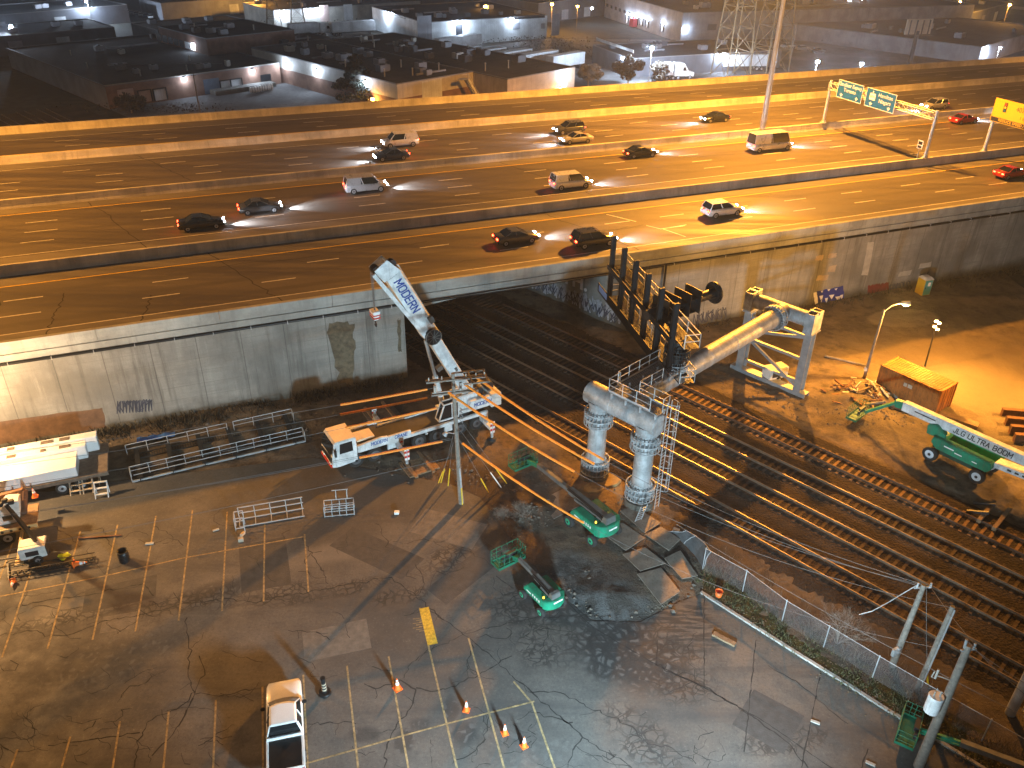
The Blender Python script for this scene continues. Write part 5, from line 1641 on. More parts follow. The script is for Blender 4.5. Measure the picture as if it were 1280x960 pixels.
h1 = 6.2; l1 = lean_to(U1, (1155, 731), h1)
o1 = pole('short wooden pole with equipment near its top, left of the three by the fence', U1, h1, l1)
b = MB(); tp = Vector((l1[0], l1[1], h1)); b.bar(tp + Vector((-.5, 0, -.25)), tp + Vector((.55, .1, -.25)), .09); b.tube(tp + Vector((-.35, 0, -.2)), tp + Vector((-.35, 0, .15)), .06, n=8); b.tube(tp + Vector((.4, 0, -.2)), tp + Vector((.4, 0, .15)), .06, n=8); b.build('crossarm', 'galv', o1)
b = MB(); [b.tube((-.25 + .1 * i, -.1, 1.0 + .12 * i), (-.25 + .1 * i, -.1, 1.5 + .1 * i), .13, n=8) for i in range(3)]; b.build('cable_splices', 'galv', o1)
h2 = 6.2; l2 = lean_to(U2, (1191, 758), h2)
o2 = pole('bare wooden pole between the other two by the fence', U2, h2, l2, .17, .13)
b = MB(); b.bar((.06, -.18, .4), (l2[0] + .06, l2[1] - .18, h2 - .1), .06); b.build('conduit', 'galv_light', o2)
h3 = 9.2; l3 = lean_to(U3, (1211, 806), h3)
o3 = pole('tall wooden pole holding a white transformer at the lower right', U3, h3, l3, .27, .17)
v3 = Vector((l3[0], l3[1], h3))
b = MB(); b.bar(v3 + Vector((-.3, -.05, -.35)), v3 + Vector((.45, .05, -.3)), .1); b.tube(v3 + Vector((-.15, 0, -.2)), v3 + Vector((-.2, 0, .35)), .07, n=8); b.tube(v3 + Vector((.3, 0, -.25)), v3 + Vector((.3, 0, .1)), .06, n=8); b.build('pole_top_bracket', 'galv', o3)
tq = v3 * .50
b = MB(); tc_ = tq + Vector((-.62, -.1, 0)); b.tube(tc_, tc_ + Vector((0, 0, 1.05)), .36, n=20); b.tube(tc_ + Vector((0, 0, 1.05)), tc_ + Vector((0, 0, 1.12)), .38, .34, 20); tf = b.build('transformer', 'white_paint', o3)
b = MB(); [b.tube(tc_ + Vector((dx, 0, 1.1)), tc_ + Vector((dx, 0, 1.45)), .05, .035, 8) for dx in (-.15, .15)]; b.build('bushings', 'ceramic', tf)
b = MB(); b.bar(tc_ + Vector((.3, 0, .25)), tq + Vector((0, 0, .25)), .12); b.bar(tc_ + Vector((.3, 0, .8)), tq + Vector((0.03, 0, .8)), .12); b.build('mounting_bracket', 'galv', tf)
b = MB(); a_ = v3 * .72; b.path([a_, a_ + Vector((-.6, .05, .25)), a_ + Vector((-.9, .1, .3))], .035, 6); b.tube(a_ + Vector((-.9, .1, .1)), a_ + Vector((-.9, .1, .75)), .06, n=8); b.path([a_ + Vector((-.9, .1, .1)), a_ + Vector((-1.1, .1, .2)), a_ + Vector((-1.05, .1, .6))], .03, 5); b.build('cutout_switch', 'ceramic', o3)
# wires at lower right
T1 = U1 + tp; T3 = U3 + v3
for (a, c_, s, l) in ((T1 + Vector((.3, 0, 0)), T3 + Vector((.3, 0, 0)), .1, 'short wire between the left and the tall pole'), (T3, at(1330, 880, 8.6), .2, 'thin wire leaving the tall pole to the right'), (T3 + Vector((-.2, 0, .3)), at(1330, 905, 8.8), .2, 'second thin wire leaving the tall pole to the right'), (at(845, 655, 5), at(1300, 905, 7), .4, 'long thin wire above the fence running to the right edge'), (at(820, 600, 6.5), T1, .5, 'thin wire from the caged ladder side to the left pole')):
    wire(l, a, c_, s, r=.014)
b = MB(); b.path([T1 + Vector((-.35, 0, 0)), at(1135, 738, 5.6), at(1112, 752, 4.8), at(1090, 764, 4.2), at(1074, 768, 3.6)], .03, 6)
tag(b.build('loose_cable', 'galv'), 'slack pale cable hanging from the left pole towards the bare shrub', 'cable')
b = MB(); b.path([T1 + Vector((.15, -.1, -.2)), at(1158, 800, 3.0), at(1160, 855, .1)], .013, 5); gw = tag(b.build('guy_wire', 'wire_black'), 'guy wire with yellow guard between the two short poles', 'guy wire')
b = MB(); b.path([at(1158, 832, 1.6), at(1160, 855, .1)], .06, 6); b.build('guard', 'yellow_paint', gw)
# caged pole at the right edge
cp = thing('ladder_column', 'steel column with caged ladder cut by the right edge', 'column', at(1262, 893), R(-20))
ct = lean_to(at(1262, 893), (1300, 800), 7)
b = MB(); b.tube((0, 0, 0), (0, 0, 8.5), .28, n=16); b.build('column', 'galv', cp)
b = MB(); [b.bar((.6, y, .3), (.6, y, 8.5), .06) for y in (-.24, .24)]; b.build('ladder_stringers', 'galv_light', cp); [MB().tube((.6, -.24, .5 + .3 * k_), (.6, .24, .5 + .3 * k_), .02, n=5).build('rung', 'galv_light', cp) for k_ in range(26)]
b = MB(); [b.path([(.6 + .7 * math.sin(PI * i / 8), .4 * math.cos(PI * i / 8), .8 + k_ * .9) for i in range(9)], .022, 5) for k_ in range(8)]; [b.bar((.6 + .7 * math.sin(a), .4 * math.cos(a), .8), (.6 + .7 * math.sin(a), .4 * math.cos(a), 8), .03) for a in (PI * .2, PI * .4, PI * .6, PI * .8)]; b.build('safety_cage', 'galv_light', cp)

# ================================================================== kerb, grass verge, chain-link fence
kp = [at(*p) for p in [(876, 741), (940, 782), (1000, 820), (1060, 857), (1110, 889), (1160, 919), (1207, 948), (1300, 1005)]]
b = MB()
for a, c_ in zip(kp[:-1], kp[1:]):
    n = max(1, int((c_ - a).length / 1.5))
    for i in range(n):
        p0 = a.lerp(c_, i / n); p1 = a.lerp(c_, (i + .985) / n); b.bar(p0 + Vector((0, 0, .06)), p1 + Vector((0, 0, .06)), .2, .15)
tag(b.build('kerb', 'concrete_kerb'), kind='structure')


def g_grass():
    k = NT('verge_grass', 0.95, 0.15)
    n1 = k.noise(0.8, 6); n2 = k.noise(9, 5)
    c = k.mix(k.rng(n1, .4, .6), (0.045, 0.042, 0.014), (0.085, 0.078, 0.025)); c = k.mix(k.rng(n2, .4, .7, 0, .7), c, (0.02, 0.018, 0.009)); k.color(c); k.bump(n2, .8, .1)


g_grass()
fpx = [(878, 712), (928, 740), (977, 778), (1029, 810), (1090, 848), (1160, 890), (1226, 928), (1300, 972)]
fp = [at(*p) for p in fpx]
off = Vector((-.45, -.75, 0)).normalized()
b = MB(); vp = [p + Vector((.12, .1, 0)) for p in kp] + [p + Vector((.5, .6, 0)) for p in reversed(fp)]
b.sheet([(p.x, p.y) for p in vp], .055); tag(b.build('grass_verge', 'verge_grass'), kind='structure')
mat('grass_blade', (0.085, 0.08, 0.03), 0.9, var=.5, scale=4)
b = MB()
for i in range(5200):
    k_ = random.random() * (len(fp) - 1.001); j = int(k_); f = k_ - j
    a = fp[j].lerp(fp[j + 1], f); kk = min(range(len(kp)), key=lambda q: (kp[q] - a).length)
    c_ = a + off * random.uniform(-.5, 1.9)
    if noise.noise((c_.x * .8, c_.y * .8, 1)) < -.15: continue
    h = random.uniform(.06, .26); w_ = random.uniform(.015, .04); t = random.uniform(0, PI); e = Vector((math.cos(t), math.sin(t), 0)) * w_; ln = Vector((random.gauss(0, .09), random.gauss(0, .09), h))
    c_ = Vector((c_.x, c_.y, .05)); b.face(c_ - e, c_ + e, c_ + ln)
g_ = b.build('verge_tufts', 'grass_blade'); tag(g_, kind='stuff')
mat('dry_weed', (0.15, 0.115, 0.075), 0.9, var=.45, scale=3)
b = MB()
for i in range(4200):
    k_ = random.random() * (len(fp) - 1.001); j = int(k_); f = k_ - j
    c_ = fp[j].lerp(fp[j + 1], f) - off * abs(random.gauss(0, 1.0)) + off * .25
    if noise.noise((c_.x * .55, c_.y * .55, 4)) < random.uniform(-.35, .15): continue
    h = random.uniform(.15, .75); w_ = random.uniform(.008, .022); t = random.uniform(0, PI); e = Vector((math.cos(t), math.sin(t), 0)) * w_; ln = Vector((random.gauss(0, .22), random.gauss(0, .22), h))
    c_ = Vector((c_.x, c_.y, .03)); b.face(c_ - e, c_ + e, c_ + ln)
for i in range(900):
    k_ = random.random() * (len(kp) - 1.001); j = int(k_); f = k_ - j
    c_ = kp[j].lerp(kp[j + 1], f) + off * random.gauss(-.2, .5); s = random.uniform(.03, .09); t = random.uniform(0, PI); e = Vector((math.cos(t), math.sin(t), 0)) * s; e2 = Vector((-e.y, e.x, random.gauss(0, .02)))
    c_ = Vector((c_.x, c_.y, .075 if random.random() < .8 else .16)); b.face(c_ - e, c_ - e2 * .6, c_ + e, c_ + e2 * .6)
tag(b.build('dry_weeds', 'dry_weed'), kind='stuff')


def g_mesh():
    k = NT('chain_link', 0.5, 0.5)
    k.b.inputs['Metallic'].default_value = .6
    k.color(k.mix(k.noise(3), (.16, .16, .165), (.26, .26, .27)))
    sx = k.n.new('ShaderNodeSeparateXYZ'); k.L.new(k.tc, sx.inputs[0])
    h = k.math('ADD', k.math('MULTIPLY', sx.outputs['X'], .8), k.math('MULTIPLY', sx.outputs['Y'], -.6))
    out = None
    for sgn in (1, -1):
        d = k.math('FRACT', k.math('MULTIPLY', k.math('ADD', h, k.math('MULTIPLY', sx.outputs['Z'], sgn)), 12.0))
        w = k.math('LESS_THAN', d, .17)
        out = w if out is None else k.math('MAXIMUM', out, w)
    k.L.new(out, k.b.inputs['Alpha'])


g_mesh()
fc = thing('chain_link_fence', 'grey chain-link fence on steel posts between the lot verge and the tracks', 'fence', (0, 0, 0))
for i, p_ in enumerate(fp):
    b = MB(); b.tube(p_, p_ + Vector((0, 0, 1.95)), .035, n=8); b.tube(p_ + Vector((0, 0, 1.95)), p_ + Vector((0, 0, 2.0)), .055, .02, 8); b.build('post', 'galv', fc)
b = MB()
for a, c_ in zip(fp[:-1], fp[1:]): b.face(a + Vector((0, 0, .05)), c_ + Vector((0, 0, .05)), c_ + Vector((0, 0, 1.9)), a + Vector((0, 0, 1.9)))
b.build('wire_mesh', 'chain_link', fc)
b = MB()
for a, c_ in zip(fp[:-1], fp[1:]): b.tube(a + Vector((0, 0, 1.9)), c_ + Vector((0, 0, 1.9)), .022, n=6)
b.build('top_rail', 'galv', fc)
# sagging end of the fence
fs = thing('fallen_fence_end', 'slumped end of chain-link fence with dark sheeting by the steel plates', 'fence', (0, 0, 0))
mat('dark_sheet', (0.07, 0.075, 0.08), .7, var=.4, scale=1.5, bump=.3)
rows = []
base = [at(878, 712), at(868, 695), at(855, 680), at(842, 668), at(834, 664)]
for j, p_ in enumerate(base):
    k_ = 1 - j * .12
    rows.append([p_ + Vector((.25 * i * (.2 + j * .12), -.28 * i * (.2 + j * .12) * 1.0, .02 + 1.9 * k_ * math.sin(min(1, i / 5) * (1.45 - .16 * j)))) + Vector((random.gauss(0, .03), random.gauss(0, .03), 0)) for i in range(6)])
b = MB()
for r0, r1 in zip(rows[:-1], rows[1:]):
    for i in range(5): b._add([r0[i], r0[i + 1], r1[i + 1], r1[i]], [(0, 1, 2, 3)], True)
b.build('sheeting', 'dark_sheet', fs)
b = MB(); [b.path(r_, .03, 5) for r_ in rows[::2]]; b.path([r_[-1] for r_ in rows], .03, 5); b.build('bent_rails', 'galv', fs)

# bare shrub
def bare_tree(label, base, h, spread, seed, n0=7, m='bare_twig', name='bare_tree', r0=.05, deep=4):
    rnd = random.Random(seed); b = MB()

    def grow(p, d, L_, r, k_):
        q = p + d * L_; b.tube(p, q, r, r * .65, 4, False)
        if k_ == 0: return
        for _ in range(rnd.choice((2, 3, 3))):
            e = (d + Vector((rnd.gauss(0, spread), rnd.gauss(0, spread), rnd.gauss(.08, .25)))).normalized()
            grow(p.lerp(q, rnd.uniform(.6, 1)), e, L_ * rnd.uniform(.6, .85), r * .6, k_ - 1)
    for _ in range(n0):
        d = Vector((rnd.gauss(0, .45), rnd.gauss(0, .45), 1)).normalized()
        grow(base, d, h * .3, r0, deep)
    mat('bare_twig', (0.22, 0.175, 0.14), .9, var=.3)
    return tag(b.build(name, m), label, 'tree')


bare_tree('bare leafless shrub growing through the fence line by the tracks', at(1046, 806), 3.2, .5, 3, 9, r0=.03, deep=5)
# ================================================================== boom lifts
mat('amber_lens', (.9, .4, .05), .3, emit=(1, .5, .05), es=4)


def basket(par, c, rz, L_=2.2, w=.95, h=1.1, m='basket_green', name='basket'):
    M = Matrix.Translation(c) @ Matrix.Rotation(rz, 4, 'Z')
    b = MB(M)
    b.bb(-w / 2, w / 2, -L_ / 2, L_ / 2, 0, .07)
    for z in (.38, .75, h):
        for (p0, p1) in (((-w / 2, -L_ / 2), (w / 2, -L_ / 2)), ((w / 2, -L_ / 2), (w / 2, L_ / 2)), ((w / 2, L_ / 2), (-w / 2, L_ / 2)), ((-w / 2, L_ / 2), (-w / 2, -L_ / 2))):
            b.tube((*p0, z), (*p1, z), .02, n=6)
    for x in (-w / 2, w / 2):
        for i in range(6):
            y = -L_ / 2 + L_ * i / 5; b.tube((x, y, .05), (x, y, h), .018, n=6)
    for x in (-.1, .15): b.tube((x, -L_ / 2, .05), (x, -L_ / 2, h), .024, n=6)
    for a in (-1, 1): b.bar((-w / 2, a * L_ / 2, .1), (w / 2, a * L_ / 2, .1), .03, .2); b.bar((a * w / 2, -L_ / 2, .1), (a * w / 2, L_ / 2, .1), .03, .2)
    bo = b.build(name, m, par)
    b = MB(M); b.bb(-w / 2 + .02, -w / 2 + .28, -.4, .4, .72, 1.02); b.bb(-w / 2 + .05, -w / 2 + .2, .5, .75, .5, .9); b.build('control_box', 'dark_metal', bo)
    return bo


def lift(label, loc, rz, k, blen, bz, jib=1.4, bside=0.0, name='boom_lift', group='green boom lifts'):
    """local x towards the basket"""
    o = thing(name, label, 'boom lift', loc, rz, group)
    wb, tr, r = 2.55 * k, 2.3 * k, .46 * k
    b = MB(); b.bb(-wb / 2 - .2, wb / 2 + .2, -.45 * k, .45 * k, r * .9, r * 1.75)
    for x in (-wb / 2, wb / 2): b.bb(x - .12, x + .12, -tr / 2 + .2, tr / 2 - .2, r * .8, r * 1.25)
    b.bb(-wb / 2 - .25, -wb / 2 + .5, -.7 * k, .7 * k, r * 1.2, r * 2.1); b.bb(wb / 2 - .5, wb / 2 + .25, -.7 * k, .7 * k, r * 1.2, r * 2.1)
    b.build('chassis', 'lift_dark', o, .03)
    for x in (-wb / 2, wb / 2):
        for y in (-1, 1): wheel(o, x, y * tr / 2, r, .34 * k, 'rim_green', side=y)
    z0 = r * 2.15
    b = MB(); b.tube((0, 0, r * 1.7), (0, 0, z0), .5 * k, n=16); b.build('slew_ring', 'dark_metal', o)
    # two green hoods joined by a rounded counterweight at the tail
    for y in (-1, 1):
        b = MB(); hw_ = 1.12 * k
        b.extr([(-1.35 * k, z0), (1.25 * k, z0 + .05), (1.3 * k, z0 + .35 * k), (.9 * k, z0 + .82 * k), (-1.35 * k, z0 + .86 * k)], y * .42 * k, y * hw_)
        hd = b.build('engine_hood', 'lift_green', o, .05)
        b = MB(); [b.bb(-1.0 * k + q * .22, -1.0 * k + q * .22 + .1, y * hw_ - .01 * 0 - .005, y * hw_ + y * .006, z0 + .3 * k, z0 + .55 * k) for q in range(4)]; b.bb(.2 * k, .8 * k, y * hw_ - .004, y * hw_ + y * .005, z0 + .3 * k, z0 + .42 * k); b.build('white_decal', 'white_letters', hd)
    b = MB(); n = 10
    pts = [(-1.35 * k, -1.12 * k)] + [(-1.35 * k - .75 * k * math.sin(PI * i / n), -1.12 * k * math.cos(PI * i / n)) for i in range(1, n)] + [(-1.35 * k, 1.12 * k)]
    b.prism(pts, z0 - .05, z0 + .9 * k); cw = b.build('counterweight', 'lift_green', o, .04)
    b = MB(); b.hexa([(-2.08 * k, -.35, z0 + .5), (-2.12 * k, -.35, z0 + .5), (-2.12 * k, .35, z0 + .5), (-2.08 * k, .35, z0 + .5), (-2.08 * k, -.35, z0 + .62), (-2.12 * k, -.35, z0 + .62), (-2.12 * k, .35, z0 + .62), (-2.08 * k, .35, z0 + .62)]); b.build('white_decal', 'white_letters', cw)
    b = MB(); b.tube((-1.2 * k, .85 * k, z0 + .87 * k), (-1.2 * k, .85 * k, z0 + 1.0 * k), .06, n=8); b.build('beacon', 'amber_lens', o)
    # boom
    p0 = Vector((-1.55 * k, bside, z0 + 1.0 * k)); p1 = Vector((blen, bside, bz)); pm = p0.lerp(p1, .52)
    b = MB(); b.bar(p0, pm, .42 * k, .5 * k); b.bar(p0 + Vector((0, -.34 * k, -.1)), pm + Vector((-.4, -.34 * k, -.1)), .12, .3 * k); b.bar(p0 + Vector((0, .34 * k, -.1)), pm + Vector((-.9, .34 * k, -.1)), .1, .2 * k)
    bo = b.build('boom', 'boom_grey', o, .015)
    b = MB(); b.bar(pm.lerp(p0, .05), p1, .3 * k, .34 * k); b.build('fly_boom', 'boom_grey', bo)
    b = MB(); b.tube(p0 + Vector((.1, .3, .1)), pm + Vector((0, .28, .2)), .05, n=6); b.tube(p0 + Vector((.1, .22, .2)), pm + Vector((0, .2, .25)), .04, n=6); b.build('hoses', 'black_paint', bo)
    b = MB(); b.hexa([(-1.9 * k, -.5 * k, z0 + .6 * k), (-1.2 * k, -.5 * k, z0 + .6 * k), (-1.2 * k, .5 * k, z0 + .6 * k), (-1.9 * k, .5 * k, z0 + .6 * k), (-1.8 * k, -.4 * k, z0 + 1.4 * k), (-1.4 * k, -.4 * k, z0 + 1.4 * k), (-1.4 * k, .4 * k, z0 + 1.4 * k), (-1.8 * k, .4 * k, z0 + 1.4 * k)]); b.build('boom_pivot', 'boom_grey', o, .03)
    pj = p1 + Vector((jib, 0, -.35))
    b = MB(); b.bar(p1, pj, .14, .2); b.bar(p1 + Vector((0, 0, -.22)), pj + Vector((0, 0, -.22)), .1, .1); b.build('jib', 'lift_green', bo)
    basket(o, (pj.x + .55, bside, max(.35, pj.z - .75)), 0)
    return o


a = at(738, 676)
l1_ = lift('larger green boom lift beside the left steel column, basket stretched out over the dirt', (6.0, 46.3, .08), R(126), 1.0, 6.6, 1.75)
l2_ = lift('smaller green boom lift on the lot edge nearest the camera, by the dirt heap', (2.2, 39.2, .03), R(126), .76, 2.6, 1.7, .7)
d3 = (at(1222, 958, 1.6) - at(1118, 918, 1.2)); az3 = math.atan2(-d3.y, -d3.x)
b3 = at(1112, 903, .5)
c3 = Vector((b3.x, b3.y, 0)) - Vector((math.cos(az3), math.sin(az3), 0)) * 8.6
l3_ = lift('boom lift reaching in from the lower right, green cage over the kerb', (c3.x, c3.y, .03), az3, 1.0, 5.2, 1.3, 1.9)

# the big lift with the white boom
ju = thing('boom_lift', 'large green boom lift with a long white boom lettered ULTRA BOOM', 'boom lift', (36.55, 54.95, .05), R(129), 'green boom lifts')
# x towards its basket (upper left), +y towards the camera side? camera side is y>0 here
wb, tr, r = 3.85, 2.4, .62
b = MB(); b.bb(-wb / 2 - .3, wb / 2 + .3, -.55, .55, .5, 1.05); b.bb(-wb / 2 - .15, -wb / 2 + .15, -1.1, 1.1, .5, .75); b.bb(wb / 2 - .15, wb / 2 + .15, -1.1, 1.1, .5, .75); b.build('chassis', 'lift_dark', ju, .04)
for x in (-wb / 2, wb / 2):
    for y in (-1, 1): wheel(ju, x, y * tr / 2, r, .42, 'rim_white', side=y)
b = MB(); b.tube((0, 0, 1.05), (0, 0, 1.3), .7, n=18); b.build('slew_ring', 'dark_metal', ju)
for y in (-1, 1):
    b = MB(); b.extr([(-2.4, 1.25), (1.7, 1.25), (2.2, 1.7), (2.1, 2.2), (-2.5, 2.15), (-2.7, 1.7)], y * .5, y * 1.25); hd = b.build('engine_hood', 'lift_green', ju, .06)
    b = MB(); b.bb(.3, 1.1, y * 1.25 - .003, y * 1.256, 1.78, 1.88); b.bb(-.4, .2, y * 1.25 - .003, y * 1.256, 1.62, 1.7); b.bb(-1.6, -1.2, y * 1.25 - .003, y * 1.256, 1.6, 1.68); b.build('white_decal', 'white_letters', hd)
b = MB(); b.extr([(1.2, 2.0), (2.9, 1.9), (3.0, 2.7), (2.3, 3.0), (1.4, 2.4)], -.45, .75); b.build('tower_link', 'lift_green', ju, .05)
b = MB(); b.extr([(-5.3, 1.9), (-2.6, 1.65), (-2.6, 2.1), (-5.2, 2.35)], -.35, .75); lb_ = b.build('lower_boom', 'white_paint', ju, .03)
b = MB(); [b.bb(-3.9 - q * .55, -3.6 - q * .55, .751, .757, 1.95 + q * .03, 2.1 + q * .03) for q in range(3)]; b.build('black_decal', 'black_letters', lb_)
b = MB(); b.extr([(-7.6, 1.7), (-5.3, 1.75), (-5.2, 2.35), (-7.4, 3.4), (-7.9, 3.3)], -.4, .7); b.build('riser_knuckle', 'lift_green', ju, .05)
q0 = Vector((-8.0, .15, 3.15)); q1 = Vector((5.5, .15, 3.1))
b = MB(); b.bar(q0, q1, .6, .82); mb_ = b.build('main_boom', 'white_paint', ju, .03)
letters('lettering', 'JLG ULTRA BOOM', .42, (-1.2, .46, 3.12), (-1, 0, 0), (0, 0, 1), 'black_letters', ju)
b = MB(); b.bb(2.6, 4.4, .451, .456, 3.1, 3.2); b.build('black_decal', 'black_letters', mb_)
b = MB(); b.bar(q1, q1 + Vector((.7, 0, -.1)), .5, .65); b.build('boom_nose', 'lift_green', mb_, .03)
b = MB(); p_ = q1 + Vector((.7, 0, -.1)); e_ = p_ + Vector((2.0, .5, -1.7)); [b.bar(p_ + Vector((0, s, 0)), e_ + Vector((0, s, 0)), .13, .2) for s in (-.16, .16)]; b.bar(p_ + Vector((.2, 0, -.3)), e_ + Vector((.1, 0, -.22)), .09, .12); b.build('jib', 'lift_green', ju)
basket(ju, (e_.x + .75, e_.y, .45), R(5))

# ================================================================== steel plates and mats
o = None
for i, (px, lb_) in enumerate([(((675, 627), (712, 608), (732, 630), (692, 650)), 'tan steel plate at the tail of the bigger boom lift, furthest up'), (((775, 640), (792, 634), (826, 655), (806, 668)), 'dark steel plate in front of the right column base'), (((752, 668), (778, 655), (806, 674), (782, 690)), 'grey steel plate between the lift wheels and the other plates'), (((806, 670), (826, 660), (850, 676), (836, 690)), 'long tan steel plate beyond the grey one'), (((778, 695), (806, 686), (832, 706), (800, 716)), 'muddy steel plate second from the kerb end'), (((830, 700), (850, 690), (872, 722), (852, 726)), 'grey steel plate nearest the kerb end'), (((796, 720), (826, 712), (850, 742), (826, 758)), 'tan steel plate nearest the camera'), (((728, 636), (742, 628), (764, 650), (750, 662)), 'dark steel plate under the bigger boom lift')]):
    p_ = [at(*q) for q in px]; c_ = sum(p_, Vector()) / 4
    b = MB(); z0, z1 = .07 + .012 * i, .125 + .012 * i
    q = [p - c_ for p in p_]
    vs_ = [Vector((v.x, v.y, z0)) for v in q] + [Vector((v.x, v.y, z1)) for v in q]
    if (q[1] - q[0]).cross(q[2] - q[1]).z < 0: vs_ = vs_[3::-1] + vs_[7:3:-1]
    b.hexa(vs_)
    tag(b.build('steel_plate', 'steel_plate', None, .01, 1, c_), lb_, 'steel plate', 'road plates on the dirt')
for i, (px, lb_) in enumerate([((755, 603), 'yellow-lit clay slab right of the left column foot, larger'), ((742, 613), 'small clay slab close against the left column foot')]):
    p_ = at(*px); b = MB(); n = 9; rr = [(1.0 - .3 * i) * random.uniform(.75, 1.15) for _ in range(n)]
    b.prism([(rr[k_] * math.cos(2 * PI * k_ / n) * 1.2, rr[k_] * math.sin(2 * PI * k_ / n)) for k_ in range(n)], .05, .3)
    mat('clay', (.36, .26, .12), .9, var=.25, bump=.3); tag(b.build('clay_slab', 'clay', None, .05, 2, p_), lb_, 'rubble')

# ================================================================== pickup truck
pf_, pr_ = at(355, 857, .9), at(357, 956, 1.1)
pv = pf_ - pr_; PL_ = 5.85
pk = thing('pickup_truck', 'white pickup truck with black bed cover parked at the bottom of the lot', 'pickup truck', ((pf_.x + pr_.x) / 2, (pf_.y + pr_.y) / 2, .012), math.atan2(pv.y, pv.x))
mat('pickup_white', (.76, .77, .78), .3, .0, var=.04, coat=.5)
def pring(x, zt, w, zb=.5): return [(x, -w * .95, zb), (x, -w, zb + .25), (x, -w, zt - .12), (x, -w * .93, zt), (x, -w * .5, zt + .015), (x, w * .5, zt + .015), (x, w * .93, zt), (x, w, zt - .12), (x, w, zb + .25), (x, w * .95, zb)]
b = MB(); b.loft([pring(2.9, .86, .80, .6), pring(2.86, 1.0, .88), pring(2.6, 1.1, .95), pring(1.9, 1.17, .97), pring(1.35, 1.2, .97), pring(.8, 1.12, .97), pring(-1.0, 1.1, .97)], True); b.build('body', 'pickup_white', pk)
b = MB(); b.loft([[(1.42, -.88, 1.16), (1.55, -.45, 1.17), (1.58, 0, 1.17), (1.55, .45, 1.17), (1.42, .88, 1.16), (-.85, .93, 1.1), (-.85, -.93, 1.1)], [(.55, -.70, 1.83), (.68, -.35, 1.84), (.7, 0, 1.84), (.68, .35, 1.84), (.55, .70, 1.83), (-.72, .72, 1.83), (-.72, -.72, 1.83)]]); b.build('windows', 'glass', pk, .02)
b = MB(); b.loft([[(.6, -.72, 1.825), (.72, -.36, 1.835), (.74, 0, 1.835), (.72, .36, 1.835), (.6, .72, 1.825), (-.76, .74, 1.825), (-.76, -.74, 1.825)], [(.45, -.62, 1.90), (.55, -.3, 1.915), (.57, 0, 1.915), (.55, .3, 1.915), (.45, .62, 1.90), (-.68, .64, 1.89), (-.68, -.64, 1.89)]])
for y in (-1, 1):
    b.bar((1.36, y * .89, 1.16), (.58, y * .71, 1.85), .07, .06); b.bar((-.84, y * .94, 1.1), (-.74, y * .73, 1.84), .16, .06); b.bar((.15, y * .935, 1.1), (.05, y * .735, 1.84), .07, .05)
b.bar((-.86, -.93, 1.13), (-.86, .93, 1.13), .05, .12)
b.build('roof', 'pickup_white', pk, .02)
b = MB()
for y in (-1, 1):
    b.bb(-2.92, -1.0, y * .83, y * .97, .55, 1.16)
b.bb(-2.96, -2.86, -.95, .95, .55, 1.16); b.hexa([(-1.12, -.95, 1.16), (-.98, -.95, 1.16), (-.98, .95, 1.16), (-1.12, .95, 1.16), (-1.08, -.93, 1.3), (-.99, -.93, 1.3), (-.99, .93, 1.3), (-1.08, .93, 1.3)])
b.build('cargo_bed', 'pickup_white', pk, .025)
b = MB(); b.bb(-2.86, -1.13, -.83, .83, 1.08, 1.135); b.build('bed_cover', 'black_paint', pk, .01)
for x in (1.95, -1.75):
    for y in (-1, 1): wheel(pk, x, y * .86, .4, .26, side=y)
for y in (-1, 1):
    b = MB(); b.box((.95, y * 1.1, 1.28), (.16, .26, .2)); b.build('wing_mirror', 'black_paint', pk, .04)
    b = MB(); b.box((2.83, y * .68, .86), (.1, .34, .16)); b.build('headlight', 'white_band', pk, .02)
    b = MB(); b.box((-2.93, y * .86, .95), (.06, .18, .3)); b.build('taillight', 'red_paint', pk, .02)
b = MB(); b.bb(2.88, 2.96, -.85, .85, .5, .62); b.bb(-3.0, -2.93, -.8, .8, .5, .62); b.build('bumper', 'galv', pk, .02)

# ================================================================== cones
def cone(label, px, h=.72, tilt=None, black=False, group='traffic cones on the lot', s=1.0):
    o = thing('traffic_cone', label, 'traffic cone', at(*px, .02), random.uniform(0, PI), group)
    m = 'black_paint' if black else 'orange_plastic'
    b = MB(); b.bb(-.19 * s, .19 * s, -.19 * s, .19 * s, 0, .04) if not black else b.tube((0, 0, 0), (0, 0, .12), .4, .36, 14)
    b.build('base', m, o, .01)
    b = MB(); R0, R1 = (.15 * s, .03 * s) if not black else (.16, .12); b.tube((0, 0, .04), (0, 0, h), R0, R1, 16); b.build('cone_body', m, o)
    r = lambda z: R0 + (R1 - R0) * (z - .04) / (h - .04) + .006
    for z0, z1 in ([(h * .5, h * .72), (h * .8, h * .92)] if not black else [(.3, .4), (.52, .62), (.74, .84)]):
        b = MB(); b.tube((0, 0, z0), (0, 0, z1), r(z0), r(z1), 16, False); b.build('reflective_band', 'white_band' if not black else 'stain_tan', o)
    if black:
        b = MB(); b.tube((0, 0, h), (0, 0, h + .12), .15, .15, 12); b.build('handle', m, o)
    if tilt: o.rotation_euler = tilt; o.location.z += .16 * s
    return o


cone('bright orange cone standing alone right of the pickup', (497, 861), .85, s=1.25)
cone('pale cone on the stall line, leftmost of the three low cones', (583, 888), .78)
cone('orange cone with pale collar between two other cones at the bottom', (631, 917), .78)
cone('pale-topped cone, lowest and rightmost of the bottom three', (655, 933), .8)
cone('black striped channelizer post with a round base beside the pickup', (406, 866), 1.15, black=True)
cone('orange cone lying on its side by the light tower trailer', (93, 708), .85, (R(86), 0, R(100)), s=1.3)
cone('orange cone standing on the bed of the crane truck', (51, 640), .75, s=1.1).location.z = 1.45
cone('small orange cone lying at the corner of the black metal frame', (17, 728), .6, (R(88), 0, R(20)))

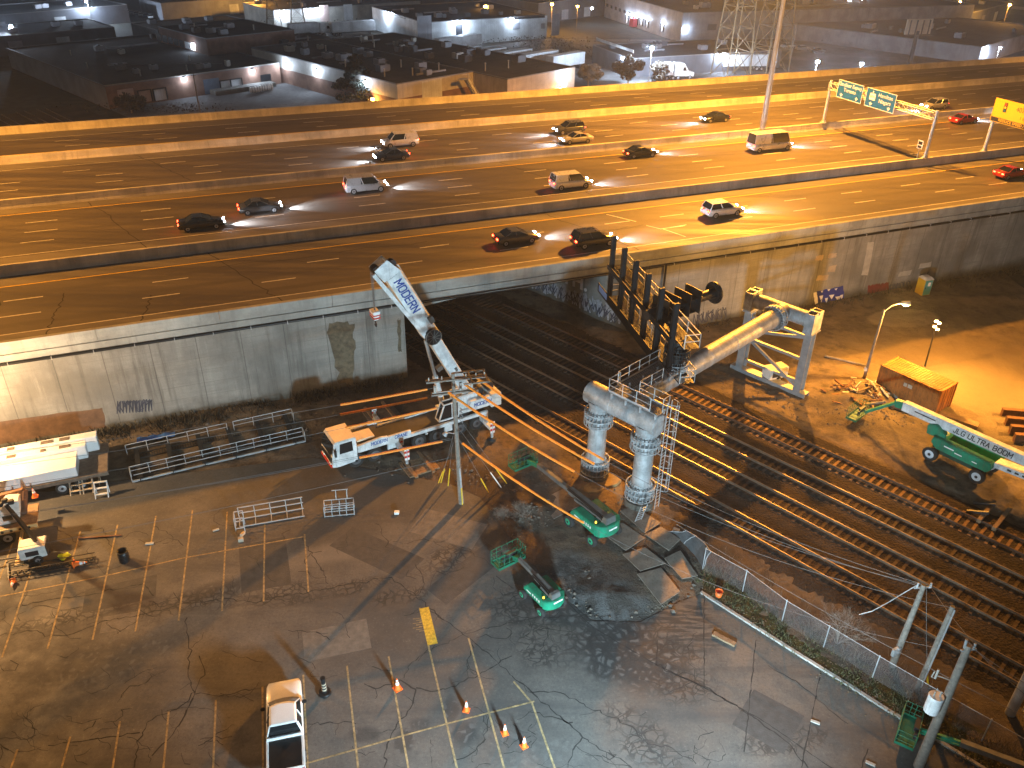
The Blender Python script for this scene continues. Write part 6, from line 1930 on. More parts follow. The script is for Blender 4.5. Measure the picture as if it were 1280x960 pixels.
# ================================================================== left: flatbed with white panels, crane truck, light tower
tb_ = at(139, 606, 0); taz = R(22.5)
tl_ = thing('flatbed_trailer', 'dark flatbed trailer under the stacked white girders at the left edge', 'trailer', (tb_.x, tb_.y, 0), taz)
b = MB(); b.bb(-16, 0, 0, 4.3, 1.05, 1.25); b.bb(-16, 0.05, -.05, 0, .98, 1.28); b.build('deck', 'timber_old', tl_)
b = MB(); b.bb(-16, -.3, .6, .85, .65, 1.04); b.bb(-16, -.3, 1.75, 2.0, .65, 1.04); b.build('frame_rails', 'dark_metal', tl_)
for x in (-2.0, -3.3):
    for y, sd_ in ((.25, -1), (2.35, 1)): wheel(tl_, x, y, .5, .4, side=sd_)
b = MB(); [b.bar((x, -.02, 1.28), (x + .05, -.02, 1.6), .05) for x in (-5.2, -6.4, -9)]; b.build('stake', 'rust_steel', tl_)
mat('panel_white', (.78, .77, .76), .45, var=.08, scale=.8)
for i, (y0, y1, z1, ex, lb_) in enumerate([(.15, 2.35, 2.15, -2.0, 'wide white girder section nearest the camera on the flatbed'), (2.45, 3.2, 2.45, -1.35, 'white girder section in the middle of the flatbed stack'), (3.3, 4.1, 2.6, -.55, 'white girder section furthest back on the flatbed, closest to the wall')]):
    o = thing('white_girder', lb_, 'girder', (tb_.x, tb_.y, 0), taz, 'white girders stacked on the flatbed')
    b = MB(); b.bb(-16, ex, y0, y1, z1 - .12, z1); b.bb(-16, ex - .05, y0, y0 + .1, 1.27, z1 - .121); b.bb(-16, ex - .05, y1 - .1, y1, 1.27, z1 - .121); b.build('top_skin', 'panel_white', o, .015)
    b = MB(); b.bb(ex - .12, ex - .02, y0 + .12, y1 - .12, 1.28, z1 - .125); b.bb(-15.9, ex - .5, y0 + .12, y1 - .12, 1.26, 1.35); b.build('end_frame', 'galv_light', o)
    if i:
        [MB().bb(x, x + random.uniform(.3, .9), y0 + .2, y1 - .2, z1 + .002, z1 + .05).build('spacer_board', 'timber_old', o) for x in (-4.5, -6.8, -9.5, -3.2)]
kt = thing('crane_truck', 'knuckle-boom truck with a white cab and tan drilled bed at the left edge', 'truck', (at(52, 672).x, at(52, 672).y, 0), R(22.5))
b = MB(); b.bb(-8, 0, .0, 2.45, 1.1, 1.32); b.build('bed', 'timber', kt, .02)
mat('bed_tan', (.5, .33, .14), .6, var=.2)
b = MB(); b.bb(-8, .05, -.07, 0, 1.0, 1.36); br_ = b.build('side_rail', 'bed_tan', kt)
b = MB(); [b.tube((-.5 - q * .55, -.085, 1.17), (-.5 - q * .55, -.069, 1.17), .1, n=10) for q in range(12)]; b.build('drilled_holes', 'black_paint', br_)
for x in (-2.0, -3.4): 
    for y, sd_ in ((.2, -1), (2.25, 1)): wheel(kt, x, y, .5, .36, side=sd_)
b = MB(); b.bb(-8, -.3, .8, 1.6, .6, 1.09); b.build('chassis', 'dark_metal', kt)
b = MB(); b.extr([(-2.4, 1.33), (-1.1, 1.33), (-.9, 2.0), (-.7, 3.05), (-1.5, 3.2), (-2.3, 2.4)], .55, 1.55); wc = b.build('crane_cab', 'white_dirty', kt, .06)
b = MB(); b.bb(-2.0, -1.4, .53, .549, 1.65, 2.1); b.build('window', 'glass', wc)
b = MB(); b.bar((-.9, 1.3, 1.4), (-.5, 1.9, 3.0), .35, .4); b.bar((-.5, 1.9, 3.0), (-2.6, 2.2, 2.6), .3, .34); b.bar((-2.6, 2.2, 2.6), (-6, 2.2, 2.2), .22, .26); b.tube((-.7, 1.1, 1.5), (-.6, 1.5, 2.5), .09, n=8); b.build('knuckle_boom', 'rust_steel', kt, .02)
b = MB(); b.bb(-7.6, -3.2, .5, 1.8, 1.33, 1.75); b.bb(-7, -4, 1.2, 2.2, 1.76, 2.0); b.build('white_load', 'white_dirty', kt, .04)
b = MB(); b.bar((-1.0, -.1, .9), (-1.2, -2.3, .3), .16, .2); b.bb(-1.45, -.95, -2.55, -2.05, .0, .12); b.build('outrigger', 'bed_tan', kt)
lt = thing('light_tower', 'white light-tower trailer with folded dark mast in the parking lot', 'light tower', at(48, 697), R(20))
b = MB(); b.bb(-.9, .75, -.6, .6, .45, 1.35); hs_ = b.build('generator_housing', 'white_dirty', lt, .05)
b = MB(); b.bb(.76, .8, -.55, .55, .5, 1.3); b.bb(-.5, .3, -.62, -.601, .7, 1.1); b.build('louvre', 'dark_metal', hs_)
b = MB(); b.bb(-1.0, .85, -.1, .1, .3, .44); b.bar((-.9, 0, .38), (-2.6, .1, .42), .09); b.bar((.3, -.5, .4), (.3, -1.2, .15), .06); b.build('tow_frame', 'dark_metal', lt)
for y in (-1, 1): wheel(lt, .15, y * .66, .32, .2, side=y)
b = MB(); b.bar((.2, .1, 1.2), (-.9, .6, 4.4), .18); b.bar((.2, .4, 1.2), (-.75, .7, 3.9), .12); b.build('mast', 'black_paint', lt)
b = MB(); [b.box((-.9 + dx, .6 + dy, 4.5), (.35, .3, .3)) for dx, dy in ((-.35, 0), (.3, .1), (-.1, .35))]; b.build('lamp_heads', 'dark_metal', lt, .03)
fr_ = thing('lattice_truss', 'long black lattice frame lying flat beside the light tower', 'truss', at(14, 722), R(17))
b = MB()
for y in (0, .5): b.bar((0, y, .12), (5.2, y, .12), .07); b.bar((0, y, .5), (5.2, y, .5), .05)
for q in range(14): b.bar((q * .4, 0, .12), (q * .4, .5, .12), .04); b.bar((q * .4, 0, .12), (q * .4, 0, .5), .035); b.bar((q * .4, 0, .12), (min(5.2, q * .4 + .4), 0, .5), .03)
b.build('lattice', 'black_paint', fr_)
b = MB(); [b.bar((-.1, -.2 + q * .3, .1), (-.5, 1.5 + q * .1, .2), .05) for q in range(2)]; b.bar((-.5, 1.6, .15), (1.2, 1.9, .15), .06); b.build('end_bars', 'black_paint', fr_)
o = thing('barrel', 'open black plastic drum standing on the lot', 'drum', at(156, 701))
b = MB(); n = 18
b.loft([[(r * math.cos(2 * PI * i / n), r * math.sin(2 * PI * i / n), z) for i in range(n)] for r, z in ((.34, 0), (.36, .25), (.37, .45), (.36, .65), (.34, .9), (.31, .9), (.31, .2))], True, True); b.build('drum_shell', 'black_paint', o)
b = MB(); [b.ring((0, 0, z), (0, 0, 1), .365, .02, 18, 5) for z in (.3, .6, .89)]; b.build('ribs', 'black_paint', o)
b = MB()
for i in range(40): 
    a_ = random.uniform(0, 2 * PI); r = random.uniform(0, .3); b.box((r * math.cos(a_), r * math.sin(a_), .05 + random.uniform(0, .12)), (.25, .2, .02), random.uniform(0, 3))
mat('hi_vis', (.55, .75, .05), .8, var=.2); tag(b.build('safety_vest', 'hi_vis', None, 0, 2, at(80, 697)), 'crumpled yellow-green vest on the asphalt by the light tower', 'vest')
for px, sz, az, m_, lb_, nm, ct in (((187, 680), (.55, .22, .08), 10, 'stain_grey', 'small pale block on the asphalt, left of the white railing', 'loose_block', 'block'), ((270, 663), (.45, .2, .08), 30, 'stain_grey', 'small pale block just left of the white railing', 'loose_block', 'block'), ((496, 642), (.35, .3, .2), 0, 'white_band', 'small white bucket-like piece on the lot below the wooden pole', 'loose_block', 'block'), ((125, 672), (2.9, .12, .1), 8, 'rust_steel', 'thin rusty bar lying across the stall lines', 'steel_bar', 'bar'), ((905, 800), (1.5, .35, .14), -36, 'timber', 'single brown plank near the kerb', 'plank', 'plank'), ((1019, 903), (.5, .2, .06), -25, 'stain_grey', 'pale block on the lot, right of the cracks', 'loose_block', 'block'), ((1088, 955), (.5, .2, .06), -30, 'stain_grey', 'pale block at the bottom below the green basket', 'loose_block', 'block'), ((845, 664), (.45, .3, .2), -30, 'white_band', 'white box by the slumped fence', 'loose_block', 'block')):
    p_ = at(*px, .01); b = MB(); b.box((0, 0, sz[2] / 2 + .01), sz); tag(b.build(nm, m_, None, .015, 1, p_), lb_, ct).rotation_euler = (0, 0, R(az))
o = thing('bucket', 'small orange bucket on the grass verge by the kerb', 'bucket', at(898, 745, .05))
b = MB(); n = 14; b.loft([[(r * math.cos(2 * PI * i / n), r * math.sin(2 * PI * i / n), z) for i in range(n)] for r, z in ((.2, 0), (.26, .45), (.235, .45), (.18, .06))], True, True); b.build('pail', 'orange_plastic', o)
b = MB(); b.ring((0, 0, .42), (0, 0, 1), .262, .015, 14, 5); b.path([(.26 * math.cos(a_), .05, .42 - .2 * math.sin(a_)) for a_ in [PI * i / 6 for i in range(7)]], .012, 5); b.build('handle', 'dark_metal', o)

# second sign walkway lying on the ground
lw = thing('sign_walkway', 'long sign walkway frame with black posts and white railings lying by the wall', 'walkway', at(166, 604), math.atan2((at(382, 553) - at(166, 604)).y, (at(382, 553) - at(166, 604)).x))
LL = (at(382, 553) - at(166, 604)).length
b = MB(); b.bar((0, 0, .15), (LL, 0, .15), .12, .12); b.bar((.2, 0, .72), (LL, 0, .72), .05); b.build('front_rail', 'galv_light', lw)
railing(lw, [(0, .75, .1), (LL, .75, .1)], .95, toe=False, sp=1.4)
railing(lw, [(0, 0, .1), (0, .75, .1)], .95, toe=False); railing(lw, [(LL, 0, .1), (LL, .75, .1)], .95, toe=False)
railing(lw, [(-.1, 4.0, .1), (LL * .58, 4.0, .1)], .95, toe=False, sp=1.6)
railing(lw, [(LL * .62, 4.0, .1), (LL - .2, 4.0, .1), (LL - .2, 3.3, .1)], .95, toe=False, sp=1.6)
for q in range(6):
    x = .6 + q * (LL - 1.4) / 5; b = MB(); b.bb(x - .18, x + .18, -.1, 4.4, .05, .12); b.bb(x - .18, x + .18, -.1, 4.4, .34, .41); b.bb(x - .03, x + .03, -.1, 4.4, .12, .34); b.build('black_post', 'black_paint', lw)
grating(lw, .1, LL - .1, .8, 1.6, .12, 'grating', 'black_paint', .2); grating(lw, .1, LL - .1, 3.1, 3.9, .12, 'grating', 'black_paint', .2)
b = MB(); n = 12
for i in range(n - 1):
    x0 = i * .27; x1 = x0 + .27; z = lambda q: .35 + .07 * math.sin(q * 1.7)
    b._add([(x0, 0, z(i)), (x1, 0, z(i + 1)), (x1, .5, z(i + 1) + .1), (x0, .5, z(i) + .1), (x0, 1.0, .05), (x1, 1.0, .05)], [(0, 1, 2, 3), (3, 2, 5, 4)], True)
mat('blue_tarp', (.03, .12, .4), .6, var=.25); tag(b.build('blue_tarp', 'blue_tarp', None, 0, 2, at(172, 557)), 'blue tarp strip behind the lying walkway near the wall', 'tarp').rotation_euler = (0, 0, R(20))
# railing frames on the lot
o = thing('guard_railing', 'long white railing section lying on the lot', 'railing', at(300, 660), R(17))
b = MB()
for z, y in ((.1, 0), (.1, .9), (.65, .9), (1.15, .9)): b.bar((0, y, z), (4.6, y, z), .06)
for q in range(5): b.bar((q * 1.12, .9, .1), (q * 1.12, .9, 1.15), .06); b.bar((q * 1.12, 0, .1), (q * 1.12, .9, .1), .05)
b.build('rails', 'galv_light', o)
b = MB()
for x in (-.25, .35): 
    for y in (-.5, .3): b.bar((x, y, 0), (x, y, 1.3), .06)
for z in (.4, 1.3): b.bar((-.25, -.5, z), (.35, -.5, z), .06); b.bar((-.25, .3, z), (.35, .3, z), .06); b.bar((-.25, -.5, z), (-.25, .3, z), .06)
b.build('end_cage', 'galv_light', o)
b = MB(); b.bar((.3, -.7, .1), (.1, -1.3, .35), .16, .2); b.box((.05, -1.45, .15), (.35, .3, .3)); b.build('tan_bracket', 'stain_tan', o)
o = thing('guard_railing', 'small white railing cage standing between the long railing and the crane', 'railing', at(425, 645), R(10))
b = MB()
for y in (0, .8):
    for z in (.08, .5, .95): b.bar((-1.1, y, z), (1.05, y, z), .055)
    for x in (-1.1, -.55, 0, .5, 1.05): b.bar((x, y, 0), (x, y, .95), .05)
for x in (-1.1, 1.05):
    for z in (.08, .95): b.bar((x, 0, z), (x, .8, z), .05)
for x in (-.2, .6): b.bar((x, .8, .9), (x, 1.2, 1.5), .05)
b.bar((-.5, 1.2, 1.5), (.7, 1.2, 1.5), .05)
b.build('rails', 'galv_light', o)
for i, (px, m_, lb_) in enumerate([((97, 618), 'stain_tan', 'rusty tan step frame nearest the trailer wheels'), ((109, 616), 'stain_tan', 'tan step frame in the middle of the four'), ((117, 608), 'stain_tan', 'tan step frame furthest back behind the white steps'), ((128, 622), 'white_paint', 'bright white set of steps at the trailer end')]):
    o = thing('portable_steps', lb_, 'steps', at(*px), R(15), 'step frames beside the trailer')
    [MB().bar((x, -.1, 0), (x, .55, 1.15), .07).bar((x, .55, 0), (x, .55, 1.12), .05).build('side_rail', m_, o) for x in (-.45, .45)]
    [MB().bar((-.45, -.1 + .65 * z / 1.15, z), (.45, -.1 + .65 * z / 1.15, z), .2, .04).build('tread', m_, o) for z in (.3, .7, 1.1)]

# ================================================================== right-hand yard
A_, B__, C__, D_ = [at(*p, 2.59) for p in ((1122.7, 446), (1101.7, 457), (1177.6, 489), (1196.3, 479))]
cc = (A_ + B__ + C__ + D_) / 4; cv = (C__ + D_ - A_ - B__); caz = math.atan2(cv.y, cv.x); cl = cv.length / 2; cwid = ((A_ - B__).length + (D_ - C__).length) / 2
cn = thing('shipping_container', 'rust-orange corrugated shipping container standing in the lamp-lit yard', 'container', (cc.x, cc.y, .1), caz)
g_worn('container_orange', (.36, .135, .028), (.1, .05, .02), .65, .6, .1, (.3, .12, .04))
hx, hy = cl / 2, cwid / 2
def corr(b, axis, fixed, lo, hi, z0, z1, pitch=.28, dep=.045, out=1):
    n = int((hi - lo) / pitch)
    for i in range(n):
        a = lo + (hi - lo) * i / n; c_ = lo + (hi - lo) * (i + .55) / n
        if axis == 'x': b.bb(a, c_, fixed, fixed + out * dep, z0, z1)
        else: b.bb(fixed, fixed + out * dep, a, c_, z0, z1)
b = MB(); b.bb(-hx, hx, -hy, hy, .12, 2.46); corr(b, 'x', -hy, -hx + .15, hx - .15, .2, 2.38, out=-1); corr(b, 'x', hy, -hx + .15, hx - .15, .2, 2.38); corr(b, 'y', -hx, -hy + .15, hy - .15, .2, 2.38, out=-1); cbody = b.build('walls', 'container_orange', cn)
b = MB(); b.bb(-hx - .04, hx + .04, -hy - .04, hy + .04, 2.462, 2.51); 
n = 22
for i in range(n): x = -hx + .15 + (2 * hx - .3) * i / n; b.bb(x, x + .13, -hy + .1, hy - .1, 2.512, 2.56)
b.build('roof', 'container_orange', cn)
b = MB()
for x in (-hx, hx):
    for y in (-hy, hy): b.bb(x - .07, x + .07, y - .07, y + .07, .0, 2.58)
for y in (-hy, hy): b.bb(-hx, hx, y - .065, y + .065, 0, .15)
b.build('corner_posts', 'container_orange', cn)
b = MB(); [b.tube((hx + .06, y, .2), (hx + .06, y, 2.4), .02, n=6) for y in (-.7, -.3, .3, .7)]; b.build('lock_rods', 'rust_steel', cn)
b = MB(); b.bb(-.05, .35, -hy - .06, -hy - .048, 1.5, 1.85); b.bb(-.45, -.15, -hy - .06, -hy - .048, 1.5, 1.85); b.build('notice', 'stain_grey', cbody)
# tan beam and timbers lying near it
for px, sz, az, m_, lb_, nm, ct in (((1198, 527), (3.2, .9, .35), -38, 'timber', 'tan slab beside the right end of the container', 'slab', 'slab'), ((1150, 520), (5.5, .35, .3), -38, 'rust_steel', 'long brown beam in front of the container', 'beam', 'beam'), ((1090, 480), (.3, .3, .3), 0, 'timber', '', '', '')):
    if not nm: continue
    p_ = at(*px, .05); b = MB(); b.box((0, 0, sz[2] / 2), sz); tag(b.build(nm, m_, None, .02, 1, p_), lb_, ct).rotation_euler = (0, 0, R(az))
for i in range(4):
    p_ = at(1250 + i * 5.2, 520 + i * 10.5, .05)
    o = thing('steel_beam', ['rusty steel beam at the right edge, furthest of four', 'rusty steel beam at the right edge, second from the back of four', 'rusty steel beam at the right edge, third from the back of four', 'rusty steel beam at the right edge, nearest of four'][i], 'steel beam', (p_.x, p_.y, .05), R(-8), 'steel beams stacked at the right edge')
    b = MB(); b.bb(0, 9, -.22, .22, 0, .05); b.bb(0, 9, -.22, .22, .75, .8); b.bb(0, 9, -.02, .02, .05, .75); b.build('beam_body', 'rust_steel', o)
    b = MB(); [b.bb(q * 1.5 + .02, q * 1.5 + .05, -.2, .2, .051, .749) for q in range(6)]; b.build('stiffeners', 'rust_steel', o)
# portable toilet
pt = thing('portable_toilet', 'yellow and teal portable toilet against the right-hand retaining wall', 'portable toilet', at(1152, 368), R(-73))
mat('toilet_teal', (.06, .30, .32), .5, var=.08); mat('toilet_yellow', (.55, .38, .02), .5, var=.08); mat('toilet_roof', (.5, .52, .52), .5)
b = MB(); b.bb(-.58, .58, -.58, .58, .12, 2.05); b.build('cabin', 'toilet_yellow', pt, .03)
b = MB(); b.bb(.585, .62, -.5, .5, .2, 2.0); dr = b.build('door', 'toilet_teal', pt, .015); b = MB(); b.bb(.621, .65, -.4, -.3, 1.0, 1.2); b.build('handle', 'dark_metal', dr); b = MB(); b.bb(.621, .63, -.1, .25, 1.3, 1.75); b.build('white_notice', 'white_letters', dr)
b = MB(); b.hexa([(-.62, -.62, 2.05), (.66, -.62, 2.05), (.66, .62, 2.05), (-.62, .62, 2.05), (-.4, -.4, 2.32), (.4, -.4, 2.32), (.4, .4, 2.32), (-.4, .4, 2.32)]); b.build('roof', 'toilet_roof', pt, .03)
b = MB(); b.bb(-.62, .62, -.6, .6, 0, .12); b.tube((-.45, .45, 2.1), (-.45, .45, 2.6), .05, n=8); b.build('base', 'dark_metal', pt)
# lamps of the yard
mat('lamp_lens', (.9, .8, .6), .3, emit=(1.0, .62, .25), es=60)
lp = at(1080, 473); hd_ = at(1131, 380, 8.6)
yl = thing('street_lamp', 'wooden yard lamp post with a long curved arm and lit head, by the debris heap', 'street lamp', lp)
lt_ = lean_to(lp, (1104, 392), 7.6)
b = MB(); b.tube((0, 0, -.1), (lt_[0], lt_[1], 8.0), .16, .1, 10); b.build('pole', 'wood_pole', yl)
hl = hd_ - lp; t0 = Vector((lt_[0], lt_[1], 7.8)); b = MB(); b.path([t0, t0.lerp(hl, .35) + Vector((0, 0, .35)), t0.lerp(hl, .7) + Vector((0, 0, .3)), hl], .045, 8); b.build('arm', 'galv', yl)
b = MB(); b.tube(hl + Vector((-.3, 0, .1)), hl + Vector((.4, 0, .05)), .15, .22, 10); lh = b.build('lamp_head', 'galv', yl); b = MB(); b.tube(hl + Vector((.05, 0, -.02)), hl + Vector((.05, 0, -.16)), .24, .12, 10); b.build('lens', 'lamp_lens', lh)
lamp('yard_lamp', hl + Vector((.05, 0, -.4)), 12000, AMBER, .2, yl)
b = MB(); w_ = Vector((lt_[0] * .13, lt_[1] * .13, 1.1)); b.box(tuple(w_ + Vector((-.15, -.1, .1))), (.25, .2, .4)); b.build('meter_box', 'white_dirty', yl, .02)
fb = at(1156, 458)
fl = thing('floodlight_mast', 'slim dark floodlight mast with stacked bright heads behind the container', 'floodlight', fb)
ft = lean_to(fb, (1169, 411), 5.0)
b = MB(); b.tube((0, 0, 0), (ft[0], ft[1], 5.0), .09, .06, 8); b.build('mast', 'dark_metal', fl)
for q, dz in enumerate((0, .38, .75, 1.05)):
    v_ = Vector((ft[0] * (1 + dz / 5), ft[1] * (1 + dz / 5), 5.0 + dz)); sd_ = .16 * (-1) ** q
    b = MB(); b.box(tuple(v_ + Vector((sd_, 0, 0))), (.34, .22, .2)); hdq = b.build('flood_head', 'dark_metal', fl, .02)
    b = MB(); b.box(tuple(v_ + Vector((sd_, -.12, -.02))), (.28, .03, .16)); b.build('lens', 'lamp_lens', hdq)
lamp('flood_beam', (ft[0], ft[1] - .35, 5.9), 13000, AMBER, .3, fl, 160, None, .7).rotation_euler = (R(-48), 0, R(35))
# debris heap of planks and scrap
db = [('rust_steel', 40), ('timber', 28), ('stain_grey', 18)]
dh = thing('debris_heap', 'tangled heap of scrap planks and rubble beside the yard lamp post', 'debris heap', at(1082, 492))
for m_, n in db:
    b = MB()
    for i in range(n):
        x, y = random.gauss(0, 1.5), random.gauss(0, .9); z = max(.1, .9 - .28 * math.hypot(x, y)) * random.uniform(.3, 1.15)
        a_ = random.uniform(0, PI); e = random.uniform(-.5, .5); L_ = random.uniform(.3, 1.3); d = Vector((math.cos(a_) * math.cos(e), math.sin(a_) * math.cos(e), math.sin(e))) * L_ / 2
        c_ = Vector((x, y, z + .15)); b.bar(c_ - d, c_ + d, random.uniform(.06, .25), random.uniform(.05, .14))
    b.build({'rust_steel': 'scrap_metal', 'timber': 'planks', 'stain_grey': 'rubble'}[m_], m_, dh)['kind'] = 'stuff'
for i, (px, L_, az, r, lb_) in enumerate([((1058, 452), 4.2, -32, .12, 'thin pale pole leaning on the ground left of the yard lamp'), ((1092, 505), 2.2, 10, .14, 'short thick pipe in the debris heap front')]):
    p_ = at(*px, .2); b = MB(); b.tube((-L_ / 2, 0, 0), (L_ / 2, 0, .15), r, n=8); tag(b.build('loose_pole', 'wood_pole', None, 0, 2, p_), lb_, 'pole').rotation_euler = (0, 0, R(az))
# stones and clods
mat('stone', (.13, .11, .09), .95, var=.4, scale=5)
b = MB(); st_ = [(at(640, 650), 2.4, 1.4, 260), (at(770, 745), 4.5, 2.0, 260), (at(1100, 520), 5, 3, 240), (at(720, 610), 6, 3, 160), (at(560, 590), 6, 2, 150), (at(980, 500), 6, 4, 180), (at(300, 535), 14, 1.5, 150)]
for (c_, rx, ry, n) in st_:
    for i in range(n):
        x, y = c_.x + random.gauss(0, rx * .5), c_.y + random.gauss(0, ry * .5)
        if inside((x, y), LOT2) and random.random() < .75: continue
        s = random.uniform(.04, .16) * (1 if random.random() < .9 else 1.9); z0 = .06
        for (mc, mrx, mry, mh) in mounds[:2]:
            d = math.hypot((x - mc.x) / mrx, (y - mc.y) / mry); z0 += mh * math.exp(-d * d * 1.6) if d < 2.2 else 0
        s *= .75; rz_ = random.uniform(0, PI); ca_, sa_ = math.cos(rz_), math.sin(rz_); e_ = [s * random.uniform(.7, 1.25) for _ in range(6)]
        q = [Vector((x + e_[0] * ca_, y + e_[0] * sa_, z0)), Vector((x - e_[1] * sa_, y + e_[1] * ca_, z0)), Vector((x - e_[2] * ca_, y - e_[2] * sa_, z0)), Vector((x + e_[3] * sa_, y - e_[3] * ca_, z0)), Vector((x, y, z0 + e_[4] * .6)), Vector((x, y, z0 - e_[5]))]
        b._add(q, [(0, 1, 4), (1, 2, 4), (2, 3, 4), (3, 0, 4), (1, 0, 5), (2, 1, 5), (3, 2, 5), (0, 3, 5)])
tag(b.build('scattered_stones', 'stone'), kind='stuff')
mat('scrub_dark', (.035, .03, .02), .95, var=.5, scale=2)
b = MB(); rs = random.Random(4)
for i in range(5200):
    s_ = rs.uniform(-24, 15.5) if i < 4200 else rs.uniform(43, 95); t_ = TW - .1 - abs(rs.gauss(0, .9))
    q = hw(s_, t_)
    if noise.noise((s_ * .35, t_ * .5, 2)) < rs.uniform(-.45, .1): continue
    h = rs.uniform(.1, .7); q.z = .05; e = Vector((rs.gauss(0, 1), rs.gauss(0, 1), 0)).normalized() * rs.uniform(.02, .07); ln = Vector((rs.gauss(0, .25), rs.gauss(0, .25), h))
    b.face(q - e, q + e, q + ln + e * .5, q + ln - e * .3)
tag(b.build('wall_weeds', 'scrub_dark'), kind='stuff')
# twiggy brush on the dirt heap
for i, (px, h, lb_) in enumerate([((628, 650), 1.5, 'leafless brush on the dirt heap near the lot, left clump'), ((652, 645), 1.6, 'leafless brush on the dirt heap near the lot, right clump')]):
    bare_tree(lb_, at(*px, .35), h, .7, 20 + i, 24, name='brush', r0=.022, deep=4)

# ================================================================== work lights and street lamps of the lot, and an added yard lamp
wt = thing('work_light_tower', 'portable light tower on the lot below the frame, lighting the crane and columns', 'light tower', (6.6, 12.5, 0))
b = MB(); b.tube((0, 0, .4), (0, 0, 7.3), .09, .06, 8); b.build('mast', 'galv', wt)
b = MB(); b.bb(-.6, .6, -.8, .8, .4, 1.2); b.bb(-.7, .7, -.9, .9, .25, .39); b.build('generator', 'white_dirty', wt, .04)
mat('work_lens', (.9, .95, 1), .3, emit=COOL, es=80)
for q in range(4):
    b = MB(); b.box((-.6 + .4 * q, .1, 7.4), (.34, .2, .26)); hh = b.build('lamp_head', 'dark_metal', wt); b = MB(); b.box((-.6 + .4 * q, .21, 7.4), (.28, .02, .2)); b.build('lens', 'work_lens', hh)
lamp('work_beam', (0, .45, 7.3), 86000, COOL, 1.1, wt, 120, None, .6).rotation_euler = ((Vector((-6.6, 51, .5))).to_track_quat('-Z', 'Y').to_euler())
sl2 = thing('street_lamp', 'sodium street lamp beyond the left edge by the trailers', 'street lamp', (-44, 47, 0))
b = MB(); b.tube((0, 0, 0), (0, 0, 9), .12, .08, 10); b.build('pole', 'wood_pole', sl2)
b = MB(); b.path([(0, 0, 8.8), (.8, 0, 9.2), (1.6, 0, 9.3)], .05, 6); b.tube((1.5, 0, 9.3), (2.1, 0, 9.25), .14, .18, 8); b.build('arm', 'galv', sl2)
b = MB(); b.tube((1.85, 0, 9.12), (1.85, 0, 9.02), .16, n=8); b.build('lens', 'sodium_lens', sl2)
lamp('street_lamp_light', (1.85, 0, 8.7), 21000, (1, .6, .26), .25, sl2)
sl3 = thing('street_lamp', 'added unseen amber lamp beyond the right edge by the steel beams', 'street lamp', (54, 60, 0))
b = MB(); b.tube((0, 0, 0), (0, 0, 11), .13, .08, 10); b.build('pole', 'wood_pole', sl3)
b = MB(); b.path([(0, 0, 10.8), (-.8, 0, 11.2), (-1.6, 0, 11.3)], .05, 6); b.tube((-1.5, 0, 11.3), (-2.1, 0, 11.25), .14, .18, 8); b.build('arm', 'galv', sl3)
b = MB(); b.tube((-1.85, 0, 11.12), (-1.85, 0, 11.02), .16, n=8); b.build('lens', 'lamp_lens', sl3)
lamp('street_lamp_light', (-1.85, 0, 10.7), 27000, AMBER, .25, sl3, 105, (41 - 54 + 54 - 1.85, 0, 0), .7).rotation_euler = (Vector((-12, 2.5, -10.5))).to_track_quat('-Z', 'Y').to_euler()  # unseen lamp added to brighten the right-hand yard
# ================================================================== beyond the highway: warehouses and yards
def g_brick():
    k = NT('brick', .85, .3)
    n1 = k.noise(.5, 6); n2 = k.noise(8, 4)
    sx = k.n.new('ShaderNodeSeparateXYZ'); k.L.new(k.tc, sx.inputs[0])
    row = k.math('FRACT', k.math('MULTIPLY', sx.outputs['Z'], 5.0))
    c = k.mix(k.rng(n1, .35, .65), (.16, .085, .06), (.24, .14, .10)); c = k.mix(k.rng(n2, .4, .7, 0, .4), c, (.12, .06, .045)); c = k.mix(k.math('MULTIPLY', k.math('LESS_THAN', row, .14), .5), c, (.26, .22, .19)); k.color(c)


def g_clad(name, col, pitch=3.2):
    k = NT(name, .6, .4)
    sx = k.n.new('ShaderNodeSeparateXYZ'); k.L.new(k.tc, sx.inputs[0])
    xy = k.math('ADD', sx.outputs['X'], sx.outputs['Y'])
    r = k.math('FRACT', k.math('MULTIPLY', xy, pitch)); n1 = k.noise(.3, 6); dr = k.noise(1, 5, k.map((1.2, 1.2, .08)))
    c = k.mix(k.rng(n1, .35, .65), tuple(x * .8 for x in col), tuple(min(.9, x * 1.12) for x in col)); c = k.mix(k.math('MULTIPLY', k.math('LESS_THAN', r, .12), .35), c, tuple(x * .5 for x in col)); c = k.mix(k.rng(dr, .52, .7, 0, .4), c, tuple(x * .55 for x in col)); k.color(c)


def g_roof():
    k = NT('roof_felt', .9, .2); n1 = k.noise(.12, 6); n2 = k.noise(1.6, 6)
    c = k.mix(k.rng(n1, .35, .65), (.022, .022, .024), (.05, .048, .046)); c = k.mix(k.rng(n2, .5, .7, 0, .5), c, (.075, .072, .07)); sx = k.n.new('ShaderNodeSeparateXYZ'); k.L.new(k.tc, sx.inputs[0]); fr = k.math('LESS_THAN', k.math('FRACT', k.math('DIVIDE', sx.outputs['Y'], 2.4)), .04); c = k.mix(k.math('MULTIPLY', fr, .6), c, (.09, .09, .09)); k.color(c); k.bump(n2, .3)


def g_yard():
    k = NT('yard_paving', .85, .3); n1 = k.noise(.1, 6); n2 = k.noise(1.2, 6)
    c = k.mix(k.rng(n1, .35, .65), (.07, .07, .072), (.15, .15, .15)); c = k.mix(k.rng(n2, .45, .7, 0, .6), c, (.045, .045, .045)); k.color(c); k.bump(n2, .3)


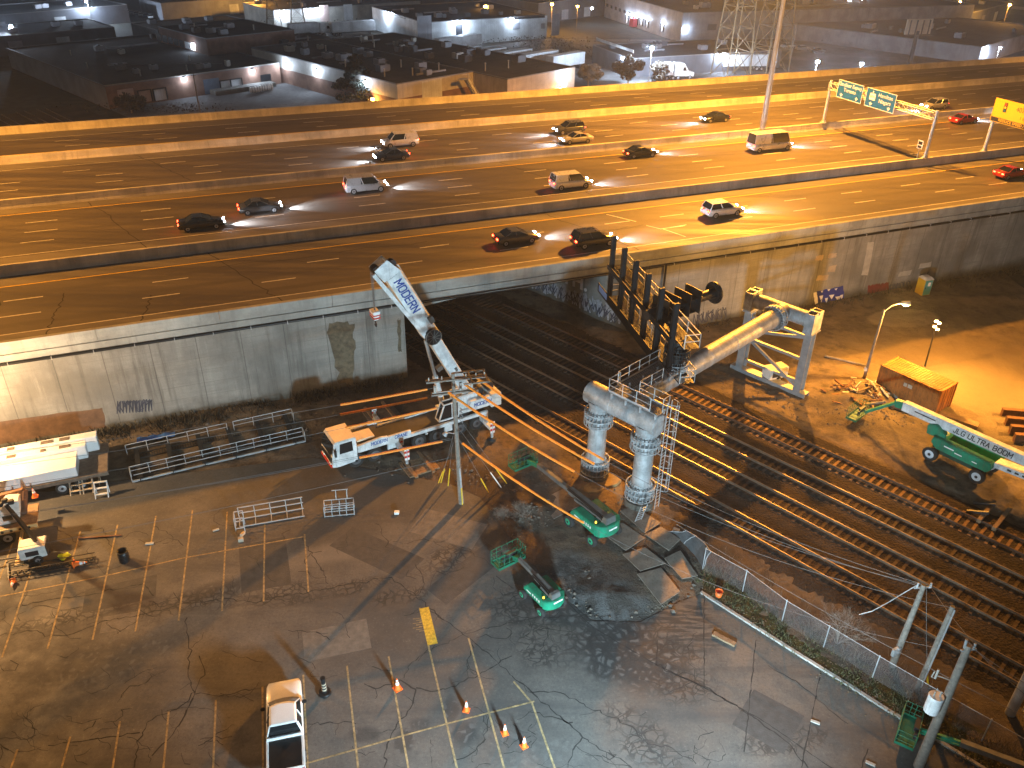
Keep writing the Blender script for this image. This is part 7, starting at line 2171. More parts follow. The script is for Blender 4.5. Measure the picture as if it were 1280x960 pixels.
g_brick(); g_roof(); g_yard()
g_clad('clad_cream', (.50, .48, .43)); g_clad('clad_white', (.60, .64, .66), 1.5); g_clad('clad_tan', (.42, .36, .27)); g_clad('clad_grey', (.27, .28, .31)); g_clad('clad_dark', (.09, .095, .11)); g_clad('dock_white', (.62, .64, .66), 2)
mat('roof_edge', (.17, .17, .175), .6); mat('win_dark', (.02, .022, .026), .2); mat('door_blue', (.10, .15, .22), .6); mat('door_pink', (.40, .30, .27), .6)
mat('win_lit', (.6, .65, .7), .4, emit=(.8, .9, 1), es=2.2)
mat('led_lens', (.9, .95, 1), .3, emit=LED, es=110)
mat('amber_wall_lens', (.9, .7, .4), .3, emit=AMBER, es=60)


def nv(a, v, z=0): return Vector(((a - v) * Q, (a + v) * Q, z))


def ray(px, py):
    d = RIGHT * ((px - 640) / F_PX) + DOWN * ((py - 480) / F_PX) + _fw
    return Vector((0, 0, CAM_Z)), d


class Bld:
    """box building; local x along its long front (y=0 faces the camera), parapeted flat roof"""
    def __init__(self, name, label, o2, rz, L_, D, h, wm='brick', cat='warehouse', band=None, group=None):
        self.o = thing(name, label, cat, (o2.x, o2.y, 0), rz, group)
        self.rz = rz; self.o2 = Vector((o2.x, o2.y, 0)); self.L, self.D, self.h = L_, D, h
        b = MB(); b.bb(0, L_, 0, D, -.3, h); b.build('wall', wm, self.o)
        b = MB(); b.bb(.15, L_ - .15, .15, D - .15, h + .005, h + .03)
        self.roof = b.build('roof', 'roof_felt', self.o)
        b = MB(); e = .14
        b.bb(-.05, L_ + .05, -.05, e, h + .004, h + .2); b.bb(-.05, L_ + .05, D - e, D + .05, h + .004, h + .2); b.bb(-.05, e, e + .003, D - e - .003, h + .004, h + .2); b.bb(L_ - e, L_ + .05, e + .003, D - e - .003, h + .004, h + .2)
        b.build('roof_edge', 'roof_edge', self.roof)
        if band:
            b = MB(); b.bb(-.012, L_ + .012, -.012, D + .012, -.3, band[1]); b.build('lower_wall', band[0], self.o)

    def pick(self, px, py, face):       # local (along, z) of a photo pixel on a face
        o, d = ray(px, py)
        c, s = math.cos(-self.rz), math.sin(-self.rz)
        f = lambda p: Vector((p.x * c - p.y * s, p.x * s + p.y * c, p.z))
        O = f(o - self.o2); Dd = f(d)
        if face == 'y': k_ = -O.y / Dd.y; p = O + Dd * k_; return p.x, p.z
        k_ = -O.x / Dd.x; p = O + Dd * k_; return p.y, p.z

    def rect(self, nm, m, face, p0, p1, dep=.06, floor=False, frame=None):
        a0, z0 = self.pick(p0[0], p0[1], face); a1, z1 = self.pick(p1[0], p1[1], face)
        a0, a1 = min(a0, a1), max(a0, a1); z0, z1 = min(z0, z1), max(z0, z1)
        if floor: z0 = max(0.02, min(z0, .3))
        return self.quad(nm, m, face, a0, a1, z0, z1, dep, frame)

    def quad(self, nm, m, face, a0, a1, z0, z1, dep=.06, frame=None):
        b = MB()
        if face == 'y': b.bb(a0, a1, -dep, -.004, z0, z1)
        else: b.bb(-dep, -.004, a0, a1, z0, z1)
        o = b.build(nm, m, self.o)
        if frame:
            b = MB(); t = .18
            for (x0, x1, y0, y1) in ((a0 - t, a0, z0, z1 + t), (a1, a1 + t, z0, z1 + t), (a0, a1, z1, z1 + t)):
                if face == 'y': b.bb(x0, x1, -dep - .25, -.004, y0, y1)
                else: b.bb(-dep - .25, -.004, x0, x1, y0, y1)
            b.build('frame', frame, o)
        return o

    def unit(self, x, y, w=2.2, d=1.8, h=1.3, m='clad_grey'):
        b = MB(); b.bb(x, x + w, y, y + d, self.h + .2, self.h + .2 + h); b.bb(x + .1, x + w - .1, y + .1, y + d - .1, self.h + .03, self.h + .199); u = b.build('rooftop_unit', m, self.roof, .04)
        b = MB(); b.tube((x + w / 2, y + d / 2, self.h + .2 + h), (x + w / 2, y + d / 2, self.h + .35 + h), min(w, d) * .33, n=12); b.build('fan', 'dark_metal', u)

    def vent(self, x, y, h=1.2, r=.14):
        b = MB(); b.tube((x, y, self.h + .03), (x, y, self.h + h), r, n=8); b.tube((x, y, self.h + h), (x, y, self.h + h + .12), r * 1.7, r * 1.2, 8); b.build('vent_pipe', 'clad_cream', self.roof)


LAMPN = [0]


def wall_lamp(px, py, bld, face, z, watts, label, col=LED, lens='led_lens', size=1.7):
    """lit lamp fixed to a building wall under a photo pixel (or free standing when bld is None)"""
    if bld:
        al, zz = bld.pick(px, py, face); zz = max(2.2, min(zz, bld.h - .35))
        l = Vector((al, -.03, zz)) if face == 'y' else Vector((-.03, al, zz))
        c_, s_ = math.cos(bld.rz), math.sin(bld.rz)
        p = bld.o2 + Vector((l.x * c_ - l.y * s_, l.x * s_ + l.y * c_, l.z)); az = bld.rz + (-PI / 2 if face == 'y' else PI)
    else:
        p = at(px, py, z); az = -PI / 2
    o = thing('wall_lamp', label, 'lamp', p, az, 'lit wall lamps of the warehouses')
    b = MB(); b.bb(0, .3, -.2 * size, .2 * size, .12 * size, .24 * size); b.build('housing', 'dark_metal', o, .02)
    b = MB(); b.bb(.05, .25, -.2 * size, .2 * size, -.2 * size, .119 * size); b.build('lens', lens, o)
    lamp('wall_lamp_light', (1.1, 0, -.2), watts * 2.2, col, .3, o)
    return o


def flood_pole(px, py, z, watts, label, col=LED, lens='led_lens'):
    p = at(px, py, z)
    o = thing('flood_pole', label, 'floodlight', (p.x, p.y, 0), 0, 'floodlight poles of the yards')
    b = MB(); b.tube((0, .25, 0), (0, .25, z + .3), .07, .05, 8); b.build('pole', 'wood_pole', o)
    b = MB(); b.box((0, .06, z), (.7, .3, .5)); hd = b.build('lamp_head', 'dark_metal', o, .03)
    b = MB(); b.bb(-.36, .36, -.14, -.095, z - .26, z + .26); b.build('lens', lens, hd)
    lamp('flood_light', (0, -.7, z - .15), watts * (6.5 if col == LED else 3), col, .3, o)
    return o


RA = R(45)
CAMW = (-.7, -.7)
# paved yards
for pts in ([nv(64, 150), nv(105, 138), nv(105, 182), nv(64, 182)], [nv(148, 100), nv(262, 70), nv(262, 134), nv(200, 190), nv(149, 190)]):
    tag(MB().sheet([(p.x, p.y) for p in pts], -.03).build('yard_pavement', 'yard_paving'), kind='structure')
# brick loading-dock building
B1 = Bld('brick_warehouse', 'low brick warehouse with loading doors and a flat black roof, upper left', nv(64.3, 182.3), RA, 40, 60, 4.3)
for p0, p1, m, fr, nm in (((150, 131), (166, 110), 'door_pink', None, 'loading_door'), ((175, 128), (187, 112), 'door_pink', 'win_dark', 'loading_door'), ((194, 126), (206, 110), 'dock_white', 'win_dark', 'loading_door'), ((144, 132), (149, 121), 'win_dark', None, 'door'), ((257, 120), (273, 97), 'door_blue', None, 'loading_door'), ((277, 116), (287, 100), 'dock_white', 'win_dark', 'loading_door'), ((290, 114), (301, 98), 'dock_white', 'win_dark', 'loading_door'), ((327, 107), (338, 92), 'win_dark', None, 'window')):
    B1.rect(nm, m, 'y', p0, p1, .08, nm == 'loading_door', fr)
for x, y in ((10, 6), (20, 5), (5, 22), (26, 16), (33, 20), (8, 40), (18, 35)): B1.vent(x, y)
B1.unit(24, 5, 1.8, 1.2, .8); B1.unit(29, 4, 1.0, 1.0, 1.1, 'clad_cream')
b = MB(); b.bar((14, 20, 4.36), (30, 8, 4.36), .12, .08); b.build('roof_pipe', 'roof_edge', B1.roof)
b = MB(); b.bb(-.06, 40.06, -.07, .2, 4.51, 4.56); b.build('coping', 'clad_tan', B1.roof)
b = MB(); b.bb(-.03, -.003, .02, 59.9, -.2, 4.25); b.build('side_wall', 'clad_grey', B1.o)
b = MB(); b.bb(22, 37, -2.8, -.02, -.3, .9); b.build('dock_platform', 'concrete_dark', B1.o)
# taller brick block behind
B2 = Bld('brick_office', 'two-storey brick block with a row of windows behind the low brick warehouse', nv(97, 202), RA, 24, 26, 8, 'brick', 'building')
for i in range(7):
    f = i / 6; px = 199 + 42 * f; py = 45 + 12 * f
    B2.rect('window', 'win_lit' if i == 6 else ('win_dark' if i != 5 else 'dock_white'), 'x', (px - 2, py + 5), (px + 2.2, py - 2), .05)
B2.unit(12, 12, 2, 2, 1.0)
B2.vent(6, 18); B2.vent(16, 6)
# long cream warehouse with brick base
B3 = Bld('cream_warehouse', 'long dark-roofed warehouse with pale upper walls and brick base beside the lit yard', nv(105, 138.8), RA, 20.5, 57, 6.0, 'clad_cream', 'warehouse', ('brick', 3.2))
B3.rect('wall_panel', 'clad_white', 'y', (528, 126), (552, 98), .05, True)
for x, y, w, d in ((5, 12, 2.6, 2), (9, 18, 2, 2), (13, 9, 2.2, 1.6), (6, 28, 3, 2.2), (14, 33, 2, 2), (4, 40, 1.6, 1.6)): B3.unit(x, y, w, d, 1.2, 'clad_grey')
for x, y in ((3, 8), (8, 5), (12, 14), (3, 22), (10, 40), (16, 6)): B3.vent(x, y, 1.5)
B4 = Bld('tan_warehouse', 'tan-walled warehouse with a black roof behind the dark round tree', nv(125.6, 128.3), RA, 21, 66, 5.9, 'clad_tan', 'warehouse')
B4.rect('white_door', 'dock_white', 'y', (702, 113), (709, 86), .06)
for x, y, w, d in ((6, 20, 2.4, 2.4), (12, 26, 3, 2), (4, 38, 3, 2), (15, 12, 2.6, 2.2), (9, 46, 2, 2)): B4.unit(x, y, w, d, 1.3, 'clad_dark')
for x, y in ((3, 10), (9, 9), (16, 30), (3, 50), (7, 56), (5, 58)): B4.vent(x, y, 1.6)
# external stair between the two
st = thing('external_stair', 'white steel stair between the cream and tan warehouses', 'stair', nv(121, 136.5), RA)
b = MB(); b.bar((0, 0, 5.6), (3.6, 0, .3), .25, .5); b.bar((0, -1.2, 5.6), (3.6, -1.2, .3), .25, .5); b.build('stringers', 'white_paint', st)
[MB().bb(.1 + q * .24, .36 + q * .24, -1.1, -.1, 5.5 - q * .36, 5.55 - q * .36).build('tread', 'galv_light', st) for q in range(14)]; MB().bb(-2, .1, -1.3, .1, 5.6, 5.7).build('landing', 'galv_light', st)
b = MB(); b.bar((0, -1.25, 6.6), (3.6, -1.25, 1.3), .06); b.bar((-2, -1.25, 6.7), (0, -1.25, 6.6), .06); [b.bar((q * .9, -1.25, 5.6 - q * 1.33), (q * .9, -1.25, 6.6 - q * 1.33), .05) for q in range(5)]; b.build('handrail', 'white_paint', st)
# low annexe behind the cream warehouse
B5 = Bld('grey_annexe', 'low grey annexe between the brick block and the cream warehouse', nv(110.5, 196.5), RA, 22, 17, 5, 'clad_grey', 'building'); B5.vent(5, 6); B5.vent(14, 5)
# pale blue-white factory at the top centre
B6 = Bld('white_factory', 'pale factory with big grey roller doors at the top centre', nv(163, 201.5), R(30), 42, 40, 6.3, 'clad_white', 'factory')
B6.rect('roller_door', 'clad_grey', 'y', (522, 43), (539, 19), .08, True); B6.rect('roller_door', 'clad_grey', 'y', (689, 40), (700, 17), .08, True)
B6.rect('door', 'win_dark', 'y', (570, 42), (578, 29), .06, True); B6.rect('window_strip', 'win_dark', 'y', (634, 25), (681, 18), .05)
B6.rect('door', 'clad_grey', 'y', (641, 37), (650, 28), .05); B6.rect('door', 'clad_grey', 'y', (676, 36), (681, 29), .05); B6.rect('window_strip', 'win_dark', 'x', (487, 15), (507, 24), .05)
for x, y in ((8, 8), (16, 14), (25, 10), (32, 20)): B6.unit(x, y, 2, 2, 1.1)
B7 = Bld('cream_depot', 'cream depot with bright door lamps at the top, left of the pale factory', nv(150, 262), R(38), 56, 25, 4.8, 'clad_cream', 'depot')
B7.rect('loading_door', 'door_pink', 'y', (400, 18), (410, 6), .06, True); B7.rect('loading_door', 'dock_white', 'y', (430, 17), (440, 5), .06, True)
# big long grey building, aligned with the highway
o8 = hw(149, 236)
B8 = Bld('long_grey_warehouse', 'very long grey warehouse with five lit dock doors, top right of centre', o8, TH - R(4), 110, 60, 8, 'clad_grey', 'warehouse')
for i in range(9):
    px = 759 + i * 5.4; py = 5.5 + i * 2.0
    B8.rect('window', 'win_dark', 'x', (px - 1.2, py + 2.5), (px + 1.2, py - .5), .05)
for px, py in ((784, 22), (790, 23), (796, 24.5), (802, 25.5), (809, 28), (828, 33)): B8.rect('dock_door', 'dock_white', 'x', (px - 1.6, py + 6), (px + 2, py - 2), .08, False, 'win_dark')
B8.rect('mural', 'clad_dark', 'y', (884, 38), (896, 30), .05)
for x, y in ((12, 10), (30, 16), (50, 12), (22, 34), (70, 22)): B8.unit(x, y, 3, 2.4, 1.4)
o9 = hw(106.5, 190)
B9 = Bld('dark_depot', 'dark low depot with a pale canopy wall behind the floodlit truck yard', o9, TH, 45, 21, 4.3, 'clad_dark', 'depot')
B9.rect('pale_gable', 'clad_white', 'x', (746, 47), (792, 66), .1)
for x, y in ((10, 8), (24, 6), (34, 12)): B9.unit(x, y, 2, 2, 1)
o10 = hw(179, 232)
B10 = Bld('tan_long_shed', 'long low tan shed running diagonally behind the billboard', nv(262, 84), R(119), 62, 22, 4, 'clad_tan', 'shed') if False else Bld('tan_long_shed', 'long low shed with a grey side wall behind the billboard', nv(262, 82), RA, 60, 60, 4.2, 'clad_grey', 'shed')
for x, y in ((12, 10), (24, 24), (10, 36)): B10.unit(x, y, 3, 2.2, 1.2)
for i, (a, v, L_, D, h, m, lb_) in enumerate([(58, 262, 40, 22, 4.5, 'clad_dark', 'dark low shed at the far left behind the brick warehouse'), (106, 250, 30, 18, 4, 'clad_dark', 'dark low shed behind the brick block'), (60, 300, 60, 25, 5, 'clad_dark', 'long dark shed at the top left corner'), (130, 300, 40, 20, 5, 'clad_grey', 'grey shed at the top, left of the cream depot'), (225, 215, 40, 30, 6, 'clad_dark', 'dark building behind the pale factory'), (330, 110, 50, 40, 5, 'clad_dark', 'dark shed at the top right beyond the long low shed')]):
    X = Bld('dark_shed', lb_, nv(a, v), RA + R(3 * (i % 3) - 3), L_, D, h, m, 'shed'); [X.unit(random.uniform(3, L_ - 5), random.uniform(3, D - 5), 2, 2, 1) for _ in range(4)]
    X.quad('shed_door', 'clad_grey', 'y', L_ * .3, L_ * .3 + 3.5, .02, 3.2); X.quad('shed_door', 'clad_white', 'y', L_ * .6, L_ * .6 + 3.5, .02, 3.2)

# more clutter on the roofs
rr_ = random.Random(9)
for X, n in ((B1, 7), (B2, 4), (B3, 9), (B4, 10), (B5, 4), (B6, 8), (B7, 5), (B8, 12), (B9, 6), (B10, 8)):
    for _ in range(n):
        k_ = rr_.uniform(.5, 1.0); X.unit(rr_.uniform(2, X.L - 5), rr_.uniform(3, X.D - 5), 2.2 * k_, 1.7 * k_, .5 + k_ * .6, rr_.choice(['clad_grey', 'clad_dark', 'clad_cream', 'roof_edge']))
    for _ in range(max(2, n // 3)):
        x, y, l_ = rr_.uniform(2, X.L * .5), rr_.uniform(3, X.D - 4), rr_.uniform(4, min(14, X.L * .45)); b = MB(); b.bb(x, x + l_, y, y + .35, X.h + .12, X.h + .45); [b.bb(x + q_, x + q_ + .1, y - .05, y + .4, X.h + .03, X.h + .12) for q_ in (.3, l_ / 2, l_ - .4)]; b.build('roof_duct', 'clad_grey', X.roof)
# lit lamps
WLS = [(358, 81, B3, 'x', 5.0, 500, 'lit lamp on the cream warehouse side wall, left of two'), (396, 88.5, B3, 'x', 5.0, 500, 'lit lamp on the cream warehouse side wall, right of two'), (457, 102, B3, 'x', 4.6, 400, 'lit lamp behind the dark conifer'), (578, 99, B4, 'x', 4.4, 900, 'lit lamp under the white stair'), (705.5, 93, B4, 'y', 4.8, 900, 'lit lamp at the right end of the tan warehouse'),
       (574, 26, B6, 'y', 5.2, 2600, 'lit lamp over the factory door'), (640, 20, B6, 'y', 5.2, 900, 'lit lamp beside the factory window strip'), (484, 8, B6, 'x', 5, 1800, 'lit lamp at the left corner of the factory'), (398, 9.5, B7, 'y', 4.6, 900, 'lit lamp on the cream depot, right of two'), (385, 7.5, B7, 'y', 4.6, 900, 'lit lamp on the cream depot, left of two'), (351, 4, B7, 'y', 5, 1800, 'bright lamp at the left end of the cream depot'),
       (785, 17, B8, 'x', 5, 320, 'lamp over the first lit dock of the long grey warehouse'), (791, 18.5, B8, 'x', 5, 320, 'lamp over the second lit dock of the long grey warehouse'), (797, 20, B8, 'x', 5, 320, 'lamp over the third lit dock of the long grey warehouse'), (803, 21.5, B8, 'x', 5, 320, 'lamp over the fourth lit dock of the long grey warehouse'), (810, 23.5, B8, 'x', 5, 320, 'lamp over the fifth lit dock of the long grey warehouse'), (829, 28.5, B8, 'x', 5, 500, 'lamp at the grey warehouse corner dock'), (857, 36, B8, 'y', 3, 500, 'low lamp on the grey warehouse front'), (740, 10, None, 'y', 5, 900, 'lamp left of the long grey warehouse'),
       (902, 55, B9, 'y', 4.0, 2200, 'lamp on the dark depot wall above the white semi truck'), (780, 55, B9, 'x', 4.0, 700, 'lamp on the pale canopy wall'), (242, 55, B2, 'x', 4, 150, 'small lamp under the brick block windows'), (230, 98, B1, 'y', 4, 260, 'dim lamp between the brick warehouse doors, middle'), (315, 88, B1, 'y', 4, 420, 'lamp by the right-hand end of the brick warehouse')]
for a in WLS: wall_lamp(*a)
for px, py, z, w, lb_ in ((815, 60, 8, 6500, 'bright yard floodlight in front of the dark depot'), (1022, 77, 7, 4200, 'floodlight just beyond the far barrier, left of two'), (1077, 80, 7, 4200, 'floodlight just beyond the far barrier, right of two'), (1062, 1, 8, 5000, 'floodlight over the white trailers, left'), (1078, 0, 8, 5000, 'floodlight over the white trailers, right'), (108, 2, 7, 4500, 'floodlight at the top left'), (14, 33, 6, 3500, 'floodlight beside the glossy parked vehicles at the left edge'), (1250, 60, 4, 1500, 'bright work lamp by the tan containers at the right')):
    flood_pole(px, py, z, w, lb_)
for px, py, z, w, lb_ in ((466, 124, 2.0, 500, 'small amber lamp beside the slim pole behind the barrier'), (700, 111, 2.0, 400, 'small amber lamp at the tan warehouse corner behind the barrier'), (320, -4, 7, 6000, 'orange street lamp at the top, left'), (606, 8, 7, 700, 'orange lamp behind the pale factory roof'), (690, 5, 8, 4500, 'orange street lamp at the top centre'), (722, 8, 8, 1800, 'orange street lamp left of the long grey warehouse'), (1200, 2, 8, 8000, 'orange street lamp at the top right'), (1262, 6, 8, 6000, 'orange street lamp at the right top corner')):
    flood_pole(px, py, z, w, lb_, AMBER, 'amber_wall_lens')
# far road at the top right
r0, r1 = at(1175, 2), at(1400, 20)
rd = MB(); d_ = (r1 - r0).normalized(); sd_ = Vector((-d_.y, d_.x, 0)); rd.sheet([r0 - d_ * 60 - sd_ * 6, r1 + d_ * 60 - sd_ * 6, r1 + d_ * 60 + sd_ * 6, r0 - d_ * 60 + sd_ * 6], -.02); tag(rd.build('far_road', 'asphalt_shoulder'), kind='structure')

# slim poles behind the barrier
for px, py, z, lb_ in ((485, 125, 8.5, 'slim pale pole in front of the cream warehouse'), (250, 140, 7.5, 'slim dark pole in front of the brick loading doors'), (985, 92, 12, 'slim dark pole right of the light mast')):
    p = at(px, py); o = thing('utility_pole', lb_, 'utility pole', p, 0, 'slim poles beyond the highway'); b = MB(); b.tube((0, 0, 0), (0, 0, z), .16, .1, 8); b.build('pole', 'wood_pole', o)
    b = MB(); b.bar((-.6, 0, z - .4), (.6, 0, z - .4), .08); b.build('crossarm', 'wood_pole', o)

# lattice towers
mat('tower_steel', (.20, .15, .09), .6, .5)


def pylon(label, p, w, h, rz, wt=.32, t=.14):
    o = thing('lattice_tower', label, 'pylon', (p.x, p.y, 0), rz, 'lattice power towers')
    b = MB(); c = [(-1, -1), (1, -1), (1, 1), (-1, 1)]
    f = lambda z: w / 2 * (1 - (1 - wt) * z / h)
    zs = [0]
    while zs[-1] < h - .5: zs.append(min(h, zs[-1] + max(2.0, f(zs[-1]) * 1.7)))
    for (x, y) in c: b.bar((x * f(0), y * f(0), 0), (x * f(h), y * f(h), h), t * 1.6)
    b.build('legs', 'tower_steel', o)
    b = MB()
    for z0, z1 in zip(zs[:-1], zs[1:]):
        for i in range(4):
            a, d = c[i], c[(i + 1) % 4]
            A0 = Vector((a[0] * f(z0), a[1] * f(z0), z0)); D0 = Vector((d[0] * f(z0), d[1] * f(z0), z0)); A1 = Vector((a[0] * f(z1), a[1] * f(z1), z1)); D1 = Vector((d[0] * f(z1), d[1] * f(z1), z1))
            b.bar(A0, D1, t * .7); b.bar(D0, A1, t * .7); b.bar(A1, D1, t * .8)
    b.build('lattice_bracing', 'tower_steel', o)
    b = MB()
    for z in (h * .72, h * .86, h * .99):
        for s_ in (-1, 1): b.bar((0, 0, z), (s_ * w * 1.1, 0, z + .3), t); b.bar((0, 0, z + 1.6), (s_ * w * 1.1, 0, z + .3), t * .7)
    b.build('cross_arms', 'tower_steel', o)


pylon('big lattice power tower behind the highway, left of the pair', hw(132, 184), 7.0, 46, TH)
pylon('big lattice power tower behind the highway, beside the light mast', hw(144, 184.5), 7.0, 46, TH)
pylon('small far lattice tower near the top, left of two', at(344, 40), 5.0, 14, .3, .3, .12)
pylon('small far lattice tower near the top, right of two', at(374, 41), 5.0, 14, .3, .3, .12)
# billboard
p = at(1137, 80); o = thing('billboard', 'back of a pale roadside billboard on a thick dark post beyond the highway', 'billboard', (p.x, p.y, 0), R(15))
b = MB(); b.tube((0, 0, 0), (0, 0, 8.5), .55, n=14); b.build('post', 'dark_metal', o)
b = MB(); b.bb(-4, 4, -.2, .2, 7.6, 11.4); b.build('panel', 'stain_tan', o, .03)
b = MB(); [b.bb(x - .08, x + .08, -.55, -.2, 7.4, 11.2) for x in (-3, -1, 1, 3)]; b.bb(-4.2, 4.2, -1.0, -.55, 7.3, 7.42); b.build('catwalk', 'dark_metal', o)


# vehicles in the yards
def semi(label, p, rz, cabcol='white_paint', cab=True, L_=13.5, group='trucks and trailers in the yards', name='semi_truck', body='dock_white'):
    o = thing(name, label, 'truck' if cab else 'trailer', (p.x, p.y, 0), rz, group)
    b = MB(); b.bb(-L_, 0, -1.28, 1.28, 1.15, 4.0); b.build('trailer_box', body, o, .04)
    b = MB(); b.bb(-L_, 0, -.5, .5, .85, 1.14); b.bb(-1.8, -1.6, -1, 1, 0, .85); b.build('trailer_frame', 'dark_metal', o)
    for x in (-L_ + 1.2, -L_ + 2.5):
        for y in (-1, 1): wheel(o, x, y * 1.05, .5, .4, side=y)
    if cab:
        b = MB(); b.extr([(.5, .9), (5.6, .7), (5.7, 1.6), (4.2, 1.95), (3.5, 2.95), (2.9, 3.75), (.7, 3.9)], -1.2, 1.2); cb_ = b.build('cab', cabcol, o, .06)
        b = MB(); b._add([(4.2, -1.05, 2.0), (4.2, 1.05, 2.0), (3.55, 1.0, 2.95), (3.55, -1.0, 2.95)], [(0, 1, 2, 3)]);
        for y in (-1, 1): b.extr([(2.6, 2.1), (3.6, 2.1), (3.2, 2.9), (2.6, 2.9)], y * 1.2, y * 1.215)
        b.build('windows', 'glass', cb_)
        for x in (4.6, 1.5, .2):
            for y in (-1, 1): wheel(o, x, y * 1.05, .5, .34, side=y)
        b = MB(); [b.tube((.4, y, 1), (.4, y, 3.9), .09, n=8) for y in (-1.1, 1.1)]; b.build('exhaust_stacks', 'galv', o)
    return o


semi('white semi truck with its trailer parked under the left lattice tower', at(893, 88, 0), R(188))
semi('white-cabbed semi truck parked just behind the other one', at(880, 77, 0), R(188), 'white_dirty')
semi('single truck tractor end facing the far barrier', at(838, 99, 0), R(15), 'white_dirty', L_=4)
for i in range(4): semi(['white trailer furthest left in the lit row at the top right', 'second white trailer of the lit row at the top right', 'third white trailer of the lit row at the top right', 'fourth white trailer of the lit row at the top right'][i], at(1000 + i * 14.5, 25 - i * .6), R(105), cab=False, L_=9, name='box_trailer')
for i, px in enumerate((1062, 1082, 1105, 1135)): semi(['white truck right of the lit trailer row, first', 'white truck right of the lit trailer row, second', 'white truck right of the lit trailer row, third', 'low trailer at the end of the lit row'][i], at(px, 19 + i * 1.3), R(110), cab=i < 3, L_=5 if i < 3 else 9, name='box_trailer' if i == 3 else 'delivery_truck')
for i in range(7): semi('flat white trailer parked side by side in the row behind the tan warehouse', nv(152 + i * 3.6, 186 - i * 6.0), R(45), cab=False, L_=12, name='box_trailer', group='white trailers parked behind the tan warehouse', body='clad_white')
semi('long white trailer at the head of the row behind the tan warehouse', at(599, 60), R(45), cab=False, L_=16, name='box_trailer')
semi('white truck parked beyond the dark cream-warehouse roof', at(398, 45), R(30), L_=9, name='delivery_truck')
semi('flat trailer beside the white truck beyond the roof', at(468, 42), R(30), cab=False, L_=14, name='box_trailer')
o = thing('red_container', 'red container standing below the lit docks of the grey warehouse', 'container', at(800, 33), TH)
b = MB(); b.bb(-3.5, 3.5, -1.2, 1.2, .05, 2.6); corr(b, 'x', -1.2, -3.4, 3.4, .15, 2.5, out=-1); mat('container_red', (.4, .03, .04), .6, var=.2); b.build('walls', 'container_red', o)
b = MB(); [b.bb(x - .08, x + .08, y - .08, y + .08, 0, 2.66) for x in (-3.5, 3.5) for y in (-1.2, 1.2)]; b.build('corner_posts', 'container_red', o)
for i, (px, py, L_, lb_) in enumerate([(1208, 69, 6, 'tan container by the far barrier, middle of three'), (1232, 65, 5, 'tan container by the far barrier, right of three'), (1190, 74, 3, 'small tan box by the far barrier, left of three')]):
    o = thing('tan_container', lb_, 'container', at(px, py), TH, 'tan containers beyond the far barrier'); b = MB(); b.bb(-L_ / 2, L_ / 2, -1.2, 1.2, .05, 2.5); corr(b, 'x', -1.2, -L_ / 2 + .1, L_ / 2 - .1, .15, 2.4, out=-1); b.build('walls', 'clad_tan', o); b = MB(); b.bb(-L_ / 2 - .04, L_ / 2 + .04, -1.24, 1.24, 2.51, 2.6); b.build('roof', 'clad_tan', o)
for i, (px, py) in enumerate([(318, 112), (324, 110.5), (330, 109.5), (335, 108.5)]):
    o = thing('gas_drum', 'pale drum lying by the dock corner of the brick warehouse', 'drum', at(px, py, .75), 0, 'pale drums by the brick warehouse dock'); b = MB(); b.tube((-.9, -.5, 0), (.9, .5, 0), .62, n=14); b.build('drum_shell', 'white_dirty', o); b = MB(); [b.ring((.9 * k_, .5 * k_, 0), (.87, .48, 0), .63, .05, 14, 5) for k_ in (-.6, 0, .6)]; b.build('hoops', 'dark_metal', o)


def parked(label, p, rz, paint):
    o = thing('parked_car', label, 'car', (p.x, p.y, 0), rz, 'cars parked in the yards')
    m = car_paint(*paint)
    b = MB(); b.loft([[(x, -w_, .35), (x, -w_, z), (x, w_, z), (x, w_, .35)] for x, w_, z in ((-2.25, .8, .85), (-1.9, .9, .95), (0, .92, .98), (1.6, .9, .92), (2.25, .78, .7))]); b.build('body', m, o, .06)
    b = MB(); b.hexa([(-1.6, -.8, .95), (1.0, -.8, .95), (1.0, .8, .95), (-1.6, .8, .95), (-1.1, -.65, 1.42), (.3, -.65, 1.42), (.3, .65, 1.42), (-1.1, .65, 1.42)]); b.build('windows', 'glass', o, .05)
    b = MB(); b.bb(-1.1, .3, -.66, .66, 1.422, 1.46); b.build('roof', m, o)
    for x in (-1.4, 1.4):
        for y in (-1, 1): wheel(o, x, y * .8, .33, .2, side=y)


pc = [PN['white'], PN['silver'], PN['grey'], PN['blue'], PN['black']]
pn = ['white', 'silver', 'grey', 'dark blue', 'black']
for i in range(7): parked('%s parked car in the lit lot at the left edge, %s' % (pn[i % 5], ['nearest the roof corner', 'behind the first', 'by the lamp', 'in the second row', 'beside the blue one', 'at the row end', 'furthest back'][i]), at(4 + i * 6, 52 - i * 4.2), R(20 + 25 * i), pc[i % 5])
for i in range(6): parked('%s parked car in the bright row at the top left, %s from the left' % (pn[(i * 2) % 5], ['first', 'second', 'third', 'fourth', 'fifth', 'sixth'][i]), at(159 + i * 6, 17 + i * 1.2), R(110), pc[(i * 2) % 5])
for i in range(3): parked('%s parked car below the two floodlights at the far barrier, %s' % (pn[i], ['left', 'middle', 'right'][i]), at(985 + i * 18, 60 + i * 3), R(15), pc[i])


# trees
mat('leaf_dark', (.022, .028, .02), .9, var=.5, scale=1.2); mat('leaf_brown', (.06, .05, .036), .9, var=.4, scale=1.2); mat('leaf_pale', (.20, .19, .17), .9, var=.3, scale=1.2)


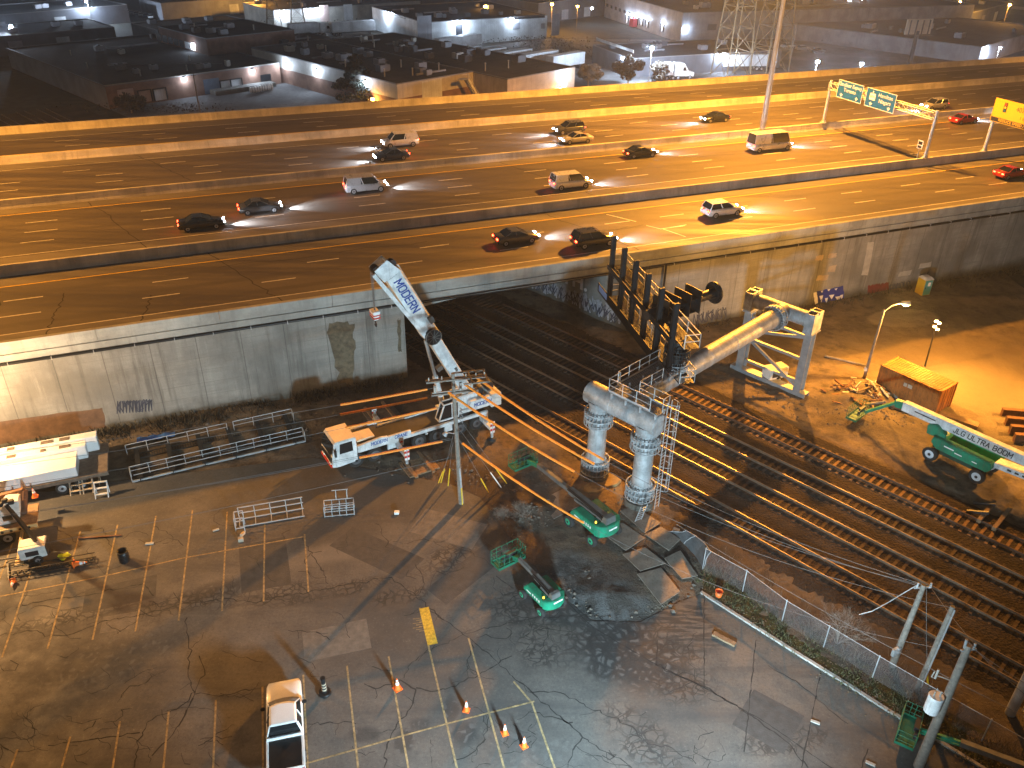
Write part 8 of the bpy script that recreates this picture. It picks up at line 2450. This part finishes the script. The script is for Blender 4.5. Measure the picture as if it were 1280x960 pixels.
def leafy(label, p, h, r, m, seed, n=5200, conifer=False, name='tree'):
    rnd = random.Random(seed); o = thing(name, label, 'tree', (p.x, p.y, 0), 0, 'trees along the far barrier')
    b = MB(); b.tube((0, 0, 0), (0, 0, h * .8), .22, .06, 8)
    cl = []
    for _ in range(16 if not conifer else 30):
        if conifer:
            f = rnd.random() ** .8; z = h * (.15 + .83 * f); rr = r * (1 - f) * 1.0 + .25; a = rnd.uniform(0, 2 * PI); q = rr * rnd.uniform(.35, 1); cl.append((Vector((q * math.cos(a), q * math.sin(a), z)), .35 + .35 * rr, .55))
        else:
            a = rnd.uniform(0, 2 * PI); q = r * rnd.uniform(.1, .85); z = h * rnd.uniform(.35, .9); q *= 1 - .4 * abs(z / h - .55); cl.append((Vector((q * math.cos(a), q * math.sin(a), z)), r * rnd.uniform(.22, .42), .8))
        b.tube((0, 0, cl[-1][0].z * .75), cl[-1][0], .06, .02, 4, False)
    b.build('trunk', 'wood_pole', o)
    b = MB()
    for i in range(n):
        c, rr, fl_ = rnd.choice(cl); d = Vector((rnd.gauss(0, 1), rnd.gauss(0, 1), rnd.gauss(0, fl_))); d = d / max(.3, d.length) * rr * rnd.random() ** .4; d.z *= fl_
        q = c + d; s = rnd.uniform(.13, .3); u = Vector((rnd.gauss(0, 1), rnd.gauss(0, 1), rnd.gauss(0, .6))).normalized() * s; w_ = u.cross(Vector((rnd.gauss(0, 1), rnd.gauss(0, 1), rnd.gauss(0, 1)))).normalized() * s * .8
        b.face(q - u, q + w_, q + u, q - w_)
    b.build('crown', m, o)


leafy('dark spreading conifer in front of the cream warehouse wall', at(447, 129), 10.5, 5.4, 'leaf_dark', 1, 9000, True)
leafy('dark round tree in front of the tan warehouse', at(660, 116), 6.5, 3.6, 'leaf_dark', 2)
leafy('brown bushy tree behind the barrier, right of the tan warehouse', at(785, 106), 6.2, 4.2, 'leaf_brown', 3)
leafy('pale bare-looking bush left of the brown tree', at(735, 110), 5.2, 3.6, 'leaf_pale', 4)
leafy('brown bush between the brown tree and the truck', at(822, 103), 4.6, 3.0, 'leaf_brown', 5, 2600)
leafy('dark bush at the bottom corner of the brick warehouse', at(165, 141), 3.2, 3.4, 'leaf_brown', 6, 2600)
bare_tree('bare tree by the white end of the cream warehouse', at(518, 122), 6.5, .4, 8, 6, deep=4)
bare_tree('bare tree under the stair lamp', at(570, 118), 6, .4, 9, 6, deep=4)
# scrubby undergrowth as one mass
rnd = random.Random(5); b = MB()
for (c, rx, ry, n) in ((at(620, 50), 30, 8, 1300), (at(700, 62), 14, 16, 1100), (at(430, 30), 30, 12, 700), (at(1150, 50), 40, 10, 1200), (at(200, 138), 16, 3, 700), (at(1230, 40), 40, 12, 800)):
    for i in range(n):
        x, y = c.x + rnd.gauss(0, rx * .5), c.y + rnd.gauss(0, ry * .5); q = Vector((x, y, rnd.uniform(-.1, 1.1))); s = rnd.uniform(.1, .3)
        u = Vector((rnd.gauss(0, 1), rnd.gauss(0, 1), rnd.gauss(.4, .6))).normalized() * s; w_ = u.cross(Vector((rnd.gauss(0, 1), rnd.gauss(0, 1), rnd.gauss(0, 1)))).normalized() * s * .6
        b.face(q - u, q + w_, q + u, q - w_)
tag(b.build('undergrowth', 'leaf_brown'), kind='stuff')
# night haze over the whole place
hm = bpy.data.materials.new('haze_air'); hm.use_nodes = True
hn = hm.node_tree.nodes; hn.remove(hn['Principled BSDF'])
pv = hn.new('ShaderNodeVolumePrincipled'); pv.inputs['Color'].default_value = (.72, .85, 1.0, 1); pv.inputs['Density'].default_value = 0.00042; pv.inputs['Anisotropy'].default_value = 0.25
hm.node_tree.links.new(pv.outputs['Volume'], hn['Material Output'].inputs['Volume'])
tag(MB().bb(-700, 900, -60, 900, -1.4, 62).build('haze', hm), kind='stuff')
S.cycles.use_denoising = True
